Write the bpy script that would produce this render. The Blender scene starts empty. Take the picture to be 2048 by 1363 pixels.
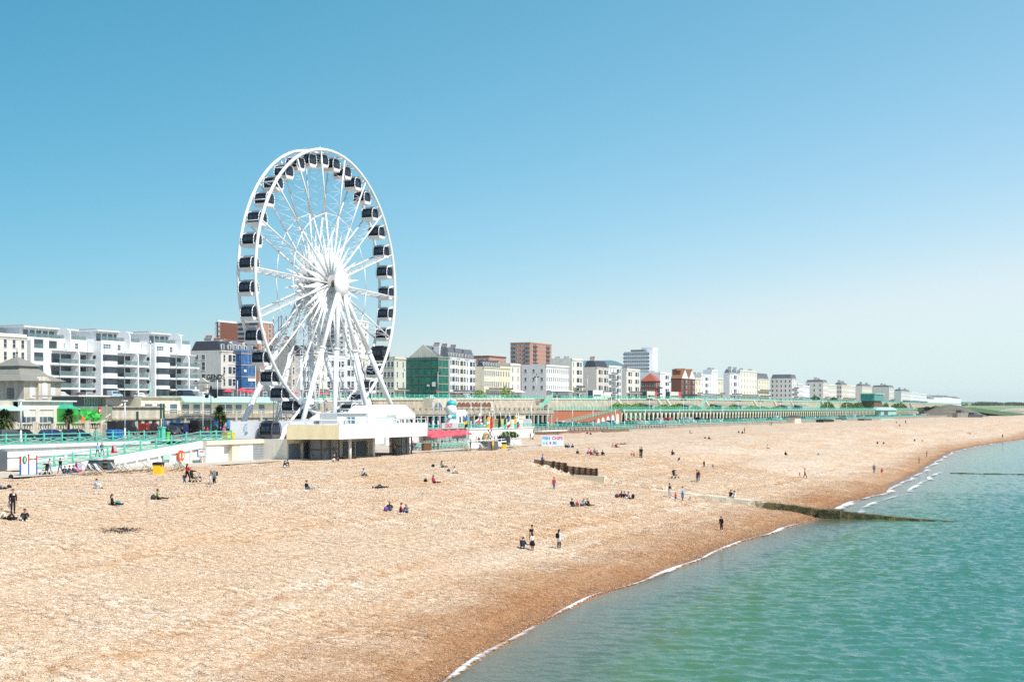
import bpy,math,random
import numpy as np
from mathutils import Vector,Matrix,noise as mnoise
random.seed(7)
RAD=math.radians
SC=bpy.context.scene
COL=SC.collection
ALPHA=RAD(24.1)
CA,SA=math.cos(ALPHA),math.sin(ALPHA)
FPX,CX,HY,CAMZ=2844.0,1024.0,817.0,13.0
cam=bpy.data.cameras.new('camera')
camo=bpy.data.objects.new('camera',cam)
COL.objects.link(camo)
camo.location=(0,0,CAMZ)
camo.rotation_euler=(RAD(90),0,ALPHA-RAD(90))
cam.lens=50.0
cam.sensor_width=36.0
cam.shift_y=(HY-681.5)/2048.0
cam.clip_start=0.5
cam.clip_end=40000
SC.camera=camo
SUN_EL=RAD(54)
sd=Vector((-0.28,-0.96,0)).normalized()
sdir=Vector((sd.x*math.cos(SUN_EL),sd.y*math.cos(SUN_EL),math.sin(SUN_EL)))
W=bpy.data.worlds.new('World')
SC.world=W
W.use_nodes=True
nt=W.node_tree
bg=nt.nodes['Background']
sky=nt.nodes.new('ShaderNodeTexSky')
sky.sky_type='NISHITA'
sky.sun_disc=False
sky.sun_elevation=SUN_EL
sky.sun_rotation=math.atan2(sd.x,sd.y)
sky.altitude=0
sky.air_density=1.0
sky.dust_density=0.15
sky.ozone_density=6.8
sepc=nt.nodes.new('ShaderNodeSeparateColor')
comc=nt.nodes.new('ShaderNodeCombineColor')
nt.links.new(sky.outputs[0],sepc.inputs[0])
def wm(op,a,b=0.0):
 n_=nt.nodes.new('ShaderNodeMath');n_.operation=op
 for i_,v_ in enumerate((a,b)):
  if isinstance(v_,(int,float)):n_.inputs[i_].default_value=v_
  else:nt.links.new(v_,n_.inputs[i_])
 return n_.outputs[0]
tcw=nt.nodes.new('ShaderNodeTexCoord')
def wdot(v):
 n_=nt.nodes.new('ShaderNodeVectorMath');n_.operation='DOT_PRODUCT';n_.inputs[1].default_value=v
 nt.links.new(tcw.outputs['Generated'],n_.inputs[0]);return n_.outputs['Value']
seaward=wm('MULTIPLY',wm('MINIMUM',wm('MAXIMUM',wdot((SA,-CA,0)),-0.4),0.5),wm('MAXIMUM',wdot((CA,SA,0)),0.0))
outc=[]
for ch,(gm,kk,top,az)in enumerate(((1.25,0.70,5.2,1.75),(0.72,1.56,6.3,0.7),(0.80,1.32,6.5,0.54))):
 v_=wm('MULTIPLY',wm('POWER',sepc.outputs[ch],gm),kk)
 v_=wm('MULTIPLY',v_,wm('POWER',math.exp(az),seaward))
 n_=nt.nodes.new('ShaderNodeMath');n_.operation='SMOOTH_MIN';n_.inputs[1].default_value=top;n_.inputs[2].default_value=1.0
 nt.links.new(v_,n_.inputs[0]);outc.append(n_.outputs[0])
outc[2]=wm('MAXIMUM',outc[2],outc[1])
for ch in range(3):nt.links.new(outc[ch],comc.inputs[ch])
up_=nt.nodes.new('ShaderNodeMapRange');up_.inputs[1].default_value=0.36;up_.inputs[2].default_value=0.60
nt.links.new(wdot((0,0,1)),up_.inputs[0])
mxw=nt.nodes.new('ShaderNodeMix');mxw.data_type='RGBA'
nt.links.new(up_.outputs[0],mxw.inputs[0]);nt.links.new(comc.outputs[0],mxw.inputs[6])
rawk=nt.nodes.new('ShaderNodeVectorMath');rawk.operation='MULTIPLY';rawk.inputs[1].default_value=(1.5,1.2,1.0)
nt.links.new(sky.outputs[0],rawk.inputs[0]);nt.links.new(rawk.outputs[0],mxw.inputs[7])
nt.links.new(mxw.outputs[2],bg.inputs[0])
bg.inputs[1].default_value=0.118
sl=bpy.data.lights.new('sun','SUN')
sl.energy=4.6
sl.angle=RAD(0.53)
sl.color=(1.0,0.955,0.88)
so=bpy.data.objects.new('sun',sl)
COL.objects.link(so)
so.rotation_euler=sdir.to_track_quat('Z','Y').to_euler()
so.location=(0,-200,300)
vs=SC.view_settings
vs.view_transform='Standard'
vs.look='None'
vs.exposure=0.30
vs.gamma=1.0
SC.render.engine='CYCLES'
SC.cycles.max_bounces=6
SC.cycles.diffuse_bounces=3
SC.cycles.glossy_bounces=3
SC.cycles.transmission_bounces=4
SC.cycles.transparent_max_bounces=12
SC.cycles.volume_bounces=0
SC.cycles.caustics_reflective=False
SC.cycles.caustics_refractive=False
SC.cycles.use_denoising=False
SC.cycles.sample_clamp_direct=6.0
SC.cycles.sample_clamp_indirect=4.0
def Yc(px,d):
 k=(px-CX)/FPX
 return d/(SA-CA*k)
def S(px,d):
 k=(px-CX)/FPX
 return Yc(px,d)*(CA+SA*k)
def Z(px,py,d):
 return CAMZ-Yc(px,d)*(py-HY)/FPX
def DB(px,s):
 k=(px-CX)/FPX
 return s*(SA-CA*k)/(CA+SA*k)
def PXY(s,d,z):
 Y=s*CA+d*SA
 X=s*SA-d*CA
 return(CX+FPX*X/Y,HY-FPX*(z-CAMZ)/Y)
SHORE_PX=[(890,1363),(960,1308),(1050,1262),(1130,1222),(1200,1192),(1310,1150),(1400,1118),(1480,1085),(1560,1058),(1640,1037),(1668,1014),(1700,1003),(1755,990),(1800,965),(1840,945),(1862,928),(1905,903),(1950,893),(1990,886),(2048,878)]
SH=[]
for px,py in SHORE_PX:
 Y=FPX*CAMZ/(py-HY)
 X=(px-CX)/FPX*Y
 SH.append((Y*CA+X*SA,Y*SA-X*CA))
SHS=np.array([-300.0,40.0]+[a for a,b in SH]+[900,1600,4000.0])
SHD=np.array([26.0,27.0]+[b for a,b in SH]+[56,70,90.0])
o_=np.argsort(SHS)
SHS,SHD=SHS[o_],SHD[o_]
def shore_np(s):
 s=np.asarray(s,float)
 return np.interp(s,SHS,SHD)+0.22*np.sin(s*0.16)+0.10*np.sin(s*0.41+1)
PE=np.array([-200,-60,-25,-8,0,4,9,22,41,50,58,130,400.0])
PZ=np.array([-9,-6,-3.0,-1.0,0,0.7,1.25,3.1,5.75,6.0,5.85,5.9,5.9])
def beach_np(s,d):
 e=d-shore_np(s)
 z=np.interp(e,PE,PZ)
 w=np.clip(e/8,0,1)*np.clip((60-e)/20,0,1)
 z=z+w*(0.15*np.sin(e*0.42+0.8*np.sin(s*0.02))+0.05*np.sin(e*0.9+0.15*s)+0.05*np.sin(s*0.22+e*0.1))
 z=z+0.8*np.exp(-((d-77.0)/4.0)**2-((s-178.0)/7.0)**2)
 z=z-np.where(s<175.0,1.5*np.exp(-((s-175.0)/4.5)**2),0.0)*np.clip((75.8-d)/8,0,1)*np.clip((d-52)/8,0,1)
 return z
def bz(s,d):
 return float(beach_np(s,d))
def beach_at(px,py):
 k=(px-CX)/FPX
 m=(py-HY)/FPX
 Y=20.0
 prev=Y
 while Y<4000:
  s,d=Y*(CA+SA*k),Y*(SA-CA*k)
  if CAMZ-Y*m<=bz(s,d):
   break
  prev=Y
  Y*=1.01
 lo,hi=prev,Y
 for _ in range(20):
  Y=(lo+hi)/2
  s,d=Y*(CA+SA*k),Y*(SA-CA*k)
  if CAMZ-Y*m<=bz(s,d):
   hi=Y
  else:
   lo=Y
 return s,d,bz(s,d)
def road_z(s):
 return float(np.interp(s,[230,420,1500],[8.8,7.2,7.2]))
def top_z(s):
 return float(np.interp(s,[200,350,480,700,1200],[15.4,15.7,16.6,17.8,18.3]))
MATS={}
def mat(name,col,rough=0.7,var=0.08,scale=1.5,bump=0.0,metal=0.0,spec=0.3,var2=0.0,alpha=1.0):
 if name in MATS:
  return MATS[name]
 m=bpy.data.materials.new(name)
 m.use_nodes=True
 t=m.node_tree
 b=t.nodes['Principled BSDF']
 b.inputs['Roughness'].default_value=rough
 b.inputs['Metallic'].default_value=metal
 b.inputs['Specular IOR Level'].default_value=spec
 g=t.nodes.new('ShaderNodeNewGeometry')
 n=t.nodes.new('ShaderNodeTexNoise')
 n.inputs['Scale'].default_value=scale
 n.inputs['Detail'].default_value=5
 n.inputs['Roughness'].default_value=0.65
 t.links.new(g.outputs['Position'],n.inputs['Vector'])
 r=t.nodes.new('ShaderNodeMapRange')
 r.inputs['From Min'].default_value=0.3
 r.inputs['From Max'].default_value=0.7
 r.inputs['To Min'].default_value=1-var
 r.inputs['To Max'].default_value=1+var
 t.links.new(n.outputs['Fac'],r.inputs['Value'])
 mx=t.nodes.new('ShaderNodeVectorMath')
 mx.operation='SCALE'
 mx.inputs[0].default_value=col
 t.links.new(r.outputs[0],mx.inputs['Scale'])
 last=mx.outputs[0]
 if var2:
  mp=t.nodes.new('ShaderNodeMapping')
  mp.inputs['Scale'].default_value=(1.2,1.2,0.12)
  t.links.new(g.outputs['Position'],mp.inputs['Vector'])
  n2=t.nodes.new('ShaderNodeTexNoise')
  n2 .inputs['Scale'].default_value=1.0
  n2 .inputs['Detail'].default_value=6
  t.links.new(mp.outputs[0],n2 .inputs['Vector'])
  r2=t.nodes.new('ShaderNodeMapRange')
  r2 .inputs['From Min'].default_value=0.42
  r2 .inputs['From Max'].default_value=0.62
  r2 .inputs['To Min'].default_value=1-var2
  r2 .inputs['To Max'].default_value=1.0
  t.links.new(n2 .outputs['Fac'],r2 .inputs['Value'])
  m2=t.nodes.new('ShaderNodeVectorMath')
  m2 .operation='SCALE'
  t.links.new(last,m2 .inputs[0])
  t.links.new(r2 .outputs[0],m2 .inputs['Scale'])
  last=m2 .outputs[0]
 t.links.new(last,b.inputs['Base Color'])
 if bump:
  bp=t.nodes.new('ShaderNodeBump')
  bp.inputs['Strength'].default_value=bump
  bp.inputs['Distance'].default_value=0.05
  t.links.new(n.outputs['Fac'],bp.inputs['Height'])
  t.links.new(bp.outputs[0],b.inputs['Normal'])
 if alpha<1:
  b.inputs['Alpha'].default_value=alpha
 MATS[name]=m
 return m
WHITE=mat('white_render',(0.80,0.79,0.76),0.75,0.04,0.5,var2=0.10)
WHITEB=mat('bright_white_render',(0.84,0.85,0.85),0.7,0.03,0.5,var2=0.05)
CREAM=mat('cream_render',(0.79,0.73,0.58),0.75,0.05,0.5,var2=0.12)
CREAM2=mat('pale_cream_render',(0.80,0.76,0.66),0.75,0.05,0.5,var2=0.10)
CREAM_SHADE=mat('shade_tinted_cream',(0.76,0.66,0.42),0.75,0.05,0.5,var2=0.10)
BEIGE=mat('beige_render',(0.62,0.54,0.42),0.8,0.06,0.5,var2=0.15)
STONE=mat('weathered_stone',(0.52,0.46,0.36),0.85,0.12,1.2,0.3,var2=0.25)
STONEL=mat('pale_stone',(0.68,0.62,0.50),0.85,0.10,1.2,0.2,var2=0.22)
CONC=mat('cliff_concrete',(0.50,0.43,0.33),0.9,0.16,0.35,0.3,var2=0.30)
CONC2=mat('grey_concrete',(0.38,0.35,0.31),0.9,0.15,0.8,0.3,var2=0.2)
TARMAC=mat('tarmac',(0.11,0.11,0.115),0.9,0.15,1.0,0.2)
PAVING=mat('paving',(0.50,0.45,0.38),0.9,0.12,2.0,0.2)
SLATE=mat('slate_roof',(0.13,0.145,0.17),0.7,0.2,2.0,0.2)
DARKROOF=mat('dark_roof',(0.055,0.06,0.075),0.7,0.2,2.0,0.2)
TILE=mat('red_tile_roof',(0.36,0.10,0.055),0.8,0.2,3.0,0.3)
TILEB=mat('brown_tile_roof',(0.26,0.12,0.06),0.8,0.2,3.0,0.3)
LEAD=mat('lead_roof',(0.24,0.24,0.21),0.7,0.15,1.5,0.2)
BRICK=mat('red_brick',(0.46,0.165,0.09),0.85,0.18,3.0,0.2)
BRICKD=mat('brown_brick',(0.20,0.085,0.055),0.85,0.18,3.0,0.2)
BRICKP=mat('pink_brick',(0.50,0.25,0.17),0.85,0.10,3.0,0.1)
GLASS=mat('window_glass',(0.045,0.06,0.075),0.12,0.4,0.6,spec=0.6)
GLASSB=mat('blue_grey_glass',(0.10,0.15,0.18),0.12,0.3,0.6,spec=0.6)
CURT=mat('window_glass_with_blind',(0.30,0.31,0.30),0.3,0.3,0.8,spec=0.5)
FRAME=mat('white_window_frame',(0.80,0.80,0.78),0.5,0.03)
PAINT=mat('white_steel_paint',(0.82,0.83,0.83),0.35,0.03,0.8,spec=0.5)
GREYP=mat('grey_steel_paint',(0.45,0.48,0.50),0.4,0.06,0.8,spec=0.5)
AQUA=mat('aqua_green_paint',(0.13,0.60,0.46),0.45,0.10,1.0,spec=0.4)
AQUAL=mat('pale_aqua_paint',(0.40,0.66,0.55),0.5,0.10,1.0)
DARKG=mat('dark_green_paint',(0.02,0.07,0.06),0.5,0.1)
BLACK=mat('black_paint',(0.015,0.016,0.02),0.4,0.1)
GREYD=mat('dark_grey',(0.10,0.11,0.125),0.6,0.1)
GREY=mat('mid_grey',(0.30,0.32,0.34),0.6,0.08)
SHUT=mat('slate_grey_shutter',(0.15,0.20,0.24),0.5,0.05)
IRON=mat('wrought_iron',(0.03,0.035,0.04),0.5,0.1)
POT=mat('terracotta',(0.50,0.13,0.07),0.8,0.15,4)
WOOD=mat('weathered_wood',(0.235,0.165,0.105),0.85,0.35,4.0,0.4,var2=0.2)
WOODD=mat('dark_wood',(0.05,0.03,0.02),0.85,0.3,4.0,0.4)
WOODL=mat('pale_wood',(0.55,0.42,0.26),0.7,0.1,4.0)
RED=mat('red_paint',(0.70,0.035,0.03),0.4,0.08)
YELLOW=mat('yellow_plastic',(0.85,0.58,0.02),0.45,0.05)
BLUE=mat('blue_paint',(0.03,0.14,0.50),0.45,0.08)
REDCAN=mat('red_canvas',(0.72,0.07,0.10),0.8,0.08)
CANVAS=mat('white_canvas',(0.84,0.84,0.82),0.8,0.04)
class MB:
 def __init__(s):
  s.v=[];s.f=[];s.m=[];s.mats=[];s.sm=[]
 def mi(s,m):
  if m not in s.mats:
   s.mats.append(m)
  return s.mats.index(m)
 def poly(s,pts,m,smooth=False):
  b=len(s.v);s.v+=[tuple(p)for p in pts]
  s.f.append(tuple(range(b,b+len(pts))));s.m.append(s.mi(m));s.sm.append(smooth)
 def box(s,x0,x1,y0,y1,z0,z1,m):
  if x0>x1:x0,x1=x1,x0
  if y0>y1:y0,y1=y1,y0
  b=len(s.v);i=s.mi(m)
  s.v+=[(x0,y0,z0),(x1,y0,z0),(x1,y1,z0),(x0,y1,z0),(x0,y0,z1),(x1,y0,z1),(x1,y1,z1),(x0,y1,z1)]
  for q in((0,3,2,1),(4,5,6,7),(0,1,5,4),(1,2,6,5),(2,3,7,6),(3,0,4,7)):
   s.f.append(tuple(b+a for a in q));s.m.append(i);s.sm.append(False)
  return s
 def hexa(s,p,m):
  b=len(s.v);i=s.mi(m);s.v+=[tuple(q)for q in p]
  for q in((0,3,2,1),(4,5,6,7),(0,1,5,4),(1,2,6,5),(2,3,7,6),(3,0,4,7)):
   s.f.append(tuple(b+a for a in q));s.m.append(i);s.sm.append(False)
  return s
 def prism(s,pts,z0,z1,m,mtop=None):
  n=len(pts);b=len(s.v);i=s.mi(m);j=s.mi(mtop or m)
  s.v+=[(p[0],p[1],z0)for p in pts]+[(p[0],p[1],z1)for p in pts]
  s.f.append(tuple(b+a for a in reversed(range(n))));s.m.append(i);s.sm.append(False)
  s.f.append(tuple(b+n+a for a in range(n)));s.m.append(j);s.sm.append(False)
  for a in range(n):
   c=(a+1)%n
   s.f.append((b+a,b+c,b+n+c,b+n+a));s.m.append(i);s.sm.append(False)
  return s
 def extr(s,pts,axis,a0,a1,m):
  def P(u,v,a):
   return(a,u,v)if axis=='x' else(u,a,v)
  n=len(pts);b=len(s.v);i=s.mi(m)
  s.v+=[P(u,v,a0)for u,v in pts]+[P(u,v,a1)for u,v in pts]
  s.f.append(tuple(b+a for a in range(n)));s.m.append(i);s.sm.append(False)
  s.f.append(tuple(b+n+a for a in reversed(range(n))));s.m.append(i);s.sm.append(False)
  for a in range(n):
   c=(a+1)%n
   s.f.append((b+a,b+n+a,b+n+c,b+c));s.m.append(i);s.sm.append(False)
  return s
 def tube(s,p0,p1,r0,m,r1=None,n=6,smooth=True,cap=True):
  p0=Vector(p0);p1=Vector(p1);r1=r0 if r1 is None else r1
  ax=(p1-p0)
  if ax.length<1e-6:return s
  ax.normalize()
  t=Vector((0,0,1))if abs(ax.z)<0.9 else Vector((1,0,0))
  u=ax.cross(t).normalized();w=ax.cross(u)
  b=len(s.v);i=s.mi(m)
  for p,r in((p0,r0),(p1,r1)):
   for k in range(n):
    a=2*math.pi*k/n
    s.v.append(tuple(p+(u*math.cos(a)+w*math.sin(a))*r))
  for k in range(n):
   c=(k+1)%n
   s.f.append((b+k,b+n+k,b+n+c,b+c));s.m.append(i);s.sm.append(smooth)
  if cap:
   s.f.append(tuple(b+k for k in range(n)));s.m.append(i);s.sm.append(False)
   s.f.append(tuple(b+n+k for k in reversed(range(n))));s.m.append(i);s.sm.append(False)
  return s
 def path(s,pts,r,m,n=6):
  for a,c in zip(pts[:-1],pts[1:]):
   s.tube(a,c,r,m,n=n)
  return s
 def lathe(s,prof,m,c=(0,0,0),n=10,sx=1,sy=1,smooth=True):
  b=len(s.v);i=s.mi(m)
  for r,z in prof:
   for k in range(n):
    a=2*math.pi*k/n
    s.v.append((c[0]+r*math.cos(a)*sx,c[1]+r*math.sin(a)*sy,c[2]+z))
  for q in range(len(prof)-1):
   for k in range(n):
    e=(k+1)%n
    s.f.append((b+q*n+k,b+q*n+e,b+(q+1)*n+e,b+(q+1)*n+k));s.m.append(i);s.sm.append(smooth)
  s.f.append(tuple(b+k for k in reversed(range(n))));s.m.append(i);s.sm.append(False)
  s.f.append(tuple(b+(len(prof)-1)*n+k for k in range(n)));s.m.append(i);s.sm.append(False)
  return s
 def ball(s,c,r,m,n=10,sx=1,sy=1,sz=1,rings=7):
  prof=[(max(1e-3,math.sin(math.pi*q/rings))*r,-math.cos(math.pi*q/rings)*r*sz)for q in range(rings+1)]
  return s.lathe(prof,m,c,n,sx,sy)
 def build(s,name,parent=None,off=None):
  me=bpy.data.meshes.new(name)
  if off is None:
   off=Vector((0,0,0));p=parent
   while p is not None:
    off+=p.location;p=p.parent
  v=[(a-off[0],b-off[1],c-off[2])for a,b,c in s.v]if off.length>0 else s.v
  me.from_pydata(v,[],s.f)
  for m in s.mats:
   me.materials.append(m)
  me.polygons.foreach_set('material_index',s.m)
  me.polygons.foreach_set('use_smooth',s.sm)
  me.update()
  o=bpy.data.objects.new(name,me)
  COL.objects.link(o)
  o.parent=parent
  return o
def tag(o,label=None,cat=None,group=None,kind=None):
 if label:o['label']=label
 if cat:o['category']=cat
 if group:o['group']=group
 if kind:o['kind']=kind
 return o
def thing(name,loc,label,cat,group=None,rz=0.0):
 o=bpy.data.objects.new(name,None)
 COL.objects.link(o)
 o.location=loc
 o.rotation_euler=(0,0,rz)
 return tag(o,label,cat,group)
KIDS={}
def copy_tree(o,parent=None):
 c=o.copy()
 COL.objects.link(c)
 c.parent=parent
 for ch in o.children:
  copy_tree(ch,c)
 return c
def place(proto,loc,rz=0.0,label=None,group=None,sc=1.0):
 c=proto if not proto.get('used')else copy_tree(proto)
 if not proto.get('used'):
  proto['used']=1
 if c is not proto and 'used' in c:
  del c['used']
 c.location=loc
 c.rotation_euler=(0,0,rz)
 c.scale=(sc,sc,sc)
 if label:c['label']=label
 if group:c['group']=group
 return c
def grid_mesh(name,xs,ys,zf,m,attrs=None,smooth=True):
 xs=np.asarray(xs,float);ys=np.asarray(ys,float)
 X,Y=np.meshgrid(xs,ys,indexing='ij')
 Zv=zf(X,Y)
 nx,ny=len(xs),len(ys)
 co=np.stack([X,Y,Zv],-1).reshape(-1,3)
 I=np.arange(nx*ny).reshape(nx,ny)
 q=np.stack([I[:-1,:-1],I[1:,:-1],I[1:,1:],I[:-1,1:]],-1).reshape(-1,4)
 me=bpy.data.meshes.new(name)
 me.vertices.add(len(co));me.vertices.foreach_set('co',co.ravel())
 me.loops.add(q.size);me.loops.foreach_set('vertex_index',q.ravel())
 me.polygons.add(len(q));me.polygons.foreach_set('loop_start',np.arange(0,q.size,4))
 me.polygons.foreach_set('use_smooth',np.full(len(q),smooth))
 me.update(calc_edges=True)
 me.materials.append(m)
 for an,fn in(attrs or{}).items():
  a=me.attributes.new(an,'FLOAT','POINT')
  a.data.foreach_set('value',fn(X,Y).ravel().astype(np.float32))
 o=bpy.data.objects.new(name,me)
 COL.objects.link(o)
 return o
# BEACH, SEA, GROUND
def nodes(name):
 m=bpy.data.materials.new(name);m.use_nodes=True
 return m,m.node_tree,m.node_tree.nodes['Principled BSDF']
def N(t,typ,**kw):
 n=t.nodes.new(typ)
 for k,v in kw.items():
  if k.startswith('i_'):
   n.inputs[k[2:].replace('_',' ')].default_value=v
  else:
   setattr(n,k,v)
 return n
def ramp(t,fac,stops,interp='LINEAR'):
 r=t.nodes.new('ShaderNodeValToRGB');r.color_ramp.interpolation=interp
 e=r.color_ramp.elements
 while len(e)<len(stops):e.new(0.5)
 for q,(p,c)in zip(e,stops):
  q.position=p;q.color=(*c,1)if len(c)==3 else c
 t.links.new(fac,r.inputs[0])
 return r.outputs[0]
def mixc(t,fac,a,b,mode='MIX'):
 m=t.nodes.new('ShaderNodeMix');m.data_type='RGBA';m.blend_type=mode
 for sock,v in((m.inputs[0],fac),(m.inputs[6],a),(m.inputs[7],b)):
  if isinstance(v,(int,float)):sock.default_value=v
  elif isinstance(v,tuple):sock.default_value=(*v,1)
  else:t.links.new(v,sock)
 return m.outputs[2]
def maprange(t,v,a,b,c,d):
 r=N(t,'ShaderNodeMapRange');t.links.new(v,r.inputs[0])
 for i,x in enumerate((a,b,c,d)):r.inputs[i+1].default_value=x
 return r.outputs[0]
def math_(t,op,a,b=0.0):
 m=N(t,'ShaderNodeMath',operation=op)
 for i,v in enumerate((a,b)):
  if isinstance(v,(int,float)):m.inputs[i].default_value=v
  else:t.links.new(v,m.inputs[i])
 return m.outputs[0]
STONE_STOPS=[(0.0,(0.09,0.075,0.065)),(0.10,(0.28,0.23,0.20)),(0.24,(0.46,0.27,0.13)),(0.42,(0.54,0.38,0.23)),(0.60,(0.64,0.50,0.36)),(0.78,(0.70,0.59,0.46)),(0.92,(0.80,0.73,0.62)),(1.0,(0.92,0.88,0.82))]
def beach_z(X,Y):
 z=beach_np(X,Y)
 e=Y-shore_np(X)
 r=np.zeros_like(z)
 rs=np.random.RandomState(3)
 for k in range(26):
  a=rs.uniform(0,2*math.pi);f=rs.uniform(0.3,1.7)
  r+=np.sin(f*(X*math.cos(a)+Y*math.sin(a))+rs.uniform(0,6))*0.016/(0.5+f*0.4)
 return z+r*np.clip(e/6,0,1)
def shingle_material():
 m,t,b=nodes('shingle')
 geo=N(t,'ShaderNodeNewGeometry')
 P=geo.outputs['Position']
 def vor(scale):
  v=N(t,'ShaderNodeTexVoronoi',i_Scale=scale);t.links.new(P,v.inputs['Vector']);return v
 def noi(scale,detail=3,sc=None):
  n=N(t,'ShaderNodeTexNoise',i_Scale=scale,i_Detail=detail)
  if sc:
   mp=N(t,'ShaderNodeMapping');mp.inputs['Scale'].default_value=sc
   t.links.new(P,mp.inputs['Vector']);t.links.new(mp.outputs[0],n.inputs['Vector'])
  else:t.links.new(P,n.inputs['Vector'])
  return n.outputs['Fac']
 v1,v2,v3=vor(8.5),vor(3.6),vor(1.7)
 def rnd(v):
  s_=N(t,'ShaderNodeSeparateColor');t.links.new(v.outputs['Color'],s_.inputs[0]);return s_.outputs
 stops=STONE_STOPS
 c1=ramp(t,rnd(v1)[0],stops);c2=ramp(t,rnd(v2)[1],stops);c3=ramp(t,rnd(v3)[2],stops)
 c=mixc(t,0.45,c1,c2)
 c=mixc(t,0.22,c,c3)
 big=noi(0.16,5,(0.45,1.6,1.0))
 c=mixc(t,maprange(t,big,0.42,0.62,0.0,0.55),c,mixc(t,1.0,c,(0.93,0.72,0.50),'MULTIPLY'))
 pale=noi(0.07,5,(0.5,1.3,1.0))
 c=mixc(t,maprange(t,pale,0.48,0.66,0.0,0.40),c,(0.60,0.52,0.41))
 at=N(t,'ShaderNodeAttribute',attribute_name='shore')
 e=at.outputs['Fac']
 wob=math_(t,'ADD',e,math_(t,'MULTIPLY',math_(t,'SUBTRACT',noi(0.18,4),0.5),9.0))
 damp=maprange(t,wob,1.5,9.5,1.0,0.0)
 c=mixc(t,damp,c,mixc(t,1.0,c,(0.66,0.47,0.31),'MULTIPLY'))
 wet=maprange(t,e,0.2,1.8,1.0,0.0)
 c=mixc(t,wet,c,mixc(t,1.0,c,(0.55,0.50,0.46),'MULTIPLY'))
 for e0,w0,st in((13.5,0.5,0.6),(26.0,0.7,0.4),(8.6,0.5,0.5)):
  dd=math_(t,'ABSOLUTE',math_(t,'SUBTRACT',math_(t,'ADD',e,math_(t,'MULTIPLY',noi(0.11,4),4.0)),e0+2.0))
  k=math_(t,'MULTIPLY',maprange(t,dd,0.0,w0,1.0,0.0),maprange(t,noi(0.9,4),0.42,0.6,0.0,st))
  c=mixc(t,k,c,(0.40,0.22,0.08))
 t.links.new(c,b.inputs['Base Color'])
 t.links.new(maprange(t,e,0.3,2.0,0.25,0.85),b.inputs['Roughness'])
 b.inputs['Specular IOR Level'].default_value=0.3
 h=math_(t,'ADD',math_(t,'MULTIPLY',v1 .outputs['Distance'],-0.5),math_(t,'MULTIPLY',v2 .outputs['Distance'],-0.9))
 h=math_(t,'ADD',h,math_(t,'MULTIPLY',noi(0.55,5),3.0))
 bp=N(t,'ShaderNodeBump',i_Strength=0.75,i_Distance=0.11)
 t.links.new(h,bp.inputs['Height']);t.links.new(bp.outputs[0],b.inputs['Normal'])
 return m
SHINGLE=shingle_material()
xs=np.concatenate([np.arange(20,60,0.8),np.arange(60,260,0.5),np.arange(260,420,1.2),np.arange(420,900,3.0),np.arange(900,2600,12.0)])
ys=np.concatenate([np.arange(-60,16,4.0),np.arange(16,96,0.4),np.arange(96,240,2.0)])
def stone_material():
 m,t,b=nodes('loose_pebbles')
 a=N(t,'ShaderNodeAttribute',attribute_name='tone')
 c=ramp(t,a.outputs['Fac'],STONE_STOPS)
 e=N(t,'ShaderNodeAttribute',attribute_name='shore',attribute_type='INSTANCER').outputs['Fac']
 geo=N(t,'ShaderNodeNewGeometry')
 n=N(t,'ShaderNodeTexNoise',i_Scale=0.18,i_Detail=4);t.links.new(geo.outputs['Position'],n.inputs['Vector'])
 wob=math_(t,'ADD',e,math_(t,'MULTIPLY',math_(t,'SUBTRACT',n.outputs['Fac'],0.5),9.0))
 c=mixc(t,maprange(t,wob,1.5,9.5,1.0,0.0),c,mixc(t,1.0,c,(0.66,0.47,0.31),'MULTIPLY'))
 for e0,w0,st in((13.5,0.9,0.75),(26.0,1.0,0.5),(8.6,0.8,0.7)):
  n1=N(t,'ShaderNodeTexNoise',i_Scale=0.11,i_Detail=4);t.links.new(geo.outputs['Position'],n1 .inputs['Vector'])
  n2=N(t,'ShaderNodeTexNoise',i_Scale=0.9,i_Detail=4);t.links.new(geo.outputs['Position'],n2 .inputs['Vector'])
  dd=math_(t,'ABSOLUTE',math_(t,'SUBTRACT',math_(t,'ADD',e,math_(t,'MULTIPLY',n1 .outputs['Fac'],4.0)),e0+2.0))
  c=mixc(t,math_(t,'MULTIPLY',maprange(t,dd,0.0,w0,1.0,0.0),maprange(t,n2 .outputs['Fac'],0.42,0.6,0.0,st)),c,mixc(t,1.0,c,(0.70,0.42,0.16),'MULTIPLY'))
 n3=N(t,'ShaderNodeTexNoise',i_Scale=0.07,i_Detail=5);t.links.new(geo.outputs['Position'],n3 .inputs['Vector'])
 c=mixc(t,maprange(t,n3 .outputs['Fac'],0.42,0.62,0.0,0.6),c,mixc(t,1.0,c,(0.95,0.80,0.62),'MULTIPLY'))
 t.links.new(c,b.inputs['Base Color'])
 t.links.new(maprange(t,e,0.5,4.0,0.3,0.8),b.inputs['Roughness'])
 return m
STONEM=stone_material()
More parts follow.
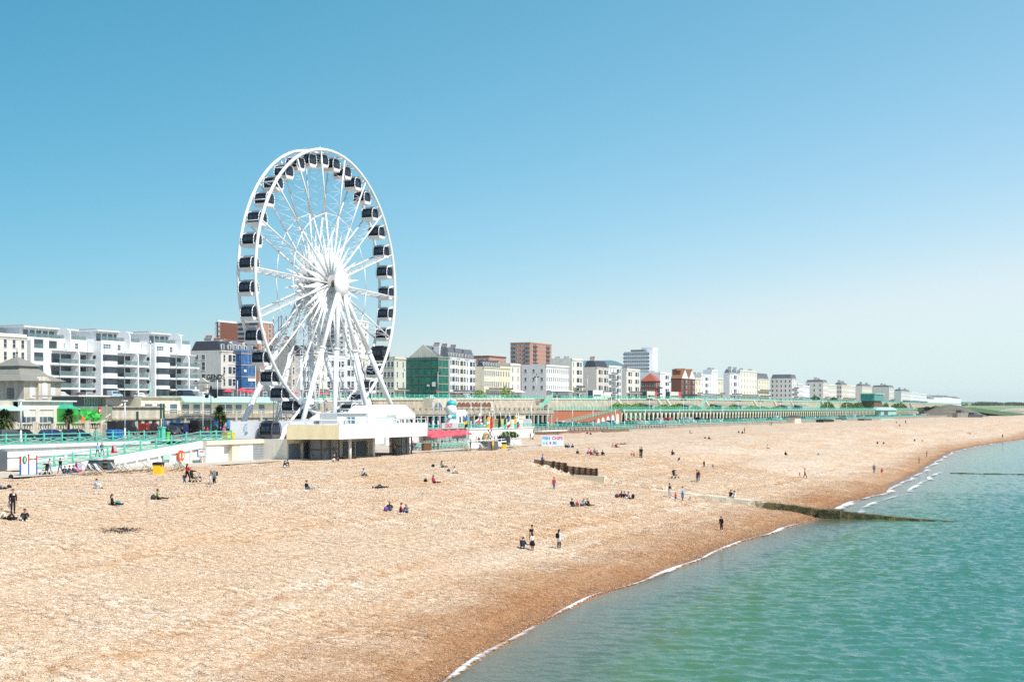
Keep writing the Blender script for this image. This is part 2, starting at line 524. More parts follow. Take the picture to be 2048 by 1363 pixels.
def stone_patch(seed,n=420,half=1.0,smin=0.022,smax=0.06):
 rs=np.random.RandomState(seed)
 ico=[(0,0,1),(0.9,0,0),(0,0.9,0),(-0.9,0,0),(0,-0.9,0),(0.6,0.6,0.5),(-0.6,0.6,0.5),(-0.6,-0.6,0.5),(0.6,-0.6,0.5)]
 fc=[(0,5,6),(0,6,7),(0,7,8),(0,8,5),(1,2,5),(5,2,6),(2,3,6),(3,7,6),(3,4,7),(4,8,7),(4,1,8),(1,5,8)]
 V=np.array(ico);vs_,fs_,tn=[],[],[]
 for k in range(n):
  r=smin*(smax/smin)**(rs.rand()**1.5)
  sc=np.array([r*rs.uniform(0.8,1.4),r*rs.uniform(0.7,1.1),r*rs.uniform(0.6,1.0)])
  a=rs.uniform(0,6.283);tl=rs.normal(0,0.35)
  p=V*sc
  p=p@np.array([[1,0,0],[0,math.cos(tl),-math.sin(tl)],[0,math.sin(tl),math.cos(tl)]])
  p=p@np.array([[math.cos(a),-math.sin(a),0],[math.sin(a),math.cos(a),0],[0,0,1]])
  p=p+np.array([rs.uniform(-half,half),rs.uniform(-half,half),0.0])
  b0=len(vs_);vs_+=p.tolist();fs_+=[tuple(b0+i for i in f)for f in fc]
  tn+=[float(np.clip(rs.normal(0.52,0.22),0,1))]*len(V)
 me=bpy.data.meshes.new('pebble_patch');me.from_pydata(vs_,[],fs_);me.materials.append(STONEM)
 a=me.attributes.new('tone','FLOAT','POINT');a.data.foreach_set('value',np.array(tn,np.float32))
 return me
def scatter_stones(name,label,s0,s1,emin,emax,step,patch,test,scale):
 pts,nr,sh=[],[],[]
 rs=np.random.RandomState(5)
 for s in np.arange(s0,s1,step):
  e=emin
  while e<emax:
   d=float(shore_np(s))+e
   if test(s,d):
    x,y=s+rs.uniform(-.2,.2)*step,d+rs.uniform(-.2,.2)*step
    h=1.0;z=float(beach_z(np.array(x),np.array(y)))
    nv=Vector((-(bz(x+h,y)-bz(x-h,y))/2,-(bz(x,y+h)-bz(x,y-h))/2,1)).normalized()
    pts.append((x,y,z+0.004));nr.append(nv);sh.append(e)
   e+=step
 me=bpy.data.meshes.new(name);me.from_pydata(pts,[],[])
 a=me.attributes.new('nrm','FLOAT_VECTOR','POINT');a.data.foreach_set('vector',np.array([tuple(v)for v in nr],np.float32).ravel())
 a=me.attributes.new('shore','FLOAT','POINT');a.data.foreach_set('value',np.array(sh,np.float32))
 o=bpy.data.objects.new(name,me);COL.objects.link(o);tag(o,label,'pebbles',kind='stuff')
 ng=bpy.data.node_groups.new(name,'GeometryNodeTree')
 ng.interface.new_socket('Geometry',in_out='INPUT',socket_type='NodeSocketGeometry')
 ng.interface.new_socket('Geometry',in_out='OUTPUT',socket_type='NodeSocketGeometry')
 gi=ng.nodes.new('NodeGroupInput');go=ng.nodes.new('NodeGroupOutput')
 m2p=ng.nodes.new('GeometryNodeMeshToPoints');ip=ng.nodes.new('GeometryNodeInstanceOnPoints')
 na=ng.nodes.new('GeometryNodeInputNamedAttribute');na.data_type='FLOAT_VECTOR';na.inputs[0].default_value='nrm'
 al=ng.nodes.new('FunctionNodeAlignRotationToVector');al.axis='Z'
 rv=ng.nodes.new('FunctionNodeRandomValue');rv.data_type='FLOAT'
 rv.inputs[2].default_value=0.0;rv.inputs[3].default_value=6.283
 a2r=ng.nodes.new('FunctionNodeAxisAngleToRotation');a2r.inputs[0].default_value=(0,0,1)
 rr=ng.nodes.new('FunctionNodeRotateRotation');rr.rotation_space='LOCAL'
 src=bpy.data.objects.new('pebble_patch',patch)
 L=ng.links.new
 oi=ng.nodes.new('GeometryNodeObjectInfo');oi.inputs[0].default_value=src
 L(gi.outputs[0],m2p.inputs[0]);L(m2p.outputs[0],ip.inputs['Points']);L(oi.outputs['Geometry'],ip.inputs['Instance'])
 L(na.outputs[0],al.inputs['Vector']);L(al.outputs[0],rr.inputs[0])
 L(rv.outputs[1],a2r.inputs[1]);L(a2r.outputs[0],rr.inputs[1]);L(rr.outputs[0],ip.inputs['Rotation'])
 ip.inputs['Scale'].default_value=(scale,scale,scale)
 L(ip.outputs[0],go.inputs[0])
 md=o.modifiers.new('scatter','NODES');md.node_group=ng
 return o
def in_view(lo,hi):
 def f(s,d):
  px,py=PXY(s,d,bz(s,d));Y=s*CA+d*SA
  return lo<=Y<hi and-60<px<2110 and py<1420 and d<113
 return f
scatter_stones('loose_pebbles','loose tan, orange and grey pebbles on the near slope of the beach',30,150,-0.5,78,0.96,stone_patch(1,230,0.52,0.017,0.044),in_view(30,118),1.0)
scatter_stones('loose_pebbles','loose pebbles and small shingle heaps on the middle of the beach',60,260,-0.5,82,1.75,stone_patch(2,170,0.52,0.017,0.040),in_view(118,235),1.8)
beach=grid_mesh('beach',xs,ys,beach_z,SHINGLE,{'shore':lambda X,Y:Y-shore_np(X)})
tag(beach,kind='structure')
def sea_material():
 m,t,b=nodes('sea_water')
 geo=N(t,'ShaderNodeNewGeometry');P=geo.outputs['Position']
 at=N(t,'ShaderNodeAttribute',attribute_name='shore');e=at.outputs['Fac']
 def noi(scale,detail,sc,rot=0.0,rough=0.55):
  mp=N(t,'ShaderNodeMapping');mp.inputs['Scale'].default_value=sc;mp.inputs['Rotation'].default_value=(0,0,rot)
  t.links.new(P,mp.inputs['Vector'])
  n=N(t,'ShaderNodeTexNoise',i_Scale=scale,i_Detail=detail,i_Roughness=rough);t.links.new(mp.outputs[0],n.inputs['Vector'])
  return n.outputs['Fac']
 w=math_(t,'ADD',e,math_(t,'MULTIPLY',math_(t,'SUBTRACT',noi(0.09,4,(1,1,1)),0.5),5.0))
 deep=ramp(t,maprange(t,w,-40.0,0.0,0.0,1.0),[(0.0,(0.045,0.185,0.155)),(0.5,(0.04,0.16,0.11)),(0.74,(0.065,0.16,0.065)),(0.80,(0.09,0.155,0.055)),(0.86,(0.09,0.12,0.055)),(0.95,(0.13,0.12,0.06)),(1.0,(0.20,0.15,0.08))])
 t.links.new(mixc(t,maprange(t,noi(0.05,3,(0.4,1,1)),0.4,0.65,0.0,0.3),deep,mixc(t,1.0,deep,(0.9,1.15,1.3),'MULTIPLY')),b.inputs['Base Color'])
 b.inputs['Roughness'].default_value=0.1
 b.inputs['IOR'].default_value=1.38
 b.inputs['Specular IOR Level'].default_value=0.5
 h=math_(t,'ADD',math_(t,'MULTIPLY',noi(1.5,4,(1.25,0.7,1),RAD(-24),0.6),1.0),math_(t,'MULTIPLY',noi(0.6,4,(1.3,0.7,1),RAD(-38)),1.2))
 bp=N(t,'ShaderNodeBump',i_Strength=1.0,i_Distance=0.075)
 t.links.new(h,bp.inputs['Height']);t.links.new(bp.outputs[0],b.inputs['Normal'])
 return m
SEA=sea_material()
def sea_z(X,Y):
 e=Y-shore_np(X)
 amp=np.clip(-e/7,0.0,1)*(0.35+0.65*np.clip(-e/25,0,1))
 rs=np.random.RandomState(11)
 h=np.zeros_like(X)
 for k in range(60):
  lam=0.65*(3.6**rs.uniform(0,1));a=RAD(-150+rs.normal(0,30))
  f=2*math.pi/lam
  ph=f*(X*math.cos(a)+Y*math.sin(a))+rs.uniform(0,6.28)
  h+=(np.sin(ph)+0.35*np.sin(2*ph+0.6))*0.0072*lam**0.95
 fade=np.clip((470-X)/350,0.0,1)
 return h*amp*fade
sx=np.concatenate([np.arange(-200,30,15.0),np.arange(30,60,0.6),np.arange(60,190,0.27),np.arange(190,230,0.4),np.arange(230,420,0.9),np.arange(420,900,6.0),np.array([900,1200,1800,3000,6000,12000,20000.0])])
sy=np.concatenate([np.array([-12000,-5000,-2000,-900,-400,-200,-130.0]),np.arange(-100,-30,2.5),np.arange(-30,-12,0.42),np.arange(-12,42,0.28),np.arange(42,62,1.0),np.array([66,75,100.0])])
sea=grid_mesh('sea',sx,sy,sea_z,SEA,{'shore':lambda X,Y:np.maximum(Y-shore_np(X),-200)})
tag(sea,kind='structure')
def foam_material():
 m,t,b=nodes('foam')
 b.inputs['Base Color'].default_value=(0.86,0.88,0.88,1);b.inputs['Roughness'].default_value=0.7
 geo=N(t,'ShaderNodeNewGeometry')
 n=N(t,'ShaderNodeTexNoise',i_Scale=2.3,i_Detail=6,i_Roughness=0.7);t.links.new(geo.outputs['Position'],n.inputs['Vector'])
 n2=N(t,'ShaderNodeTexNoise',i_Scale=0.13,i_Detail=3);t.links.new(geo.outputs['Position'],n2 .inputs['Vector'])
 at=N(t,'ShaderNodeAttribute',attribute_name='edge')
 v=math_(t,'ADD',n.outputs['Fac'],math_(t,'MULTIPLY',at.outputs['Fac'],0.55))
 v=math_(t,'ADD',v,math_(t,'MULTIPLY',math_(t,'SUBTRACT',n2 .outputs['Fac'],0.5),1.5))
 t.links.new(maprange(t,v,0.76,1.12,0.0,0.9),b.inputs['Alpha'])
 return m
FOAM=foam_material()
def foam_strip(name,s0,s1,off,wid,ds):
 ss=np.arange(s0,s1,ds);us=np.linspace(0,1,7)
 wv=wid*(0.55+0.6*(0.5+0.5*np.sin(ss*0.21+2*np.sin(ss*0.05))))
 d0=shore_np(ss)+off+0.12*np.sin(ss*0.3)
 co=np.zeros((len(ss),7,3));ed=np.zeros((len(ss),7))
 for j,u in enumerate(us):
  co[:,j,0]=ss;co[:,j,1]=d0-wv*u+0.15
  co[:,j,2]=np.maximum(beach_z(ss,co[:,j,1]),0.0)+0.04+0.10*math.sin(math.pi*u)
  ed[:,j]=math.sin(math.pi*(u**0.6))*0.9
 I=np.arange(len(ss)*7).reshape(len(ss),7)
 q=np.stack([I[:-1,:-1],I[:-1,1:],I[1:,1:],I[1:,:-1]],-1).reshape(-1,4)
 me=bpy.data.meshes.new(name);me.from_pydata(co.reshape(-1,3).tolist(),[],q.tolist());me.materials.append(FOAM)
 a=me.attributes.new('edge','FLOAT','POINT');a.data.foreach_set('value',ed.ravel().astype(np.float32))
 for p in me.polygons:p.use_smooth=True
 o=bpy.data.objects.new(name,me);COL.objects.link(o)
 return o
tag(foam_strip('swash_foam',50,169,0.05,0.6,0.5),'white foam along the water edge before the concrete groyne','foam',kind='stuff')
tag(foam_strip('swash_foam',173,700,-0.1,1.6,0.8),'broken white foam along the shoreline beyond the concrete groyne','foam',kind='stuff')
tag(foam_strip('swash_foam',178,300,-3.2,1.6,0.8),'second line of foam where a small wave breaks past the groyne','foam',kind='stuff')
o=grid_mesh('lower_promenade',[60,150,182],[106.5,116],lambda X,Y:5.95+0*X,PAVING);tag(o,kind='structure')
o=grid_mesh('restaurant_terrace_paving',[196,226,257],[107,142],lambda X,Y:6.0+0*X,PAVING);tag(o,kind='structure')
ROADM=mat('promenade_asphalt',(0.20,0.185,0.17),0.9,0.12,1.2,0.2)
b_=MB()
sxs=[60,150,206,206.01,262,330,420,600,900,1320]
edge=lambda s:119.5 if s<150 else(114.5 if s<=206 else(142 if s<331 else 160.0))
for s0,s1 in zip(sxs[:-1],sxs[1:]):
 if s1-s0<1:continue
 e0=edge((s0+s1)/2)
 z0,z1=road_z(s0),road_z(s1)
 b_.poly([(s0,e0,z0),(s1,e0,z1),(s1,216,z1),(s0,216,z0)],ROADM)
tag(b_.build('seafront_road'),kind='structure')
def upz(X,Y):
 base=np.interp(X,[200,350,480,700,1200],[15.4,15.7,16.6,17.8,18.3])
 return base+np.clip((Y-330)/900,0,1)*0.5
o=grid_mesh('upper_ground',[100,200,350,480,700,1200,1500],[216,262,330,600,1200],upz,mat('pale_tarmac',(0.30,0.29,0.27),0.9,0.12,0.5));tag(o,kind='structure')
GRASS=mat('grass',(0.075,0.13,0.045),0.95,0.25,0.05)
DOWN=mat('downland',(0.20,0.27,0.13),0.95,0.25,0.004)
def hz(X,Y):
 s=np.clip((X-1500)/500,0,1)
 h=6.0+s*(6+22*np.clip((X-2400)/2500,0,1)*(0.75+0.25*np.sin(Y*0.0016+X*0.0007)))
 return np.where(Y<100,-3,h*np.clip((Y-90)/200,0.35,1))
o=grid_mesh('ground',np.concatenate([np.arange(1340,6000,120.0),[8000,12000]]),np.concatenate([np.arange(80,600,40.0),np.arange(600,5200,200.0)]),hz,DOWN);tag(o,kind='structure')
o=grid_mesh('inland_ground',[-600,100,1500],[330,1200,6000],lambda X,Y:15.2+0*X,MATS['pale_tarmac']);tag(o,kind='structure')
# BIG WHEEL
WS,WD,WZ=195.75,120.75,33.0
ROUT=21.4
RO=1.5
wheel=thing('ferris_wheel',(WS,WD,8.8),'tall white observation wheel on splayed legs at the seafront','ferris wheel')
def rim(off):
 b=MB();n=108;k=8;R=ROUT-0.28;i=b.mi(PAINT)
 for a in range(n):
  t=2*math.pi*a/n
  for q in range(k):
   u=2*math.pi*q/k
   rr=R+0.27*math.cos(u)
   b.v.append((WS+rr*math.cos(t),WD+off+0.24*math.sin(u),WZ+rr*math.sin(t)))
 for a in range(n):
  for q in range(k):
   b.f.append((a*k+q,a*k+(q+1)%k,((a+1)%n)*k+(q+1)%k,((a+1)%n)*k+q));b.m.append(i);b.sm.append(True)
 return b.build('rim',wheel)
rim(-RO);rim(RO)
def wp(r,t,off):
 return(WS+r*math.cos(t),WD+off,WZ+r*math.sin(t))
for k in range(18):
 t=RAD(20*k+18.17)
 b=MB()
 for off in(-RO,RO):
  b.tube(wp(1.2,t,off*1.05),wp(11.2,t,off),0.17,PAINT,0.15,n=6)
  b.tube(wp(11.2,t,off),wp(ROUT-0.4,t,off),0.14,PAINT,0.12,n=6)
 b.build('spoke',wheel)
 b=MB()
 for q in range(9):
  r=3.2+q*2.05
  b.tube(wp(r,t,-RO),wp(r,t,RO),0.035,PAINT,n=4)
  b.tube(wp(r,t,-RO),wp(r+2.05,t,RO),0.03,PAINT,n=4)
  b.tube(wp(r,t,RO),wp(r+2.05,t,-RO),0.03,PAINT,n=4)
 b.build('bracing',wheel)
for off in(-RO,RO):
 b=MB()
 for k in range(18):
  b.tube(wp(11.2,RAD(20*k+18.17),off),wp(11.2,RAD(20*k+38.17),off),0.07,PAINT,n=5)
 b.build('stay_ring',wheel)
 for k in range(18):
  t=RAD(20*k+28.17);b=MB()
  p=[wp(1.9,t,off),wp(3.9,t+0.12,off),wp(9.0,t,off),wp(3.9,t-0.12,off)]
  o2=0.16 if off>0 else-0.16
  top=(WS+3.8*math.cos(t),WD+off+o2,WZ+3.8*math.sin(t));bot=(top[0],WD+off-o2,top[2])
  for a,c in((0,1),(1,2),(2,3),(3,0)):
   b.poly([p[a],p[c],top],PAINT);b.poly([p[c],p[a],bot],PAINT)
  b.build('star_panel',wheel)
  t2=RAD(20*k+18.17);b=MB()
  p=[wp(1.9,t2,off),wp(4.6,t2+0.075,off),wp(8.2,t2,off),wp(4.6,t2-0.075,off)]
  top=(WS+4.6*math.cos(t2),WD+off+o2,WZ+4.6*math.sin(t2));bot=(top[0],WD+off-o2,top[2])
  for a,c in((0,1),(1,2),(2,3),(3,0)):
   b.poly([p[a],p[c],top],PAINT);b.poly([p[c],p[a],bot],PAINT)
  b.build('star_panel',wheel)
RUST=mat('rusty_steel',(0.16,0.09,0.06),0.7,0.3,4)
b=MB()
b.tube((WS,WD-3.2,WZ),(WS,WD+3.2,WZ),0.55,RUST,n=14)
for off in(-1.7,1.7):
 b.tube((WS,WD+off-0.12,WZ),(WS,WD+off+0.12,WZ),1.35,GREYP,n=20)
b.build('hub',wheel)
for sg in(-1,1):
 b=MB();i=b.mi(PAINT);n=28
 prof=[(0.02,0.75),(0.8,0.70),(1.5,0.52),(2.0,0.22),(2.15,0.0),(2.1,-0.12),(0.5,-0.15)]
 base=len(b.v)
 for r,h in prof:
  for k in range(n):
   a=2*math.pi*k/n
   b.v.append((WS+r*math.cos(a),WD+sg*(3.45+h),WZ+r*math.sin(a)))
 for q in range(len(prof)-1):
  for k in range(n):
   c=(k+1)%n
   b.f.append((base+q*n+k,base+q*n+c,base+(q+1)*n+c,base+(q+1)*n+k));b.m.append(i);b.sm.append(True)
 b.build('hub_cap',wheel)
def leg(ds,doff,top,r=0.36):
 b=MB()
 p0=Vector((WS+(0.6 if ds>0 else-0.6),WD+top,WZ-0.9));p1=Vector((WS+ds,WD+doff,8.8))
 mid=p0 .lerp(p1,0.42)
 b.tube(p0,mid,r*0.85,PAINT,r,n=10);b.tube(mid,p1,r*1.12,PAINT,r*1.05,n=10)
 b.tube(mid.lerp(p0,0.01),mid.lerp(p1,0.01),r*1.5,PAINT,n=10)
 b.tube(p1,p1+Vector((0,0,-0.05)),r*2.2,GREYP,n=10)
 b.build('support_leg',wheel)
for ds in(-16.2,-6.2,5.6,16.2):
 leg(ds,-5.75,-3.3)
for ds in(-16.2,-6.2,6.2,16.2):
 leg(ds,5.2,3.3,0.42 if ds<-10 else 0.36)
for ds in(-2.0,7.0):
 b=MB()
 x0,y0=WS+ds,WD+6.6
 for cx,cy in((0,0),(1.5,0),(1.5,1.5),(0,1.5)):
  b.tube((x0+cx,y0+cy,8.8),(x0+cx,y0+cy,28),0.09,PAINT,n=5)
 for q in range(12):
  z=8.8+q*1.6
  b.tube((x0,y0,z),(x0+1.5,y0,z+1.6),0.05,PAINT,n=4);b.tube((x0,y0,z),(x0+1.5,y0,z),0.05,PAINT,n=4)
  b.tube((x0,y0+1.5,z),(x0,y0,z+1.6),0.05,PAINT,n=4)
 b.build('lattice_mast',wheel)
b=MB()
for dx in(-9,9):
 b.tube((WS+dx,WD-2.6,14.2),(WS+dx,WD+2.6,14.2),0.25,GREYP)
 b.box(WS+dx-1.6,WS+dx+1.6,WD-2.9,WD-2.2,13.7,14.6,PAINT)
b.tube((WS-16.2,WD-5.75,9.4),(WS-6.2,WD-5.75,9.4),0.16,PAINT)
b.tube((WS-9,WD-2.6,14.2),(WS+9,WD-2.6,14.2),0.12,PAINT)
b.tube((WS-14,WD+5.0,9.9),(WS-22,WD+3.0,8.9),0.3,PAINT)
b.tube((WS-14,WD-5.0,10.6),(WS-24,WD-3.0,9.0),0.3,PAINT)
b.tube((WS-9,WD-2.6,14.2),(WS-18,WD-3.6,9.0),0.22,PAINT)
b.tube((WS+9,WD-2.6,14.2),(WS+4,WD-4.6,9.0),0.22,PAINT)
b.build('drive_frame',wheel)
b=MB()
b.path([wp(2.0,RAD(-76),-3.2),wp(13,RAD(-72),-4.6),wp(23.5,RAD(-70),-5.4)],0.07,BLACK)
b.build('cable',wheel)
CAB=mat('gondola_dark_glass',(0.010,0.013,0.022),0.2,0.2,spec=0.2)
CABW=mat('gondola_window',(0.03,0.05,0.085),0.15,0.5,1.5,spec=0.3)
MAROON=mat('gondola_lower_panel',(0.05,0.022,0.022),0.3,0.2)
def barrel(sc=1.0):
 p=[]
 for z,w in((-1.0,0.82),(-0.8,1.02),(-0.35,1.16),(0.05,1.2),(0.5,1.12),(0.8,0.98),(1.0,0.75)):
  p.append((w*sc,z*sc))
 return[(w,z)for w,z in p]+[(-w,z)for w,z in reversed(p)]
def gondola(name,label,frame,body,yhw=1.12):
 g=thing(name,(0,0,0),label,'gondola')
 b=MB();b.extr(barrel(),'y',-yhw+0.1,yhw-0.1,body);b.build('cabin',g)
 b=MB()
 for sgn in(-1,1):
  b.box(sgn*1.205,sgn*1.215,-0.75,-0.06,-0.15,0.55,CABW);b.box(sgn*1.205,sgn*1.215,0.06,0.75,-0.15,0.55,CABW)
  for q in(-0.75,-0.25,0.25,0.75):
   b.box(q-0.18,q+0.18,sgn*(yhw-0.085),sgn*(yhw-0.075),-0.25,0.72,CABW)
 b.build('window',g)
 b=MB()
 for sgn in(-1,1):
  o_=barrel(1.04);n=len(o_)
  for a in range(n):
   (w0,z0),(w1,z1)=o_[a],o_[(a+1)%n]
   b.tube((w0,sgn*yhw,z0),(w1,sgn*yhw,z1),0.075,frame,n=5)
 b.extr([(-0.95,-1.16),(0.95,-1.16),(1.12,-0.62),(-1.12,-0.62)][::-1],'y',-yhw-0.02,yhw+0.02,frame)
 b.build('frame',g)
 b=MB();b.box(-1.08,1.08,-yhw+0.02,yhw-0.02,-0.62,-0.34,MAROON);b.build('lower_panel',g)
 b=MB()
 b.box(-0.35,0.35,-0.75,0.75,1.0,1.38,GREYP if frame is PAINT else frame)
 b.tube((0,-RO,1.2),(0,RO,1.2),0.09,frame,n=6)
 for sgn in(-1,1):
  b.tube((-0.7,sgn*1.0,1.0),(0,sgn*1.25,1.3),0.06,frame,n=5);b.tube((0.7,sgn*1.0,1.0),(0,sgn*1.25,1.3),0.06,frame,n=5)
 b.build('hanger',g)
 return g
gl='white-framed dark-glazed gondola hanging between the rims of the big wheel'
gond=gondola('gondola',gl,PAINT,CAB)
vip=None
for k in range(36):
 t=RAD(180-6.83+10*k)
 pos=(WS+20.7*math.cos(t),WD,WZ+20.7*math.sin(t)-1.2)
 if k==16:
  vip=gondola('gondola','all-black gondola hanging low on the eastern side of the big wheel',BLACK,BLACK)
  vip.location=pos
  continue
 place(gond,pos,0,gl,'white gondolas of the big wheel',0.93)
vip2=gondola('display_gondola','dark gondola on show on the ground before the grey hoarding',GREYD,CAB)
vip2 .location=(S(541,112.9),112.95,8.85+1.15);vip2 .scale=(1.0,0.9,1.0)
for k in range(36):
 b=MB()
 t=RAD(180-1.83+10*k)
 b.tube(wp(ROUT-0.3,t,-RO),wp(ROUT-0.3,t,RO),0.08,PAINT,n=5)
 b.build('cross_tube',wheel)
 b=MB()
 t2=RAD(180-6.83+10*k)
 b.tube(wp(20.7,t2,-RO),wp(20.7,t2,RO),0.08,PAINT,n=5)
 b.build('axle',wheel)
# SHARED BITS
def railing(name,label,pts,step,h,m,style='cross',group=None,maxposts=100,postw=0.09,base_parent=None):
 """PTS: (x, y, z) along the foot of the railing."""
 t=thing(name,pts[0],label,'railing',group)
 b=MB()
 for a,c in zip(pts[:-1],pts[1:]):
  a=Vector(a);c=Vector(c);L=(c-a).length;n=max(1,round(L/step))
  u=Vector((0,0,1))
  b.tube(a+u*h,c+u*h,0.065,m,n=5)
  b.tube(a+u*0.12,c+u*0.12,0.055,m,n=5)
  if style!='simple':
   b.tube(a+u*h*0.62,c+u*h*0.62,0.045,m,n=4)
  for k in range(n):
   p=a.lerp(c,k/n);q=a.lerp(c,(k+1)/n)
   if style=='cross':
    b.tube(p+u*0.12,q+u*h*0.62,0.045,m,n=4)
    b.tube(p+u*h*0.62,q+u*0.12,0.045,m,n=4)
 b.build('rail',t)
 me=None;cnt=0;rest=MB()
 allp=[]
 for a,c in zip(pts[:-1],pts[1:]):
  a=Vector(a);c=Vector(c);L=(c-a).length;n=max(1,round(L/step))
  for k in range(n+1):
   p=a.lerp(c,k/n)
   if not allp or(p-allp[-1]).length>step*0.4:allp.append(p)
 for p in allp:
  if cnt<maxposts:
   if me is None:
    q=MB();q.box(-postw,postw,-postw*0.8,postw*0.8,-0.05,h+0.12,m)
    q.poly([(-postw,-postw*.8,0.02),(-postw,-0.38,0.0),(-postw*.2,-postw*.8,0.7)],m)
    q.lathe([(0.02,0),(0.08,0.05),(0.02,0.13)],m,(0,0,h+0.1),6)
    o=q.build('post',None);me=o.data;o.parent=t
   else:
    o=bpy.data.objects.new('post',me);COL.objects.link(o);o.parent=t
   o.location=p-t.location
   cnt+=1
  else:
   rest.box(p.x-postw,p.x+postw,p.y-postw,p.y+postw,p.z-0.05,p.z+h+0.12,m)
 if rest.v:
  o=rest.build('post',t);o['kind']='stuff'
 return t
def lamp(name,label,loc,h,style,group=None,col=PAINT):
 t=thing(name,loc,label,'street lamp',group)
 x,y,z=loc
 b=MB()
 b.lathe([(0.22,0),(0.2,0.5),(0.13,0.7),(0.11,h*0.3)],AQUA if style!='modern' else col,loc,8)
 b.tube((x,y,z+h*0.3),(x,y,z+h),0.09,col,0.065,n=8)
 b.build('post',t)
 if style=='modern':
  q=MB();q.box(x-0.45,x+0.45,y-0.16,y+0.16,z+h,z+h+0.13,PAINT);q.build('head',t)
 elif style=='single':
  q=MB();q.lathe([(0.05,0),(0.28,0.1),(0.3,0.45),(0.12,0.75),(0.03,1.0)],GREYP,(x,y,z+h),8);q.build('lantern',t)
 else:
  q=MB()
  q.lathe([(0.06,0),(0.18,0.2),(0.08,0.45),(0.2,0.7),(0.05,1.1)],IRON,(x,y,z+h),8)
  q.tube((x-0.9,y,z+h-0.3),(x+0.9,y,z+h-0.3),0.05,IRON)
  q.tube((x,y-0.9,z+h-0.3),(x,y+0.9,z+h-0.3),0.05,IRON)
  q.build('bracket',t)
  for dx,dy in((-0.9,0),(0.9,0),(0,-0.9),(0,0.9)):
   q=MB();q.lathe([(0.04,0),(0.2,-0.1),(0.22,-0.4),(0.1,-0.55)][::-1],IRON,(x+dx,y+dy,z+h-0.25),7);q.build('lantern',t)
 return t
def text_mesh(name,body,size,m,parent,loc,rot,extr=0.01,align='CENTER',bold=0.0,label=None):
 cu=bpy.data.curves.new(name,'FONT');cu.body=body;cu.size=size;cu.extrude=extr;cu.offset=bold
 cu.align_x=align;cu.align_y='CENTER'
 o=bpy.data.objects.new(name,cu);COL.objects.link(o)
 dg=bpy.context.evaluated_depsgraph_get()
 me=bpy.data.meshes.new_from_object(o.evaluated_get(dg))
 bpy.data.objects.remove(o)
 me.materials.clear();me.materials.append(m)
 ob=bpy.data.objects.new(name,me);COL.objects.link(ob)
 ob.parent=parent
 off=parent.location if parent else Vector((0,0,0))
 ob.location=Vector(loc)-off;ob.rotation_euler=rot
 if label:ob['label']=label
 return ob
def windows(parent,face,xs,zs,at,w,h,glass=GLASS,frame=FRAME,bars=True,name='window',sill=True,depth=0.05,cache={}):
 """FACE 's': looks to the sea (-y), columns along x at y=AT.  FACE 'w': looks to the pier (-x), columns along y at x=AT."""
 key=(face,round(w,2),round(h,2),glass.name,frame.name if frame else '',bars,sill)
 for z in zs:
  for x in xs:
   if key not in cache:
    b=MB();f=0.07*max(0.7,min(1.6,w))
    def B(u0,u1,o0,o1,z0,z1,m):
     if face=='s':b.box(u0,u1,-o1,-o0,z0,z1,m)
     else:b.box(-o1,-o0,u0,u1,z0,z1,m)
    if frame:
     B(-w/2-f,-w/2+f*.4,0,depth,-h/2,h/2,frame);B(w/2-f*.4,w/2+f,0,depth,-h/2,h/2,frame)
     B(-w/2-f,w/2+f,0,depth+.004,h/2-f*.4,h/2+f,frame)
     if bars:B(-w/2,w/2,0,depth+.004,-f*.4,f*.4,frame)
     if w>2.2:
      for q in range(1,int(w/0.9)):
       u=-w/2+q*w/int(w/0.9);B(u-.04,u+.04,0,depth,-h/2,h/2,frame)
    if sill:B(-w/2-f*1.3,w/2+f*1.3,0,depth+.07,-h/2-f,-h/2+.02,frame or STONEL)
    B(-w/2,w/2,0,0.02,-h/2,h/2,glass)
    o=b.build(name,None);cache[key]=o.data
   else:
    o=bpy.data.objects.new(name,cache[key]);COL.objects.link(o)
   o.parent=parent
   loc=Vector((x,at,z))if face=='s' else Vector((at,x,z))
   off=Vector((0,0,0));p=parent
   while p:off+=p.location;p=p.parent
   o.location=loc-off
# SEA WALLS, RAMP, BASTION
wall=thing('promenade_wall',(150,119,5.9),'long white sea wall with recessed panels below the aqua railing','sea wall')
b=MB()
xA,xB=60.0,S(465,119)
zr=8.8
b.box(xA,xB,119,120,5.5,zr-0.35,WHITE)
b.box(xA,xB,118.75,119.6,zr-0.35,zr+0.05,WHITE)
b.box(xA,xB,118.86,119,zr-1.35,zr-1.2,WHITE)
for k in range(14):
 x=92+k*6.0
 if x>172:break
 b.box(x,x+0.5,118.8,119,5.5,zr-1.35,WHITE)
b.build('wall',wall)
b=MB();xd=S(2,118.8)
b.box(xd-2.0,xd+0.9,118.7,118.95,5.7,8.15,GREYD)
b.build('door',wall)
RX0,RX1=S(72,114),S(402,114)
ramp_=thing('promenade_ramp',(RX0,114,6),'sloping white ramp wall with shallow panels rising along the seafront','ramp')
b=MB()
XW=S(468,114)
b.hexa([(RX0,114,5.4),(XW,114,5.4),(XW,114.5,5.4),(RX0,114.5,5.4),(RX0,114,6.3),(XW,114,8.8),(XW,114.5,8.8),(RX0,114.5,6.3)],WHITE)if False else None
def zramp(x):return float(np.interp(x,[RX0,RX1],[6.1,8.75]))
N_=14
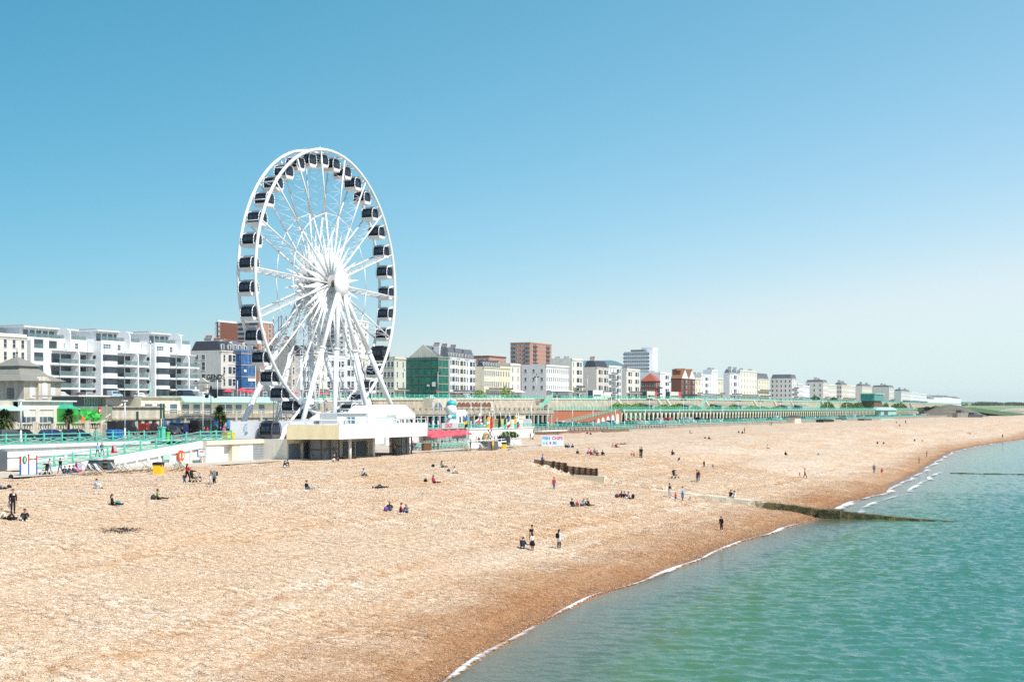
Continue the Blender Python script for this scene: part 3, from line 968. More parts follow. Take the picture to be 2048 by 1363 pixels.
for k in range(N_):
 a,c=RX0+(RX1-RX0)*k/N_,RX0+(RX1-RX0)*(k+1)/N_
 b.hexa([(a,114,5.4),(c,114,5.4),(c,114.5,5.4),(a,114.5,5.4),(a,114,zramp(a)),(c,114,zramp(c)),(c,114.5,zramp(c)),(a,114.5,zramp(a))],WHITE)
 b.hexa([(a,113.78,zramp(a)-0.95),(c,113.78,zramp(c)-0.95),(c,114.0,zramp(c)-0.95),(a,114.0,zramp(a)-0.95),(a,113.78,zramp(a)+0.02),(c,113.78,zramp(c)+0.02),(c,114.2,zramp(c)+0.02),(a,114.2,zramp(a)+0.02)],WHITE)
 if zramp(c)-0.95>6.4:
  b.box(c-0.35,c+0.05,113.8,113.99,5.4,zramp(c-.35)-0.96,WHITE)
b.box(RX1,XW,114,114.5,5.4,8.75,WHITE)
b.box(RX1,XW,113.78,114.2,7.8,8.77,WHITE)
b.build('wall',ramp_)
b=MB()
b.poly([(RX0,114.5,6.05),(RX1,114.5,8.74),(RX1,118.7,8.74),(RX0,118.7,6.05)],PAVING)
b.poly([(RX1,114.5,8.74),(XW+40,114.5,8.74),(XW+40,119.5,8.74),(RX1,119.5,8.74)],PAVING)
b.build('walkway',ramp_)
railing('railing','aqua railing with crossed bars on top of the long white sea wall',[(88,119.1,8.85),(S(318,119.1),119.1,8.85)],3.0,1.15,AQUA)
railing('railing','aqua railing with crossed bars climbing along the sloping ramp',[(RX0,114.1,6.15),(RX1,114.1,8.8),(S(463,114.1),114.1,8.8)],3.0,1.15,AQUA)
b=MB();xq=S(324,119.1);b.box(xq-0.35,xq+0.35,118.8,119.5,8.8,10.6,AQUA);b.box(xq-.42,xq+.42,118.73,119.57,10.45,10.65,AQUA)
tag(b.build('gate_pier'),'thick aqua post where the sea wall railing ends beside the ramp','post')
BX0,BX1=S(466,113.2),S(540,113.2)
st=thing('store_front',(BX0,113.2,5.9),'cream store front with white double doors and a grey shutter under the promenade','kiosk')
b=MB();xo0,xo1=S(447,113.4),S(463,113.4)
b.box(S(410,113.4),xo0,113.3,114.4,5.4,8.2,CREAM2)
b.box(xo1,BX1,113.3,114.4,5.4,8.2,CREAM)
b.box(S(410,113.4),BX1,113.1,114.4,8.2,8.78,CREAM)
b.box(xo0,xo1,116.6,116.9,5.4,8.2,GREYD)
b.build('wall',st)
b=MB();b.box(S(412,113.3),S(428,113.3),113.2,113.32,5.8,8.0,WHITE);b.box(S(429,113.3),S(440,113.3),113.2,113.32,5.8,8.0,WHITE);b.build('door',st)
b=MB();x0,x1=S(478,113.3),S(505,113.3);b.box(x0,(x0+x1)/2-.02,113.18,113.31,5.85,7.95,WHITEB);b.box((x0+x1)/2+.02,x1,113.18,113.31,5.85,7.95,WHITEB);b.build('door',st)
b=MB();x0,x1=S(506,113.3),S(533,113.3)
for k in range(12):b.box(x0,x1,113.2-0.03*(k%2),113.31,5.85+k*0.175,5.85+(k+1)*0.175,GREY)
b.build('shutter',st)
f=thing('drinks_fridge',(S(453,114),114.3,5.95),'glass-fronted drinks fridge with a blue frame standing in the doorway','fridge')
b=MB();x,y,z=f.location;b.box(x-.4,x+.4,y,y+.6,z,z+1.75,BLUE);b.build('cabinet',f)
b=MB();b.box(x-.32,x+.32,y-.03,y-.002,z+.25,z+1.5,GLASSB);b.build('door',f)
o=None
bast=thing('wheel_bastion',(182,108,6),'cream bastion carrying the wheel with grey roller doors under an overhanging deck','building')
b=MB()
L0,L1=S(539,112.8),S(748,112.8)
M0,M1,DM=S(574,109.3),S(748,109.3),109.3
b.box(L0,M0+7,112.8,120,5.3,9.0,CREAM2)
b.box(M0,M1,DM,120,5.3,8.78,CREAM2)
b.box(M0,M1-0.4,DM-.08,DM,8.15,8.25,CREAM2)
b.build('wall',bast)
for a,c in((577,599),(608,628),(635,652),(686,705),(712,731)):
 b=MB();x0,x1=S(a,DM),S(c,DM)
 for k in range(13):b.box(x0,x1,DM-.14-0.03*(k%2),DM-.01,5.7+k*0.185,5.7+(k+1)*0.185,SHUT)
 b.build('shutter',bast)
 b=MB()
 b.box(x1,x1+.22,DM-.45,DM,5.6,8.1,CREAM2);b.build('pilaster',bast)
deck=[(166.2,108.4),(169.1,101.8),(196.4,102.3),(197.8,112.7),(172.8,112.7)]
b=MB();b.prism(deck,8.8,9.55,CREAM2)
b.build('deck',bast)
def parapet(pts,z0,z1,m,th=0.25):
 q=MB()
 for(x0,y0),(x1,y1)in zip(pts[:-1],pts[1:]):
  u=Vector((x1-x0,y1-y0,0)).normalized();n_=Vector((-u.y,u.x,0))*th
  q.hexa([(x0,y0,z0),(x1,y1,z0),(x1+n_.x,y1+n_.y,z0),(x0+n_.x,y0+n_.y,z0),(x0,y0,z1),(x1,y1,z1),(x1+n_.x,y1+n_.y,z1),(x0+n_.x,y0+n_.y,z1)],m)
 return q
parapet([(166.2,108.38),(169.1,101.78)],8.78,10.75,CREAM_SHADE).build('parapet',bast)  # shade on this pier-facing side put into the colour as darker, yellower cream
parapet([(169.11,101.77),(196.4,102.27)],8.78,10.75,WHITE).build('parapet',bast)
parapet([(196.42,102.27),(197.8,112.7)],8.78,10.75,WHITE).build('parapet',bast)
b=MB()
pts=[(L0+.2,5.3),(L0+6.2,5.3),(L0+6.2,10.8),(L0+4.6,10.9),(L0+3.6,10.4),(L0+3.0,9.6),(L0+2.6,9.05),(L0+.2,9.05)]
b.extr(pts,'y',112.2,112.79,WHITE);b.build('shoulder',bast)
b=MB()
for x,y in((S(747,104.5),104.5),(S(700,103),103.0)):
 b.tube((x,y,5.3),(x,y,8.8),0.22,WHITE,n=10)
b.build('column',bast)
railing('railing','thin white handrail along the edge of the wheel deck',[(166.4,108.2,10.7),(169.2,102.0,10.7),(196.2,102.5,10.7)],2.6,0.75,PAINT,'simple',postw=0.03)
for pxl,pxr,dd,lb in((643,678,106,'grey glazed lift shaft with dark framing under the wheel deck'),(803,823,104.5,'slim grey framed lift shaft at the far end of the wheel deck')):
 x0,x1=S(pxl,dd),S(pxr,dd)
 t=thing('lift_shaft',((x0+x1)/2,dd,5.6),lb,'lift')
 b=MB()
 for x in(x0,(x0+x1)/2,x1):
  for y in(dd,dd+2):b.box(x-.08,x+.08,y-.08,y+.08,5.4,8.8,GREYD)
 for z in(5.6,7.2,8.6):b.box(x0,x1,dd-.06,dd+.06,z,z+.12,GREYD);b.box(x0-.06,x0+.06,dd,dd+2,z,z+.12,GREYD)
 b.tube((x0,dd-.02,5.6),((x0+x1)/2,dd-.02,8.6),.04,GREYD,n=4);b.tube(((x0+x1)/2,dd-.02,8.6),(x1,dd-.02,5.6),.04,GREYD,n=4)
 b.build('frame',t)
 b=MB();b.box(x0+.1,x1-.1,dd+.3,dd+1.9,5.4,8.75,GREY);b.build('glazing',t)
for k in range(5):
 x=176+k*4.6
b=MB()
hd=thing('hoarding',(S(462,112.5),112.6,8.8),'pale grey hoarding with a small teal wheel drawing around the foot of the big wheel','hoarding')
HX0,HX1=S(461,116),S(672,110.5)
b.hexa([(HX0,116,8.7),(HX1,110.5,8.7),(HX1,110.65,8.7),(HX0,116.15,8.7),(HX0,116,11.25),(HX1,110.5,11.25),(HX1,110.65,11.25),(HX0,116.15,11.25)],mat('hoarding_grey',(0.52,0.55,0.60),0.6,0.03))
b.build('panel',hd)
TEAL=mat('teal_print',(0.10,0.33,0.38),0.6,0.02)
ang=math.atan2(-5.5,HX1-HX0)
def on_hoard(px,dz):
 f_=0.0
 for _ in range(30):
  x=HX0+(HX1-HX0)*f_;y=116-5.5*f_
  if PXY(x,y,10)[0]<px:f_+=0.01
 return(x,y-0.03,8.8+dz)
c=on_hoard(491,1.5)
b=MB()
for k in range(24):
 a0,a1=2*math.pi*k/24,2*math.pi*(k+1)/24
 b.tube((c[0]+.55*math.cos(a0),c[1]-.02,c[2]+.55*math.sin(a0)),(c[0]+.55*math.cos(a1),c[1]-.02,c[2]+.55*math.sin(a1)),0.035,TEAL,n=4)
for k in range(5):b.tube((c[0],c[1]-.02,c[2]),(c[0]+.5*math.cos(k*1.25),c[1]-.02,c[2]+.5*math.sin(k*1.25)),0.012,TEAL,n=3)
b.extr([(c[0]-.5,c[2]-.8),(c[0]+1.0,c[2]-.8),(c[0]+.9,c[2]-.6),(c[0]+.5,c[2]-.45),(c[0]+.3,c[2]-.6),(c[0],c[2]-.55)],'y',c[1]-.05,c[1]-.02,TEAL)
b.build('emblem',hd)
c2=on_hoard(508,1.65)
text_mesh('lettering','Brighton Wheel',0.55,TEAL,hd,(c2[0]+2.3,c2[1]-.2,c2[2]),(RAD(90),0,ang))
text_mesh('lettering','www.brightonwheel.com',0.24,TEAL,hd,(c2[0]+2.9,c2[1]-.24,c2[2]-.5),(RAD(90),0,ang))
to=thing('ticket_office',(185,108,9.55),'low white ticket office with a pale blue sign on the wheel deck','kiosk')
d_=107.6
x0,x1,x2=S(674,d_),S(731,d_),S(790,d_)
b=MB();b.box(x0,x1,d_,d_+3,9.5,12.3,GREYP if False else mat('pale_grey_panel',(0.58,0.60,0.64),0.6,0.03));b.box(x1,x2,d_-.5,d_+3,9.5,12.35,WHITEB)
b.box(x0,x1+.2,d_-.3,d_+3.2,12.31,12.45,WHITEB);b.build('wall',to)
windows(to,'s',[S(697,d_),S(706,d_)],[11.2],d_,0.85,1.1,GLASSB,TEAL)
text_mesh('lettering','brightonwheel',0.75,mat('pale_blue_print',(0.45,0.74,0.80),0.6,0.02),to,((x1+x2)/2,d_-.53,11.6),(RAD(90),0,0))
mq=thing('marquee',(190,108,9.55),'white gabled marquee with arched window and open front on the wheel deck','marquee')
x3,x4,dm=S(792,105.5),S(829,105.5),105.5
b=MB();ze,zr_=12.1,13.6
xm=(x3+x4)/2
b.poly([(x3-.1,dm-.1,ze),(x4+.1,dm-.1,ze),(x4+.1,dm-.1,ze-.55),(x3-.1,dm-.1,ze-.55)],CANVAS)
b.extr([(x3-.1,ze),(x4+.1,ze),(xm,zr_)],'y',dm-.08,dm+7,CANVAS)
b.box(S(737,107.6),x3,109,112.4,12.4,12.5,CANVAS)
b.extr([(S(733,109),12.4),(x3+1,12.4),(x3+1,13.5),(S(745,109),13.5)],'y',109.2,112.4,CANVAS)
b.build('roof',mq)
b=MB()
for a,c_ in((x3,S(799.5,dm)),(S(808,dm),S(812,dm)),(S(826,dm),x4)):b.box(a,c_,dm,dm+.05,9.55,ze-.4,CANVAS)
b.box(x3,x3+.05,dm,dm+6.8,9.55,ze,CANVAS)
b.build('side_wall',mq)
b=MB();b.box(x3,x4,dm+6.5,dm+6.8,9.55,ze,mat('tan_lining',(0.5,0.36,0.18),0.8,0.05));b.build('lining',mq)
b=MB();xw=S(795.5,dm);b.extr([(xw-.3,9.8),(xw+.3,9.8),(xw+.3,11),(xw,11.35),(xw-.3,11)],'y',dm-.03,dm-.004,GLASSB);b.build('window',mq)
b=MB();b.lathe([(3.2,0),(1.6,0.9),(0.1,1.7)],CANVAS,(S(640,117),117,10.8),4);b.box(S(640,117)-2.2,S(640,117)+2.2,115,119,8.8,10.8,WHITEB)
tag(b.build('boarding_tent'),'small white peaked tent between the legs of the big wheel','tent')
# AQUARIUM AND TERRACES ALONG THE ROAD
aq=thing('aquarium_terrace',(200,152,8.8),'long cream stone terrace with arched blue posters below and glazed rooms above','building')
Dq=152.0
b=MB()
AX0,AX1=S(212,Dq),S(640,Dq)
b.box(S(318,Dq),AX1,Dq,Dq+10,8.7,11.6,STONEL)
b.box(S(318,Dq),AX1,Dq-.3,Dq+.1,11.35,11.85,STONE)
b.box(AX0,S(318,Dq),Dq-1.2,Dq+10,11.2,13.4,STONEL)
b.box(AX0,S(318,Dq),Dq-1.35,Dq-1.2,11.2,11.5,STONE);b.box(AX0,S(318,Dq),Dq-1.5,Dq-1.2,13.2,13.45,STONE)
for p in(215,232,262,275,290,305,316):
 b.box(S(p,Dq)-.35,S(p,Dq)+.35,Dq-1.15,Dq+.2,8.7,11.2,STONEL)
b.box(AX0,S(318,Dq),Dq+2.5,Dq+3,8.7,11.2,GREYD)
b.build('wall',aq)
POSTER=mat('blue_poster',(0.03,0.20,0.50),0.4,0.9,1.3)
def arch_panel(parent,x,y0,z0,w,h,m,name='arch_panel',th=0.06):
 q=MB();pts=[(x-w/2,z0),(x+w/2,z0),(x+w/2,z0+h-w/2)]
 for k in range(1,8):
  a=math.pi*k/8;pts.append((x+w/2*math.cos(a),z0+h-w/2+w/2*math.sin(a)))
 pts.append((x-w/2,z0+h-w/2))
 q.extr(pts,'y',y0-th,y0+.0,m);return q.build(name,parent)
for p in(330,343,357,383,396,409,432,444,456,470,520,532):
 arch_panel(aq,S(p,Dq),Dq,9.3,0.95,1.95,POSTER,'poster')
for p in(319,368,420,470,520,570):
 b=MB();b.box(S(p,Dq)-.3,S(p,Dq)+.3,Dq-.35,Dq-.02,8.7,12.75,STONEL);b.build('pier',aq)
b=MB()
x=S(322,Dq);xe=S(640,Dq)
b.box(x,xe,Dq-.22,Dq+.0,12.55,12.72,STONEL)
while x<xe:
 b.lathe([(0.08,0),(0.13,0.2),(0.06,0.5),(0.08,0.68)],STONEL,(x,Dq-.1,11.86),5);x+=0.42
b.build('balustrade',aq)
b=MB()
UX0,UX1=S(282,160),S(640,160)
b.box(UX0,UX1,160,170,11.6,15.0,CREAM)
b.box(UX0,S(360,160),159.6,170,15.0,15.15,STONEL)
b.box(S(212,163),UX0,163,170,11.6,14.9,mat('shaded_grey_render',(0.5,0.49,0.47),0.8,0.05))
b.box(S(212,163),UX0,161.5,170,14.9,15.1,DARKROOF)
b.build('upper_wall',aq)
b=MB();b.hexa([(S(360,160),158.9,14.2),(UX1,158.9,14.2),(UX1,160,14.2),(S(360,160),160,14.2),(S(360,160),159.9,15.3),(UX1,159.9,15.3),(UX1,165,15.4),(S(360,160),165,15.4)],AQUAL)
xx=S(362,160)
while xx<UX1:
 b.box(xx,xx+.12,158.8,158.9,14.1,14.35,AQUAL);xx+=.5
b.build('canopy',aq)
windows(aq,'s',[S(p,160)for p in(297,321,347,371,393,415,443,458,477,500,523)],[12.95],160,2.2,1.9,GLASSB,FRAME)
windows(aq,'s',[S(p,163)for p in(224,245,262)],[12.95],163,2.4,1.5,GLASS,GREYP)
gw=thing('glass_pavilion',(S(150,165),165,12),'glazed room under a thin flat roof beside the green tarpaulin','building')
b=MB();b.box(S(120,166),S(230,162),162,172,15.05,15.25,CREAM2);b.build('roof',gw)
b=MB();b.box(S(150,166),S(213,163),164,171,11.6,15.05,GLASSB);b.build('glazing',gw)
b=MB()
for k in range(12):
 x=S(150,166)+(S(213,163)-S(150,166))*k/11
 b.box(x-.06,x+.06,163.9,164,11.6,15.05,AQUAL)
for z in(12.6,13.8):b.box(S(150,166),S(213,163),163.92,163.995,z,z+.1,AQUAL)
b.build('frame',gw)
cp=thing('restaurant_pavilion',(S(90,156),156,9),'cream single-storey pavilion with tall white windows behind a stone balustrade','building')
dd=156
xa,xb=S(38,dd),S(146,dd)
b=MB();b.box(xa,xb,dd,dd+8,8.7,14.1,CREAM2)
b.box(xa-.3,S(150,dd),dd-.4,dd+8.2,14.1,14.3,WHITE);b.box(xa,xb,dd+.2,dd+8,13.2,14.1,GREY)
for p in(40,74,109,144):b.box(S(p,dd)-.4,S(p,dd)+.4,dd-.2,dd-.005,8.7,13.2,CREAM2)
b.box(xa,xb,dd-.12,dd-.004,12.85,13.2,WHITE)
b.build('wall',cp)
windows(cp,'s',[S(57,dd),S(90,dd),S(122,dd)],[10.85],dd,3.0,1.9,GLASSB,FRAME,bars=False)
b=MB();b.hexa([(S(-30,157),154.5,12.7),(S(36,157),154.5,12.7),(S(36,157),157,12.7),(S(-30,157),157,12.7),(S(-30,157),157,13.5),(S(36,157),157,13.5),(S(36,157),158,13.5),(S(-30,157),158,13.5)],AQUAL);b.build('awning',cp)
b=MB();b.box(S(-40,157),S(37,157),157,164,8.7,14.2,BEIGE);b.build('side_wing',cp)
b=MB();sx_=S(5,156.9);
for k in range(1):b.lathe([(0.02,0),(0.42,0.0),(0.42,0.03),(0.02,0.03)],ORANGE if False else mat('orange_disc',(0.75,0.25,0.05),0.5,0.05),(0,0,0),14)
b.v=[(sx_+v[0],156.9-v[2],12.2+v[1])for v in b.v];b.build('round_sign',cp)
bw=thing('balustrade_wall',(S(100,Dq),Dq,8.8),'stone balustrade on a low wall in front of the cream pavilion','wall')
b=MB();x0,x1=S(-40,Dq),S(205,Dq)
b.box(x0,x1,Dq,Dq+.5,8.7,9.85,STONEL);b.box(x0,x1,Dq,Dq+.5,10.75,10.95,STONEL);b.build('wall',bw)
for p in(-6,30,69,105,139,173,204):
 b=MB();b.box(S(p,Dq)-.4,S(p,Dq)+.4,Dq-.1,Dq+.6,8.7,11.1,STONEL);b.build('pier',bw)
b=MB();x=x0
while x<x1:
 b.lathe([(0.1,0),(0.16,0.25),(0.07,0.6),(0.1,0.92)],STONEL,(x,Dq+.25,9.85),5);x+=0.55
b.build('baluster',bw)['kind']='stuff'
stt=thing('stone_staircase',(S(210,Dq),Dq,8.8),'stone stair with raking balustrade climbing behind the blue bins','staircase')
b=MB();x0,x1=S(203,Dq),S(236,Dq)
b.hexa([(x0,Dq-1,8.7),(x1,Dq-1,8.7),(x1,Dq+1.5,8.7),(x0,Dq+1.5,8.7),(x0,Dq-1,10.6),(x1,Dq-1,12.8),(x1,Dq+1.5,12.8),(x0,Dq+1.5,10.6)],STONEL);b.build('flight',stt)
b=MB()
for k in range(9):
 f_=(k+.5)/9;b.tube((x0+(x1-x0)*f_,Dq-.9,10.6+2.2*f_),(x0+(x1-x0)*f_,Dq-.9,11.5+2.2*f_),.09,STONEL)
b.hexa([(x0,Dq-1.05,11.45),(x1,Dq-1.05,13.65),(x1,Dq-.75,13.65),(x0,Dq-.75,11.45),(x0,Dq-1.05,11.65),(x1,Dq-1.05,13.85),(x1,Dq-.75,13.85),(x0,Dq-.75,11.65)],STONEL)
b.build('balustrade',stt)
tp=thing('tarpaulin_shelter',(S(160,154),154,9),'bright green tarpaulin draped over a boxed works enclosure','tarpaulin')
TARP=mat('green_tarpaulin',(0.05,0.42,0.07),0.5,0.35,1.5,0.6);TARP2=mat('teal_tarpaulin',(0.05,0.45,0.28),0.5,0.25,1.5,0.5)
x0,x1,x2=S(137,153.5),S(157,153.5),S(203,153.5)
b=MB();b.box(x0,x1,153.5,158,10.2,13.0,TARP);b.build('screen',tp)
rs=random.Random(4);b=MB();nx,nz=14,6
P_=[[(x1+(x2-x1)*i/nx,153.3-rs.uniform(0,.5),13.1-.5*i/nx-j*(0.42 if i<9 else 0.3)*(1+.3*math.sin(i*.8))+rs.uniform(-.1,.1))for j in range(nz)]for i in range(nx+1)]
for i in range(nx):
 for j in range(nz-1):b.poly([P_[i][j],P_[i+1][j],P_[i+1][j+1],P_[i][j+1]],TARP,True)
b.build('drape',tp)
b=MB();b.hexa([(x0,153.6,13.02),(x2-1,153.6,12.62),(x2-1,158,12.62),(x0,158,13.02),(x0+1,153.8,13.6),(x2-5,153.8,13.1),(x2-5,158,13.1),(x0+1,158,13.6)],TARP2);b.build('top_sheet',tp)
b=MB();b.box(S(198,153),S(226,153),153.0,153.15,12.2,13.3,RED)
for k in range(5):b.box(S(198+k*6,153),S(201+k*6,153),152.97,153,12.5,12.9,WHITE)
tag(b.build('works_barrier'),'red and white works barrier beside the green tarpaulin','barrier')
b=MB();b.hexa([(S(159,152.8),152.8,10.4),(S(166,152.8),152.8,10.4),(S(166,152.9),152.9,10.4),(S(159,152.9),152.9,10.4),(S(165,152.8),152.8,11.9),(S(171,152.8),152.8,11.5),(S(171,152.9),152.9,11.5),(S(165,152.9),152.9,11.9)],mat('orange_mesh',(0.8,0.22,0.03),0.6,0.3,6))
tag(b.build('safety_netting'),'scrap of orange safety netting leaning under the green tarpaulin','netting')
pg=thing('entrance_pavilion',(S(50,176),176,13),'stone entrance pavilion with a swept lead roof and dark spire','building')
dp=176
xc=S(49,dp);x0,x1=S(2,dp+8)-0,S(122,dp)
zb=11.5
xl,xr=S(48,dp),S(122,dp)
dep=DB(-60,xl)-dp
b=MB()
b.box(xl,xr,dp,dp+12,zb,Z(60,765,dp),STONEL)
b.box(xl-.25,xr+.25,dp-.3,dp+12,Z(60,765,dp),Z(60,761,dp),STONEL)
b.box(xl,xr,dp-.12,dp,Z(60,800,dp),Z(60,797,dp),STONE)
b.box(S(73,dp),S(97,dp),dp-.5,dp+1,zb,Z(85,757,dp),STONEL)
b.extr([(S(76,dp),Z(85,757,dp)),(S(94,dp),Z(85,757,dp)),(S(90,dp),Z(85,753,dp)),(S(80,dp),Z(85,753,dp))],'y',dp-.5,dp+.5,STONEL)
b.build('wall',pg)
arch_panel(pg,S(85,dp),dp-.5,Z(85,797,dp),1.4,3.0,WHITE,'arch_panel')
for p in(64,106):
 b=MB();b.box(S(p,dp)-.6,S(p,dp)+.6,dp-.05,dp-.0,Z(p,796,dp),Z(p,774,dp),WHITE);b.build('panel',pg)
for k in range(3):
 b=MB();yq=dp+2.2+k*3.6;b.box(xl-.05,xl,yq,yq+1.6,Z(40,796,dp),Z(40,775,dp),GREYD)
 for q in range(7):b.box(xl-.12,xl-.05,yq,yq+1.6,Z(40,794,dp)+q*.25,Z(40,794,dp)+q*.25+.07,STONEL)
 b.build('louvre',pg)
b=MB();cx_,cy_=xl+4.2,dp+5.5;ze=Z(50,761,dp)
b_prof=[(7.4,0),(4.6,1.1),(3.2,2.2),(3.15,2.6),(3.6,2.65),(1.6,3.6),(0.25,4.3)]
for(r0,z0_),(r1,z1_)in zip(b_prof[:-1],b_prof[1:]):
 q0=[(cx_+sx_*r0*.75,cy_+sy_*r0*.85,ze+z0_)for sx_,sy_ in((-1,-1),(1,-1),(1,1),(-1,1))]
 q1=[(cx_+sx_*r1*.75,cy_+sy_*r1*.85,ze+z1_)for sx_,sy_ in((-1,-1),(1,-1),(1,1),(-1,1))]
 for k in range(4):b.poly([q0[k],q0[(k+1)%4],q1[(k+1)%4],q1[k]],LEAD)
b.build('roof',pg)
b=MB();b.tube((cx_,cy_,ze+4.2),(cx_,cy_,ze+6.0),.12,IRON,.03);b.ball((cx_,cy_,ze+5.0),.2,IRON,6);b.build('spire',pg)
# MODERN APARTMENT BLOCK (stepped bays)
va=thing('apartment_block',(S(50,250),250,15.5),'white modern apartment block with stepped curved bays and glass balconies','apartment building')
VG=mat('balcony_glass',(0.17,0.27,0.27),0.15,0.2,1.0,spec=0.6,alpha=0.55)
LV=[15.7,18.3,21.3,24.4,27.6,30.3,33.3]
def va_block(sa,sb,d,extra=0.0,first=False):
 """bow tower from sa to sa+5, balconies to sb"""
 b=MB()
 b.box(sa,sb,d,d+22,15.0,LV[5],WHITEB)
 b.box(sa,sb,d-.05,d+.3,LV[5],LV[5]+.35,WHITEB)
 b.box(sa+1.0,sb-2.0,d+3.5,d+20,LV[5],LV[6]-.2,WHITEB)
 b.box(sa+.6,sb-1.2,d+1.6,d+20.5,LV[6]-.2,LV[6]+.12,WHITEB)
 b.box(sa+5,sb-4,d+6,d+14,LV[6]+.12,LV[6]+.7,GREY)
 b.build('wall',va)
 windows(va,'s',[sa+3+k*2.3 for k in range(int((sb-sa-6)/2.3))],[LV[5]+1.35],d+3.5,1.9,2.1,GLASSB,FRAME,bars=False)
 q=MB();q.box(sa+.2,sb-.2,d+.1,d+.14,LV[5]+.35,LV[5]+1.35,VG);q.build('balustrade',va)
 tw=sa+0.6;twe=tw+4.9
 if not first:
  for k in range(4):
   z0,z1=LV[k],LV[k+1]
   def bow(za,zb_,m,bulge,nm):
    q=MB();n=10;pts=[]
    for i in range(n+1):
     a=math.pi*i/n;pts.append(((tw+twe)/2-math.cos(a)*(twe-tw)/2,d-math.sin(a)**.7*bulge if 0<i<n else d-.02))
    pts+=[(twe,d+.2),(tw,d+.2)]
    q.prism(pts,za,zb_,m);q.build(nm,va)
   bow(z0+.9,z0+2.55,GLASS,1.35,'strip_window')
   bow(z0+2.55,z1+.9,WHITEB,1.55,'curved_band')
  windows(va,'s',[tw+1.6],[LV[4]+1.5],d,3.0,1.3,GLASSB,FRAME)
  windows(va,'s',[twe+1.4],[LV[4]+1.4],d,1.3,1.5,GLASSB,FRAME)
  q=MB()
  for k in range(4):
   n_=12
   q.extr([(d+2.2+.5*math.cos(2*math.pi*i/n_),LV[k]+1.9+.5*math.sin(2*math.pi*i/n_))for i in range(n_)],'x',sa-.04,sa-.003,GLASS)
  q.build('round_window',va)
  x0=twe+.2
 else:
  for xi,dz in((sa+3.9,0),(sa+9.6,0)):
   pass
  for k in range(5):
   q=MB();q.box(sa+2.2,sa+5.4,d-.02,d-.005,LV[k]+.5,LV[k]+2.55,GLASS);q.build('recess',va)
   q=MB();q.box(sa+2.2,sa+5.4,d-.08,d-.05,LV[k]+.45,LV[k]+1.45,VG);q.build('balustrade',va)
  q=MB();q.box(sa+7.4,sa+10.2,d-.02,d-.005,LV[4]+.5,LV[4]+2.4,GLASS);q.build('recess',va)
  windows(va,'s',[sa+13.2,sa+17.4],[LV[4]+1.4],d,1.3,1.5,GLASSB,FRAME)
  x0=sa+8.0
  q=MB();q.box(sa-.0,sa+.9,d-1.0,d,15,LV[5]-.4,WHITEB);q.build('fin',va)
 for k in range(4):
  q=MB();q.box(x0+.2,sb-.4,d-.04,d-.006,LV[k]+.15,LV[k]+2.45,GLASS);q.build('glazing',va)
  q=MB()
  for i in range(2):
   xx=x0+3.2+i*(sb-x0-2)/2;q.box(xx,xx+.35,d-.07,d-.041,LV[k]+.1,LV[k]+2.5,WHITEB)
  q.build('mullion',va)
  if k:
   q=MB();pts=[(x0-.3,d),(x0-.2,d-1.2),(x0+1.2,d-2.4),(sb+.9,d-2.4),(sb+1.3,d-1.2),(sb+1.3,d)]
   q.prism(pts,LV[k]-.42,LV[k]+.02,WHITEB);q.build('balcony',va)
   q=MB();q.box(x0+.6,sb+1.0,d-2.32,d-2.28,LV[k]+.02,LV[k]+1.08,VG);q.box(x0+.6,sb+1.0,d-2.34,d-2.26,LV[k]+1.08,LV[k]+1.13,GREYP);q.build('balustrade',va)
 q=MB();q.box(x0+.3,sb+.3,d-1.9,d,LV[4]-.05,LV[4]+.12,WHITEB);q.build('canopy',va)
 fx=(x0+sb)/2+.8
 for zt,out,fx2 in((LV[4]+.5,2.7,fx),(LV[6]+.1,1.9,fx-2.4)):
  z_0=15.0 if zt<29 else LV[4]+.5
  q=MB();r=1.7;pts=[(d+.3,z_0),(d-out,z_0),(d-out,zt-r)]
  for i in range(1,7):
   a=math.pi/2*i/6;pts.append((d-out+r-r*math.cos(a),zt-r+r*math.sin(a)))
  pts.append((d+2.5,zt));pts.append((d+2.5,zt-2));pts.append((d+.3,zt-2))
  q.extr(pts,'x',fx2-.18,fx2+.18,WHITEB);q.build('curved_fin',va)
va_block(269.5,290.8,250.5,first=True)
va_block(291.0,306.7,246.0)
va_block(306.9,322.3,241.5)
q=MB();q.box(240,269.4,252,270,15,LV[5]-1.2,WHITEB);q.box(236,269.4,258,268,LV[5]-1.2,LV[6]-.6,SLATE);q.build('wing',va)
q=MB();q.box(269.5,321,238.2,239.4,15,16.1,mat('planter_hedge',(0.22,0.20,0.03),0.95,0.6,1.4));tag(q.build('planting'),'low planting with yellow flowers below the white apartment block','planting',kind='stuff')
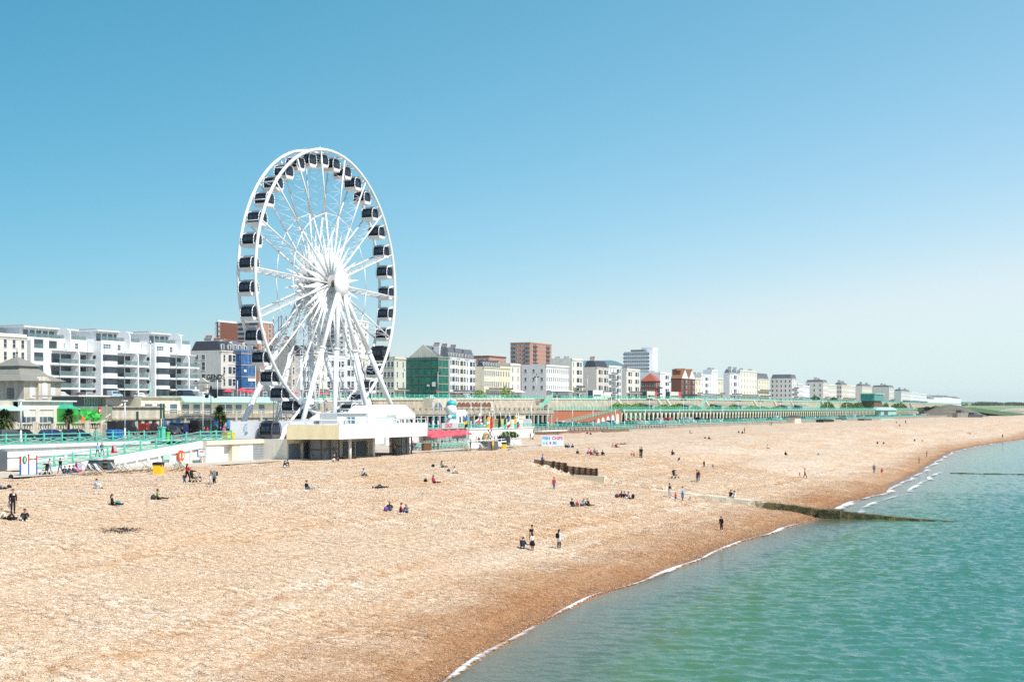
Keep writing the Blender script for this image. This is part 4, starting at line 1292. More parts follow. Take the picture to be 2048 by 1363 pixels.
# TERRACE HOUSES
CH_=random.Random(9)
def chimney(parent,x,y,zb,zt,w=1.0,l=2.4,m=None,pots=4):
 b=MB();b.box(x-w/2,x+w/2,y-l/2,y+l/2,zb,zt,m or WHITE);b.box(x-w/2-.1,x+w/2+.1,y-l/2-.1,y+l/2+.1,zt-.25,zt,m or WHITE)
 c=b.build('chimney',parent)
 b=MB()
 for k in range(pots):
  yy=y-l/2+.3+(l-.6)*k/max(1,pots-1)
  b.lathe([(.16,0),(.13,.45),(.17,.5),(.15,.75)],POT,(x,yy,zt),6)
 o=b.build('chimney_pot',c);
 return c
def house(label,s0,s1,d,depth,zt,wall,floors=4,cols=3,roof='parapet',name='terraced_house',group=None,bays=(),flank=None,chim=(),balc=(),win=None,mans=None,cat='house',awn=None,roofm=SLATE,glass=GLASS,ridge=3.0,dormers=0,cornice=True,gable_w=False,winrows=None):
 zb=top_z(s0)-.3
 t=thing(name,(s0,d,zb),label,cat,group)
 far=s0>760
 b=MB()
 b.box(s0,s1,d,d+depth,zb,zt,wall)
 if cornice:
  b.box(s0-.12,s1+.12,d-.25,d+.3,zt-.35,zt-.05,wall)
  b.box(s0-.06,s1+.06,d-.10,d+.2,zt-.9,zt-.75,wall)
  b.box(s0,s1,d-.08,d+.1,zb+(zt-zb)/floors-.1,zb+(zt-zb)/floors+.12,wall)
 b.build('wall',t)
 H=(zt-zb-.6)/floors
 bx=[]
 for(c,w,pr)in bays:
  q=MB();pts=[(c-w/2,d),(c-w*.28,d-pr),(c+w*.28,d-pr),(c+w/2,d),(c+w/2,d+.2),(c-w/2,d+.2)]
  q.prism(pts,zb,zt-.95,wall)
  for k in range(1,floors):q.prism([(c-w/2-.08,d),(c-w*.28-.05,d-pr-.1),(c+w*.28+.05,d-pr-.1),(c+w/2+.08,d),(c,d+.1)],zb+k*H-.08,zb+k*H+.1,wall)
  q.build('bay',t);bx.append((c,w,pr))
 ww,wh=win or(1.0,H*.55)
 zs=[zb+(k+.5)*H+.15 for k in range(floors)]
 if winrows:zs=winrows
 L=s1-s0
 xs_=[s0+L*(k+.5)/cols for k in range(cols)]
 free=[x for x in xs_ if not any(abs(x-c)<w/2+.3 for c,w,p in bx)]
 windows(t,'s',free,zs,d,ww,wh,glass,FRAME,bars=not far,sill=not far)
 for c,w,pr in bx:
  windows(t,'s',[c],zs,d-pr,w*.42,wh,glass,FRAME,bars=not far,sill=not far)
  for sg in(-1,1):
   q=MB()
   p0=Vector((c+sg*w*.30,d-pr*.93,0));p1=Vector((c+sg*w*.46,d-pr*.2,0));n_=Vector((sg*.8,-.6,0))*.06
   for z in zs:
    for aa,bb_ in((p0,p1),):
     A,B_=(aa+n_,bb_+n_)if sg>0 else(bb_+n_,aa+n_)
     q.poly([(A.x,A.y,z-wh/2),(B_.x,B_.y,z-wh/2),(B_.x,B_.y,z+wh/2),(A.x,A.y,z+wh/2)],glass)
   q.build('side_window',t)
 if flank:
  nc,nr=flank
  ys_=[d+depth*(k+.5)/nc for k in range(nc)]
  windows(t,'w',ys_,zs[-nr:],s0,1.0,wh*.9,glass,FRAME,bars=not far,sill=not far)
 for zf,a,c in balc:
  z=zb+zf*H
  q=MB();q.box(s0+a*L,s0+c*L,d-1.5,d-.0,z-.12,z+.02,wall);
  q.box(s0+a*L,s0+c*L,d-1.5,d-1.44,z+.85,z+.92,IRON)
  x=s0+a*L
  while x<s0+c*L:
   q.box(x,x+.05,d-1.49,d-1.45,z,z+.88,IRON);x+=.3
  q.box(s0+a*L,s0+c*L,d-1.48,d-1.46,z+.1,z+.5,IRON)
  q.build('balcony',t)
 if awn:
  m,zf=awn
  z=zb+zf*H
  q=MB();q.hexa([(s0+.3,d-2.2,z-.6),(s1-.3,d-2.2,z-.6),(s1-.3,d,z-.6),(s0+.3,d,z-.6),(s0+.3,d-2.1,z-.4),(s1-.3,d-2.1,z-.4),(s1-.3,d,z+.2),(s0+.3,d,z+.2)],m);q.build('canopy',t)
 zr=zt
 if roof=='mansard':
  h=ridge;q=MB();i=1.0
  q.hexa([(s0+.1,d+.35,zt),(s1-.1,d+.35,zt),(s1-.1,d+depth-.3,zt),(s0+.1,d+depth-.3,zt),(s0+.8,d+1.5,zt+h),(s1-.8,d+1.5,zt+h),(s1-.8,d+depth-1.5,zt+h),(s0+.8,d+depth-1.5,zt+h)],roofm)
  r=q.build('roof',t)
  if dormers:
   for k in range(dormers):
    x=s0+L*(k+.5)/dormers
    q=MB();q.box(x-.7,x+.7,d+.5,d+2,zt+.2,zt+2.0,WHITE);q.box(x-.8,x+.8,d+.42,d+2,zt+2.0,zt+2.12,roofm);q.box(x-.45,x+.45,d+.47,d+.49,zt+.4,zt+1.8,GLASS)
    q.build('dormer',r)
  zr=zt+h
 elif roof=='gable':
  q=MB();q.extr([(d-.1,zt),(d+depth+.1,zt),(d+depth/2,zt+ridge)],'x',s0+.1,s1-.1,roofm);r=q.build('roof',t);zr=zt+ridge*.6
  q=MB();q.extr([(d+.2,zt),(d+depth-.2,zt),(d+depth/2,zt+ridge+.35)],'x',s0-.02,s0+.25,wall);q.build('gable',t)
  for k in range(dormers):
   x=s0+L*(k+.5)/dormers
   q=MB();q.box(x-.6,x+.6,d+.5,d+3,zt+.1,zt+1.7,WHITE);q.box(x-.4,x+.4,d+.47,d+.49,zt+.3,zt+1.5,GLASS);q.build('dormer',r)
 elif roof=='hip':
  q=MB();cx,cy=(s0+s1)/2,d+depth/2;a=max(.5,(s1-s0)/2-depth/2*.7)
  e=.5
  A=[(s0-e,d-e,zt),(s1+e,d-e,zt),(s1+e,d+depth+e,zt),(s0-e,d+depth+e,zt)]
  R0,R1=(cx-a,cy,zt+ridge),(cx+a,cy,zt+ridge)
  q.poly([A[0],A[1],R1,R0],roofm);q.poly([A[2],A[3],R0,R1],roofm);q.poly([A[1],A[2],R1],roofm);q.poly([A[3],A[0],R0],roofm);q.poly(A[::-1],roofm)
  q.build('roof',t);zr=zt+ridge*.5
 elif roof=='front_gables':
  q=MB();n_=2 if L>9 else 1
  for k in range(n_):
   a,c=s0+L*k/n_,s0+L*(k+1)/n_
   q.extr([(a-.2,zt),(c+.2,zt),((a+c)/2,zt+ridge)][::1],'y',d-.3,d+depth,roofm)
   q.extr([(a+.5,zt),(c-.5,zt),((a+c)/2,zt+ridge-.8)],'y',d-.36,d-.3,FRAME if far else TILEB)
  q.build('roof',t);zr=zt+ridge*.5
 else:
  q=MB();q.box(s0+.3,s1-.3,d+.6,d+depth-.4,zt,zt+.25,SLATE);q.box(s0,s1,d,d+.25,zt,zt+.5,wall)
  q.box(s0,s0+.25,d,d+depth,zt,zt+.5,wall)
  q.build('roof',t)
 for(fx,fy,h,n)in chim:
  chimney(t,s0+fx*L,d+fy*depth,zt-.2,zr+h,1.1,2.6,wall if wall not in(BRICK,BRICKD)else BRICKD,n)
 return t
def hz_(px,py,d):return Z(px,py,d)
D0=250.0
def SX(px,d=D0):return S(px,d)
h=house('cream corner house with sash windows left of the white apartment block',SX(-60),SX(50)-.4,249,16,hz_(25,671,249),CREAM2,5,6,'parapet',win=(1.0,2.0))
sl0=SX(442)
hl=house('tall cream house with slate mansard and painted name on its blank side wall',sl0,SX(468),D0,DB(380,sl0)-D0,hz_(442,700,D0),BEIGE if False else mat('pale_grey_cream',(0.70,0.67,0.60),0.8,0.04,0.5,var2=.08),4,2,'mansard',bays=((SX(463),3.6,.9),),chim=((.3,.25,.3,5),(.5,.6,1.2,5)),roofm=DARKROOF,ridge=hz_(442,681,D0)-hz_(442,700,D0),dormers=2)
windows(hl,'w',[DB(p,sl0)for p in(394,407)],[hz_(442,713,D0)],sl0,1.2,1.3)
windows(hl,'w',[DB(p,sl0)for p in(392,407)],[hz_(442,731,D0),hz_(442,755,D0)],sl0,1.2,2.4)
q=MB();yq=DB(407,sl0);zq=hz_(442,785,D0)
q.box(sl0-.5,sl0,yq-1.6,yq+1.6,zq,zq+3.2,CREAM2);q.extr([(yq-2,zq+3.2),(yq+2,zq+3.2),(yq,zq+4.4)][::-1],'x',sl0-.6,sl0,CREAM2);q.box(sl0-.53,sl0-.5,yq-.8,yq+.8,zq,zq+2.4,STONEL);q.build('porch',hl)
ym=DB(426,sl0)
text_mesh('lettering','LEGENDS',2.0,BLACK,hl,(sl0-.03,ym,hz_(442,753.5,D0)),(RAD(90),0,RAD(-90)),bold=.04)
text_mesh('lettering','bar      hotel      club',.75,IRON,hl,(sl0-.03,ym,hz_(442,761,D0)),(RAD(90),0,RAD(-90)),bold=.02)
q=MB();yl,yr=DB(413,sl0),DB(437,sl0);zq=hz_(442,757.5,D0)
for k in range(10):
 a,c_=yl+(yr-yl)*k/10,yl+(yr-yl)*(k+1)/10
 q.tube((sl0-.03,a,zq+.35*math.sin(math.pi*k/10)-.2),(sl0-.03,c_,zq+.35*math.sin(math.pi*(k+1)/10)-.2),.11,BLACK,n=4)
q.build('painted_swoosh',hl)
pt=thing('pub_terrace',(SX(448,243),243,15.6),'glazed pub front with a flat grey canopy beside the painted flank','building')
q=MB();q.box(SX(444,245),SX(545,245),245,249.5,15.4,18.6,GREYD);q.box(SX(443,243),SX(472,243),243,249.5,18.6,19.0,GREY);q.build('wall',pt)
windows(pt,'s',[SX(p,245)for p in(452,462,485,500,515,530)],[17.2],245,2.0,1.9,GLASSB)
def parasol(name,label,loc,r,h,m,group=None,n=8):
 t=thing(name,loc,label,'parasol',group)
 b=MB();b.tube(loc,(loc[0],loc[1],loc[2]+h),.04,WOODL,n=6);b.lathe([(.3,0),(.3,.08),(.05,.1)],GREY,loc,8);b.build('pole',t)
 b=MB();i=b.mi(m)
 for k in range(n):
  a0,a1=2*math.pi*k/n,2*math.pi*(k+1)/n
  top=(loc[0],loc[1],loc[2]+h+.1)
  p0=(loc[0]+r*math.cos(a0),loc[1]+r*math.sin(a0),loc[2]+h-r*.38);p1=(loc[0]+r*math.cos(a1),loc[1]+r*math.sin(a1),loc[2]+h-r*.38)
  b.poly([top,p0,p1],m)
  b.poly([p0,(p0[0],p0[1],p0[2]-.22),(p1[0],p1[1],p1[2]-.22),p1],m)
 b.build('canopy',t)
 return t
for k,(p,lb)in enumerate(((456,'small red parasol nearest the painted flank on the pub terrace'),(484,'larger red parasol in the middle of the pub terrace'),(501,'red parasol on the pub terrace just before the blue scaffold'),(584,'red parasol standing alone on the upper road behind the wheel spokes'),(630,'red parasol on the upper terrace behind the wheel legs'))):
 parasol('parasol',lb,(SX(p,240),240,15.6),1.9 if k else 1.5,3.4 if k==1 else 3.0,REDCAN)
house('white bow-fronted house beside the blue scaffolding',SX(468)+.1,SX(487),D0,14,hz_(475,700,D0),WHITE,4,2,'gable',bays=((SX(478),3.8,1.0),),chim=((.9,.4,.6,5),),dormers=2,ridge=3.6)
hb=house('pale corner house wrapped in blue scaffold netting',SX(487)+.1,SX(512),D0,14,hz_(500,702,D0),CREAM2,4,3,'gable',dormers=2,ridge=3.4,chim=((.95,.4,.8,5),))
NETB=mat('blue_netting',(0.03,0.14,0.36),0.7,0.5,0.9,alpha=0.72);NETG=mat('green_netting',(0.012,0.17,0.12),0.7,0.4,0.6,alpha=0.80)
def scaffold(name,label,x0,x1,y0,y1,z0,z1,net,lifts=5):
 t=thing(name,(x0,y0,z0),label,'scaffolding')
 b=MB()
 b.box(x0,x1,y0-.03,y0,z0,z1,net);b.box(x0-.03,x0,y0,y1,z0,z1,net);b.build('netting',t)
 b=MB()
 n=max(2,int((x1-x0)/2.4));m_=max(2,int((y1-y0)/2.6))
 for k in range(n+1):b.tube((x0+(x1-x0)*k/n,y0-.08,z0),(x0+(x1-x0)*k/n,y0-.08,z1+.8),.05,GREY,n=4)
 for k in range(m_+1):b.tube((x0-.08,y0+(y1-y0)*k/m_,z0),(x0-.08,y0+(y1-y0)*k/m_,z1+.8),.05,DARKG,n=4)
 b.build('pole',t)
 for k in range(lifts):
  b=MB();z=z0+(z1-z0)*(k+1)/(lifts+.3)
  b.box(x0-.1,x1+.1,y0-.14,y0-.04,z,z+.22,WOODL);b.box(x0-.14,x0-.04,y0,y1,z,z+.2,WOOD);b.build('walkway',t)
 return t
sc1=scaffold('scaffolding','scaffold sheeted in blue netting with white panels',SX(483,247),SX(510,247),247,262,15.6,hz_(500,701,247),NETB,4)
q=MB();q.box(SX(496,246.8),SX(511,246.8),246.75,246.85,hz_(500,762,247),hz_(500,756,247),WHITE);q.build('sign_panel',sc1);q=MB();q.box(SX(488,246.8),SX(493,246.8),246.75,246.85,hz_(500,744,247),hz_(500,739,247),WHITE);q.build('sign_panel',sc1)
s_=SX(583,252)
house('house with a big blank beige gable wall seen through the wheel',s_,SX(600,252),252,DB(541,s_)-252,hz_(583,702,252),BEIGE,4,2,'gable',ridge=5.0,chim=((.4,.3,.8,6),(.4,.8,.8,6)),roofm=DARKROOF)
house('narrow white house with bay windows behind the wheel legs',SX(600)+.2,SX(622),D0,14,hz_(610,712,D0),WHITE,4,2,'mansard',bays=((SX(611),4.2,1.0),),roofm=DARKROOF,ridge=3.6,dormers=2,chim=((.1,.4,.6,4),),balc=((1.0,0,1),))
house('cream hotel with tall sash windows behind the wheel legs',SX(622)+.2,SX(650),D0,14,hz_(635,705,D0),CREAM,5,3,'parapet',bays=((SX(630),3.6,.9),),balc=((1.0,0,1),),awn=(REDCAN,.9))
house('white stuccoed hotel with iron balconies behind the wheel hub legs',SX(650)+.2,SX(690),D0,14,hz_(670,714,D0),WHITEB,4,5,'parapet',bays=((SX(660),4.2,1.0),(SX(680),4.2,1.0)),balc=((1.0,0,1),),chim=((.5,.5,1.2,5),))
house('white bow-fronted house at the right of the wheel legs',SX(690)+.2,SX(722),D0,14,hz_(705,712,D0),WHITEB,4,3,'parapet',bays=((SX(700),4.4,1.0),),balc=((1.0,0,1),))
house('cream end house just behind the right rim of the wheel',SX(722)+.2,SX(752),D0,14,hz_(735,716,D0),CREAM2,4,3,'parapet',bays=((SX(742),4.4,1.0),),balc=((1.0,0,1),))
def tower(label,s0,s1,d,depth,zt,wall,rows,cols,fc,win=(1.6,1.5),name='tower_block',balcs=(),zb=15,glass=GLASSB,top=None):
 t=thing(name,(s0,d,zb),label,'tower block')
 b=MB();b.box(s0,s1,d,d+depth,zb,zt,wall);b.box(s0-.2,s1+.2,d-.2,d+depth+.2,zt,zt+.8,top or wall);b.build('wall',t)
 H=(zt-zb)/rows;zs=[zb+(k+.5)*H for k in range(rows)]
 zs=[z for z in zs if z>zt-9.2*H]
 L=s1-s0
 windows(t,'s',[s0+L*(k+.5)/cols for k in range(cols)],zs,d,win[0],win[1],glass,FRAME,bars=False,sill=False)
 if fc:windows(t,'w',[d+depth*(k+.5)/fc for k in range(fc)],zs,s0,win[0],win[1],glass,FRAME,bars=False,sill=False)
 for(f,a,c)in balcs:
  for z in zs:
   q=MB()
   if f=='w':q.box(s0-.9,s0,d+depth*a,d+depth*c,z-1.1,z-.1,GREY);q.box(s0-.04,s0-.005,d+depth*a,d+depth*c,z-.1,z+1.1,GLASS)
   else:q.box(s0+L*a,s0+L*c,d-.9,d,z-1.1,z-.2,BRICKD);q.box(s0+L*a,s0+L*c,d-.04,d-.005,z-.2,z+1.1,GLASS)
   q.build('balcony',t)
 return t
sT=SX(518,330);tower('brown brick tower block with balconies seen past the left rim',sT,SX(547,330),330,DB(475,sT)-330,hz_(520,645,330),BRICKP,17,2,0,balcs=(('w',.1,.45),('w',.6,.95)),top=WHITE)
sT=SX(500,345);q=tower('dark brick tower block with white roof slab behind the left gondolas',sT-14,sT,352,DB(437,sT-14)-352,hz_(460,646,352),BRICKD,17,2,5,top=WHITE)
sT=SX(690,330);tower('tall white tower block rising behind the wheel legs',sT,SX(737,330),330,DB(624,sT)-330,hz_(690,640,330),mat('tower_white',(0.78,0.77,0.72),.7,.03),17,4,5,win=(1.3,1.1),balcs=(('w',.3,.55),))
s_=SX(812,252);house('grey-green flank and small front beside the green netting',s_-9,s_,252,DB(745,s_-9)-252,hz_(800,716,252),mat('dull_cream',(.60,.60,.48),.8,.05),4,2,'parapet',flank=(6,4),balc=((1.0,0,1),))
s_=SX(876,253);hg=house('tall gabled corner house sheeted in green netting',s_,SX(899,253),253,DB(818,s_)-253,hz_(876,713,253),CREAM,4,2,'gable',ridge=4.6,chim=((.3,.55,.8,8),),roofm=SLATE,bays=())
scg=scaffold('scaffolding','scaffold sheeted in green netting around the gabled corner house',SX(877,250),SX(896,250),250,DB(812,SX(877,250)),16.3,hz_(877,714,250),NETG,5)
q=MB();xx=SX(877,250)-.2;q.box(xx-.06,xx,DB(871,xx),DB(864,xx),hz_(870,772,250),hz_(870,763,250),WHITE);q.build('sign_panel',scg);q=MB();q.box(xx-.06,xx,DB(859,xx),DB(854,xx),hz_(870,772,250),hz_(870,768,250),WHITE);q.build('sign_panel',scg)
terr=[(899,914,714,WHITE,'white bay-fronted terraced house beside the green scaffold',((.5,5),)),(914,931,716,CREAM2,'pale cream terraced house with segmental window heads next but one to the green scaffold',((.5,6),)),(931,951,718,WHITE,'end white terraced house with deep first-floor balcony before the blank flank',((.15,7),))]
for a,c,yt,m,lb,ch in terr:
 house(lb,SX(a)+.08,SX(c),D0,14,hz_((a+c)/2,yt,D0),m,5,3,'mansard',bays=((SX(a+(c-a)*.62),4.4,1.0),),roofm=SLATE,ridge=3.9,dormers=3,chim=((.02,.4,1.2,6),),balc=((1.0,0,1),))
s_=SX(968,246);house('long cream terrace with striped dormers behind a low flank',s_,SX(999,246),246,DB(951,s_)-246,hz_(980,733,246),CREAM,3,8,'mansard',roofm=DARKROOF,ridge=2.6,dormers=6,balc=((1.0,.1,1),),flank=None,name='terrace_row',win=(.95,2.0))
house('yellow-cream terrace with plain parapet next to the striped dormers',SX(999,246)+.1,SX(1020,246),246,13,hz_(1010,735,246),mat('warm_cream',(.80,.72,.50),.75,.04,var2=.1),3,4,'parapet',balc=((1.0,0,1),),win=(1.0,2.0))
house('tall narrow white house with red chimney pots above its neighbours',SX(1020,246)+.1,SX(1041,246),246,18,hz_(1030,729,246),CREAM2,4,2,'parapet',chim=((.5,.5,1.2,5),(.9,.7,1.0,4)),awn=(WHITE,1.1))
s_=SX(1092,247);hA=house('white seafront hotel with rows of small windows and a long canopy',s_,SX(1138,247),247,DB(1043,s_)-247,hz_(1100,731,247),mat('hotel_white',(.76,.74,.70),.8,.04,.5,var2=.08),4,11,'parapet',name='hotel',cat='hotel',flank=(3,3),awn=(WHITEB,1.25),balc=((1.0,0,1),),chim=((.1,.5,.8,3),),win=(.9,1.7))
arch_panel(hA,s_-.02,0,0,1,1,GLASS,'x').name='x' if False else 'arched_doorway'
_x=[o for o in hA.children if o.name.startswith('arched_doorway')][0];bpy.data.objects.remove(_x)
s_=SX(1144,248);house('taller cream hotel with a bow front and stepped flank',s_,SX(1166,248),248,DB(1100,s_)-248,hz_(1155,719,248),CREAM2,5,4,'parapet',name='hotel',cat='hotel',bays=((SX(1157,248),6,1.2),),balc=((1.6,.1,.9),(1.0,0,1)),chim=((.1,.7,.8,4),(.1,.3,.8,4)))
s_=SX(1193,249);house('bay-fronted white pair with a plain beige flank and dark roof',s_,SX(1217,249),249,DB(1167,s_)-249,hz_(1200,734,249),mat('pale_beige',(.70,.64,.55),.8,.04,var2=.06),4,3,'mansard',roofm=DARKROOF,ridge=3.2,bays=((SX(1200,249),5.0,1.0),(SX(1211,249),5.0,1.0)),balc=((1,0,1),),chim=((.1,.4,1.4,6),))
house('white house with stacked open balconies beside the beige flank pair',SX(1217)+.1,SX(1243),D0,14,hz_(1230,733,D0),WHITE,5,4,'parapet',balc=((1,0,.55),(2,0,.55),(3,0,.55),(4,0,.55)),bays=((SX(1236),5.2,1.1),))
s_=SX(1253);house('cream bow-windowed hotel left of the red hipped roof',s_,SX(1280),D0,DB(1243,s_)-D0,hz_(1265,739,D0),CREAM2,4,4,'parapet',bays=((SX(1259),5,1),(SX(1273),5,1)),balc=((1,0,1),),chim=((.1,.5,1.0,5),),name='hotel',cat='hotel')
s_=SX(1311);house('brown brick corner house under a red hipped tile roof',s_,SX(1320),D0,DB(1282,s_)-D0,hz_(1300,761,D0),BRICKD,3,2,'hip',roofm=TILE,ridge=hz_(1300,745,D0)-hz_(1300,761,D0),flank=(4,2),balc=((1,0,1),(2,0,1)))
house('white tall house between the red roof and the brown gables',SX(1320)+.1,SX(1341),D0,14,hz_(1330,746,D0),WHITEB,4,3,'parapet',bays=((SX(1333),5.4,1.1),),chim=((.4,.5,.8,4),))
s_=SX(1362);house('red-brown gabled house with tall chimneys and white bays',s_,SX(1390),D0,DB(1342,s_)-D0,hz_(1375,757,D0),BRICKD,4,4,'front_gables',roofm=TILEB,ridge=6.0,bays=((SX(1369),5.5,1.2),(SX(1383),5.5,1.2)),balc=((1,0,1),),chim=((.1,.8,2.2,4),(.1,.4,1.5,4)))
rest=[(1390,1402,757,CREAM,'low cream house tucked beside the brown gables','parapet',3,2,None),(1402,1423,750,WHITEB,'bright white pair with narrow bays right of the cream house','parapet',4,4,None),(1423,1435,741,WHITEB,'slim white tower-like house rising above its terrace','parapet',5,2,1406),(1435,1446,757,CREAM,'small cream house right of the slim white tower-like house','parapet',3,2,None),(1459,1480,746,WHITE,'white four-storey house with a shaded flank before the tall cream hotel','mansard',4,3,1447),(1480,1514,742,CREAM2,'tall cream hotel with regular windows and a glazed sun terrace','parapet',5,6,1464)]
for a,c,yt,m,lb,rf,fl,co,bk in rest:
 s_=SX(a)+.15
 dep=(DB(bk,s_)-D0)if bk else 13
 house(lb,s_,SX(c),D0,dep,hz_((a+c)/2,yt,D0),m,fl,co,rf,bays=((SX(a+(c-a)*.5),5.5,1.0),)if c-a<24 and c-a>12 else(),chim=((.3,.5,1.2,5),(.8,.5,1.2,4)),balc=((1,0,1),),roofm=SLATE,ridge=2.5)
s_=SX(1584,246);house('large pale hotel with slate mansard and long windowed flank',s_,SX(1594,246),246,DB(1541,s_)-246,hz_(1584,756,246),mat('greyish_white',(.70,.68,.63),.8,.04),5,2,'mansard',roofm=SLATE,ridge=3.0,flank=(5,5),name='hotel',cat='hotel',balc=((1,0,1),(2,0,1),(3,0,1)))
house('cream house with blue glazed balconies left of the large pale hotel',SX(1516,262),SX(1538,262),262,14,hz_(1528,757,262),CREAM,4,4,'mansard',roofm=SLATE,ridge=4.0,balc=((1,0,1),(2,0,1)),dormers=3)
fr=[(1595,1606,768,WHITE,'white house just right of the large pale hotel',None),(1606,1619,772,WHITEB,'lower white house two doors right of the large pale hotel',None),(1646,1656,764,CREAM2,'cream end house with a windowed flank beyond the dark tree',1611),(1656,1673,770,CREAM2,'lower cream terrace right of the windowed flank',None),(1683,1694,769,CREAM,'house with a grey flank and cream front opposite the ivy cliff',1669),(1694,1710,771,CREAM2,'cream pair left of the green lift tower head',None),(1724,1743,772,CREAM,'wide cream house standing behind the lift tower',1711),(1778,1788,774,CREAM2,'tall cream house right of the green lift tower',1744),(1802,1820,782,WHITE,'white terrace with grey flank beyond the lift tower',1788),(1820,1838,785,WHITEB,'bright white terrace in the distance before the crescent',None),(1838,1853,788,WHITEB,'farthest bright white terrace before the crescent',None)]
for a,c,yt,m,lb,bk in fr:
 s_=SX(a)+.2;dep=(DB(bk,s_)-D0)if bk else 14
 house(lb,s_,SX(c),D0,min(60,dep),hz_((a+c)/2,yt,D0),m,4,max(3,int((SX(c)-s_)/3.4)),'mansard' if bk else 'parapet',flank=(3,4)if bk and a>1640 and a<1700 else None,chim=((.2,.5,1.5,5),(.8,.5,1.2,4)),roofm=SLATE,ridge=2.0,balc=((1,0,1),))
cres=[(1853,1868,797),(1868,1885,794),(1885,1903,794),(1903,1922,796)]
cl=['low white villa at the near end of the far crescent','second white villa of the far crescent beside shrubs','third white villa of the far crescent with a dark roof','last white villa closing the far crescent above the mound']
for(a,c,yt),lb in zip(cres,cl):
 dd_=300
 house(lb,SX(a,dd_),SX(c,dd_)-.5,dd_,16,hz_((a+c)/2,yt,dd_),WHITEB,3,10,'gable',roofm=SLATE,ridge=3.0,chim=((.15,.5,1.0,5),(.85,.5,1.0,5)),name='villa',win=(1.6,2.0))
sT=SX(1060,420);tower('red brick tower block with two columns of balconies above the terrace',sT,SX(1103,420),420,DB(1021,sT)-420,hz_(1060,686,420),BRICKP,15,8,5,win=(1.7,1.5),balcs=(('s',.14,.30),('s',.74,.90),('w',.72,.98),('w',.02,.22)))
sT=SX(978,330);tower('low red-brown brick flats behind the cream terrace roofs',sT,SX(1012,330),330,DB(944,sT)-330,hz_(985,714,330),BRICKP,8,5,4,top=BRICKD)
sT=SX(1297,500);t=tower('grey and white office tower with ribbon windows and plain end wall',sT,SX(1315,500),500,DB(1248,sT)-500,hz_(1297,704,500),mat('office_grey',(.62,.66,.68),.6,.03),15,0 or 1,11,win=(4.4,2.4),name='office_tower',zb=15)
q=MB();q.box(SX(1305,499),SX(1315,499),499,512,15,hz_(1310,695,500),WHITEB);q.box(sT+2,sT+12,506,500+(DB(1248,sT)-500)*.75,hz_(1297,704,500)+.8,hz_(1297,700,500)+.8,SLATE);q.build('stair_tower',t)
t=thing('leisure_building',(SX(1210,420),420,16),'long low building under a curved blue-green roof behind the terrace','building')
x0,x1=SX(1180,420),SX(1262,420)
q=MB();z0,z1=hz_(1220,740,420),hz_(1220,720,420)
pts=[(x0,15),(x1,15)]+[(x1-(x1-x0)*k/12,z0+(z1-z0)*math.sin(math.pi*(.05+.9*k/12)))for k in range(13)]
q.extr(pts,'y',420,460,mat('blue_green_roof',(.12,.24,.28),.4,.1));q.build('roof',t)
# CLIFF WALL, COLONNADE, ARCADE
CLW=CONC
def cliff(name,label,s0,s1,d,zb0,zt_off=0.0,batter=1.6,m=CLW,dz=0.0):
 t=thing(name,(s0,d,zb0),label,'retaining wall')
 b=MB();n=max(1,int((s1-s0)/12))
 for k in range(n):
  a,c=s0+(s1-s0)*k/n,s0+(s1-s0)*(k+1)/n
  za,zc=top_z(a)+.05,top_z(c)+.05
  b.hexa([(a,d-batter,zb0),(c,d-batter,zb0),(c,d+3,zb0),(a,d+3,zb0),(a,d,za),(c,d,zc),(c,d+3,zc),(a,d+3,za)],m)
 b.build('wall',t)
 b=MB()
 for k in range(n):
  a,c=s0+(s1-s0)*k/n,s0+(s1-s0)*(k+1)/n
  za,zc=top_z(a),top_z(c)
  b.hexa([(a,d-.35,za-.25),(c,d-.35,zc-.25),(c,d+.6,zc-.25),(a,d+.6,za-.25),(a,d-.35,za+.12),(c,d-.35,zc+.12),(c,d+.6,zc+.12),(a,d+.6,za+.12)],STONEL)
 b.build('coping',t)
 return t
DC=213.0
sc=lambda p:S(p,DC)
c1=cliff('cliff_wall','plain buff retaining wall between the wheel and the arched recesses',150,sc(912),DC,7.5,batter=1.0)
c2=cliff('cliff_wall','buff retaining wall with scalloped arched recesses and a sloping buttress end',sc(912)+.1,sc(986),DC,7.5,batter=.8,m=STONEL)
for k,p in enumerate((918,926,934.5,943,951.5,960,968.5,977)):
 x=S(p,DC-.8);z0,zt=Z(p,815.5,DC),Z(p,803.5,DC)
 w=(S(p+4.2,DC)-S(p-4.2,DC))*.96
 b=MB();pts=[(x-w/2,zt-w/2),(x+w/2,zt-w/2)]
 for q_ in range(1,8):pts.append((x+w/2*math.cos(math.pi*q_/8),zt-w/2+w/2*math.sin(math.pi*q_/8)))
 b.extr(pts,'y',DC-1.1,DC-.85,BRICKD);b.box(x-w/2,x+w/2,DC-1.0,DC-.85,z0,zt-w/2,STONEL if k>2 else STONE)
 b.build('arched_recess',c2)
c3=cliff('cliff_wall','sloping buff concrete cliff wall left of the first zigzag stair',sc(986)+.1,sc(1068),DC,7.5,batter=4.0)
c4=cliff('cliff_wall','long streaked concrete cliff wall right of the first zigzag stair',sc(1088),sc(1233),DC,7.5,batter=3.0)
b=MB();b.box(sc(1068),sc(1088),DC+1.5,DC+2.5,7.5,top_z(sc(1078))-.1,STONE);tag(b.build('stair_recess_wall'),'shaded back wall of the recess behind the first zigzag stair','wall')
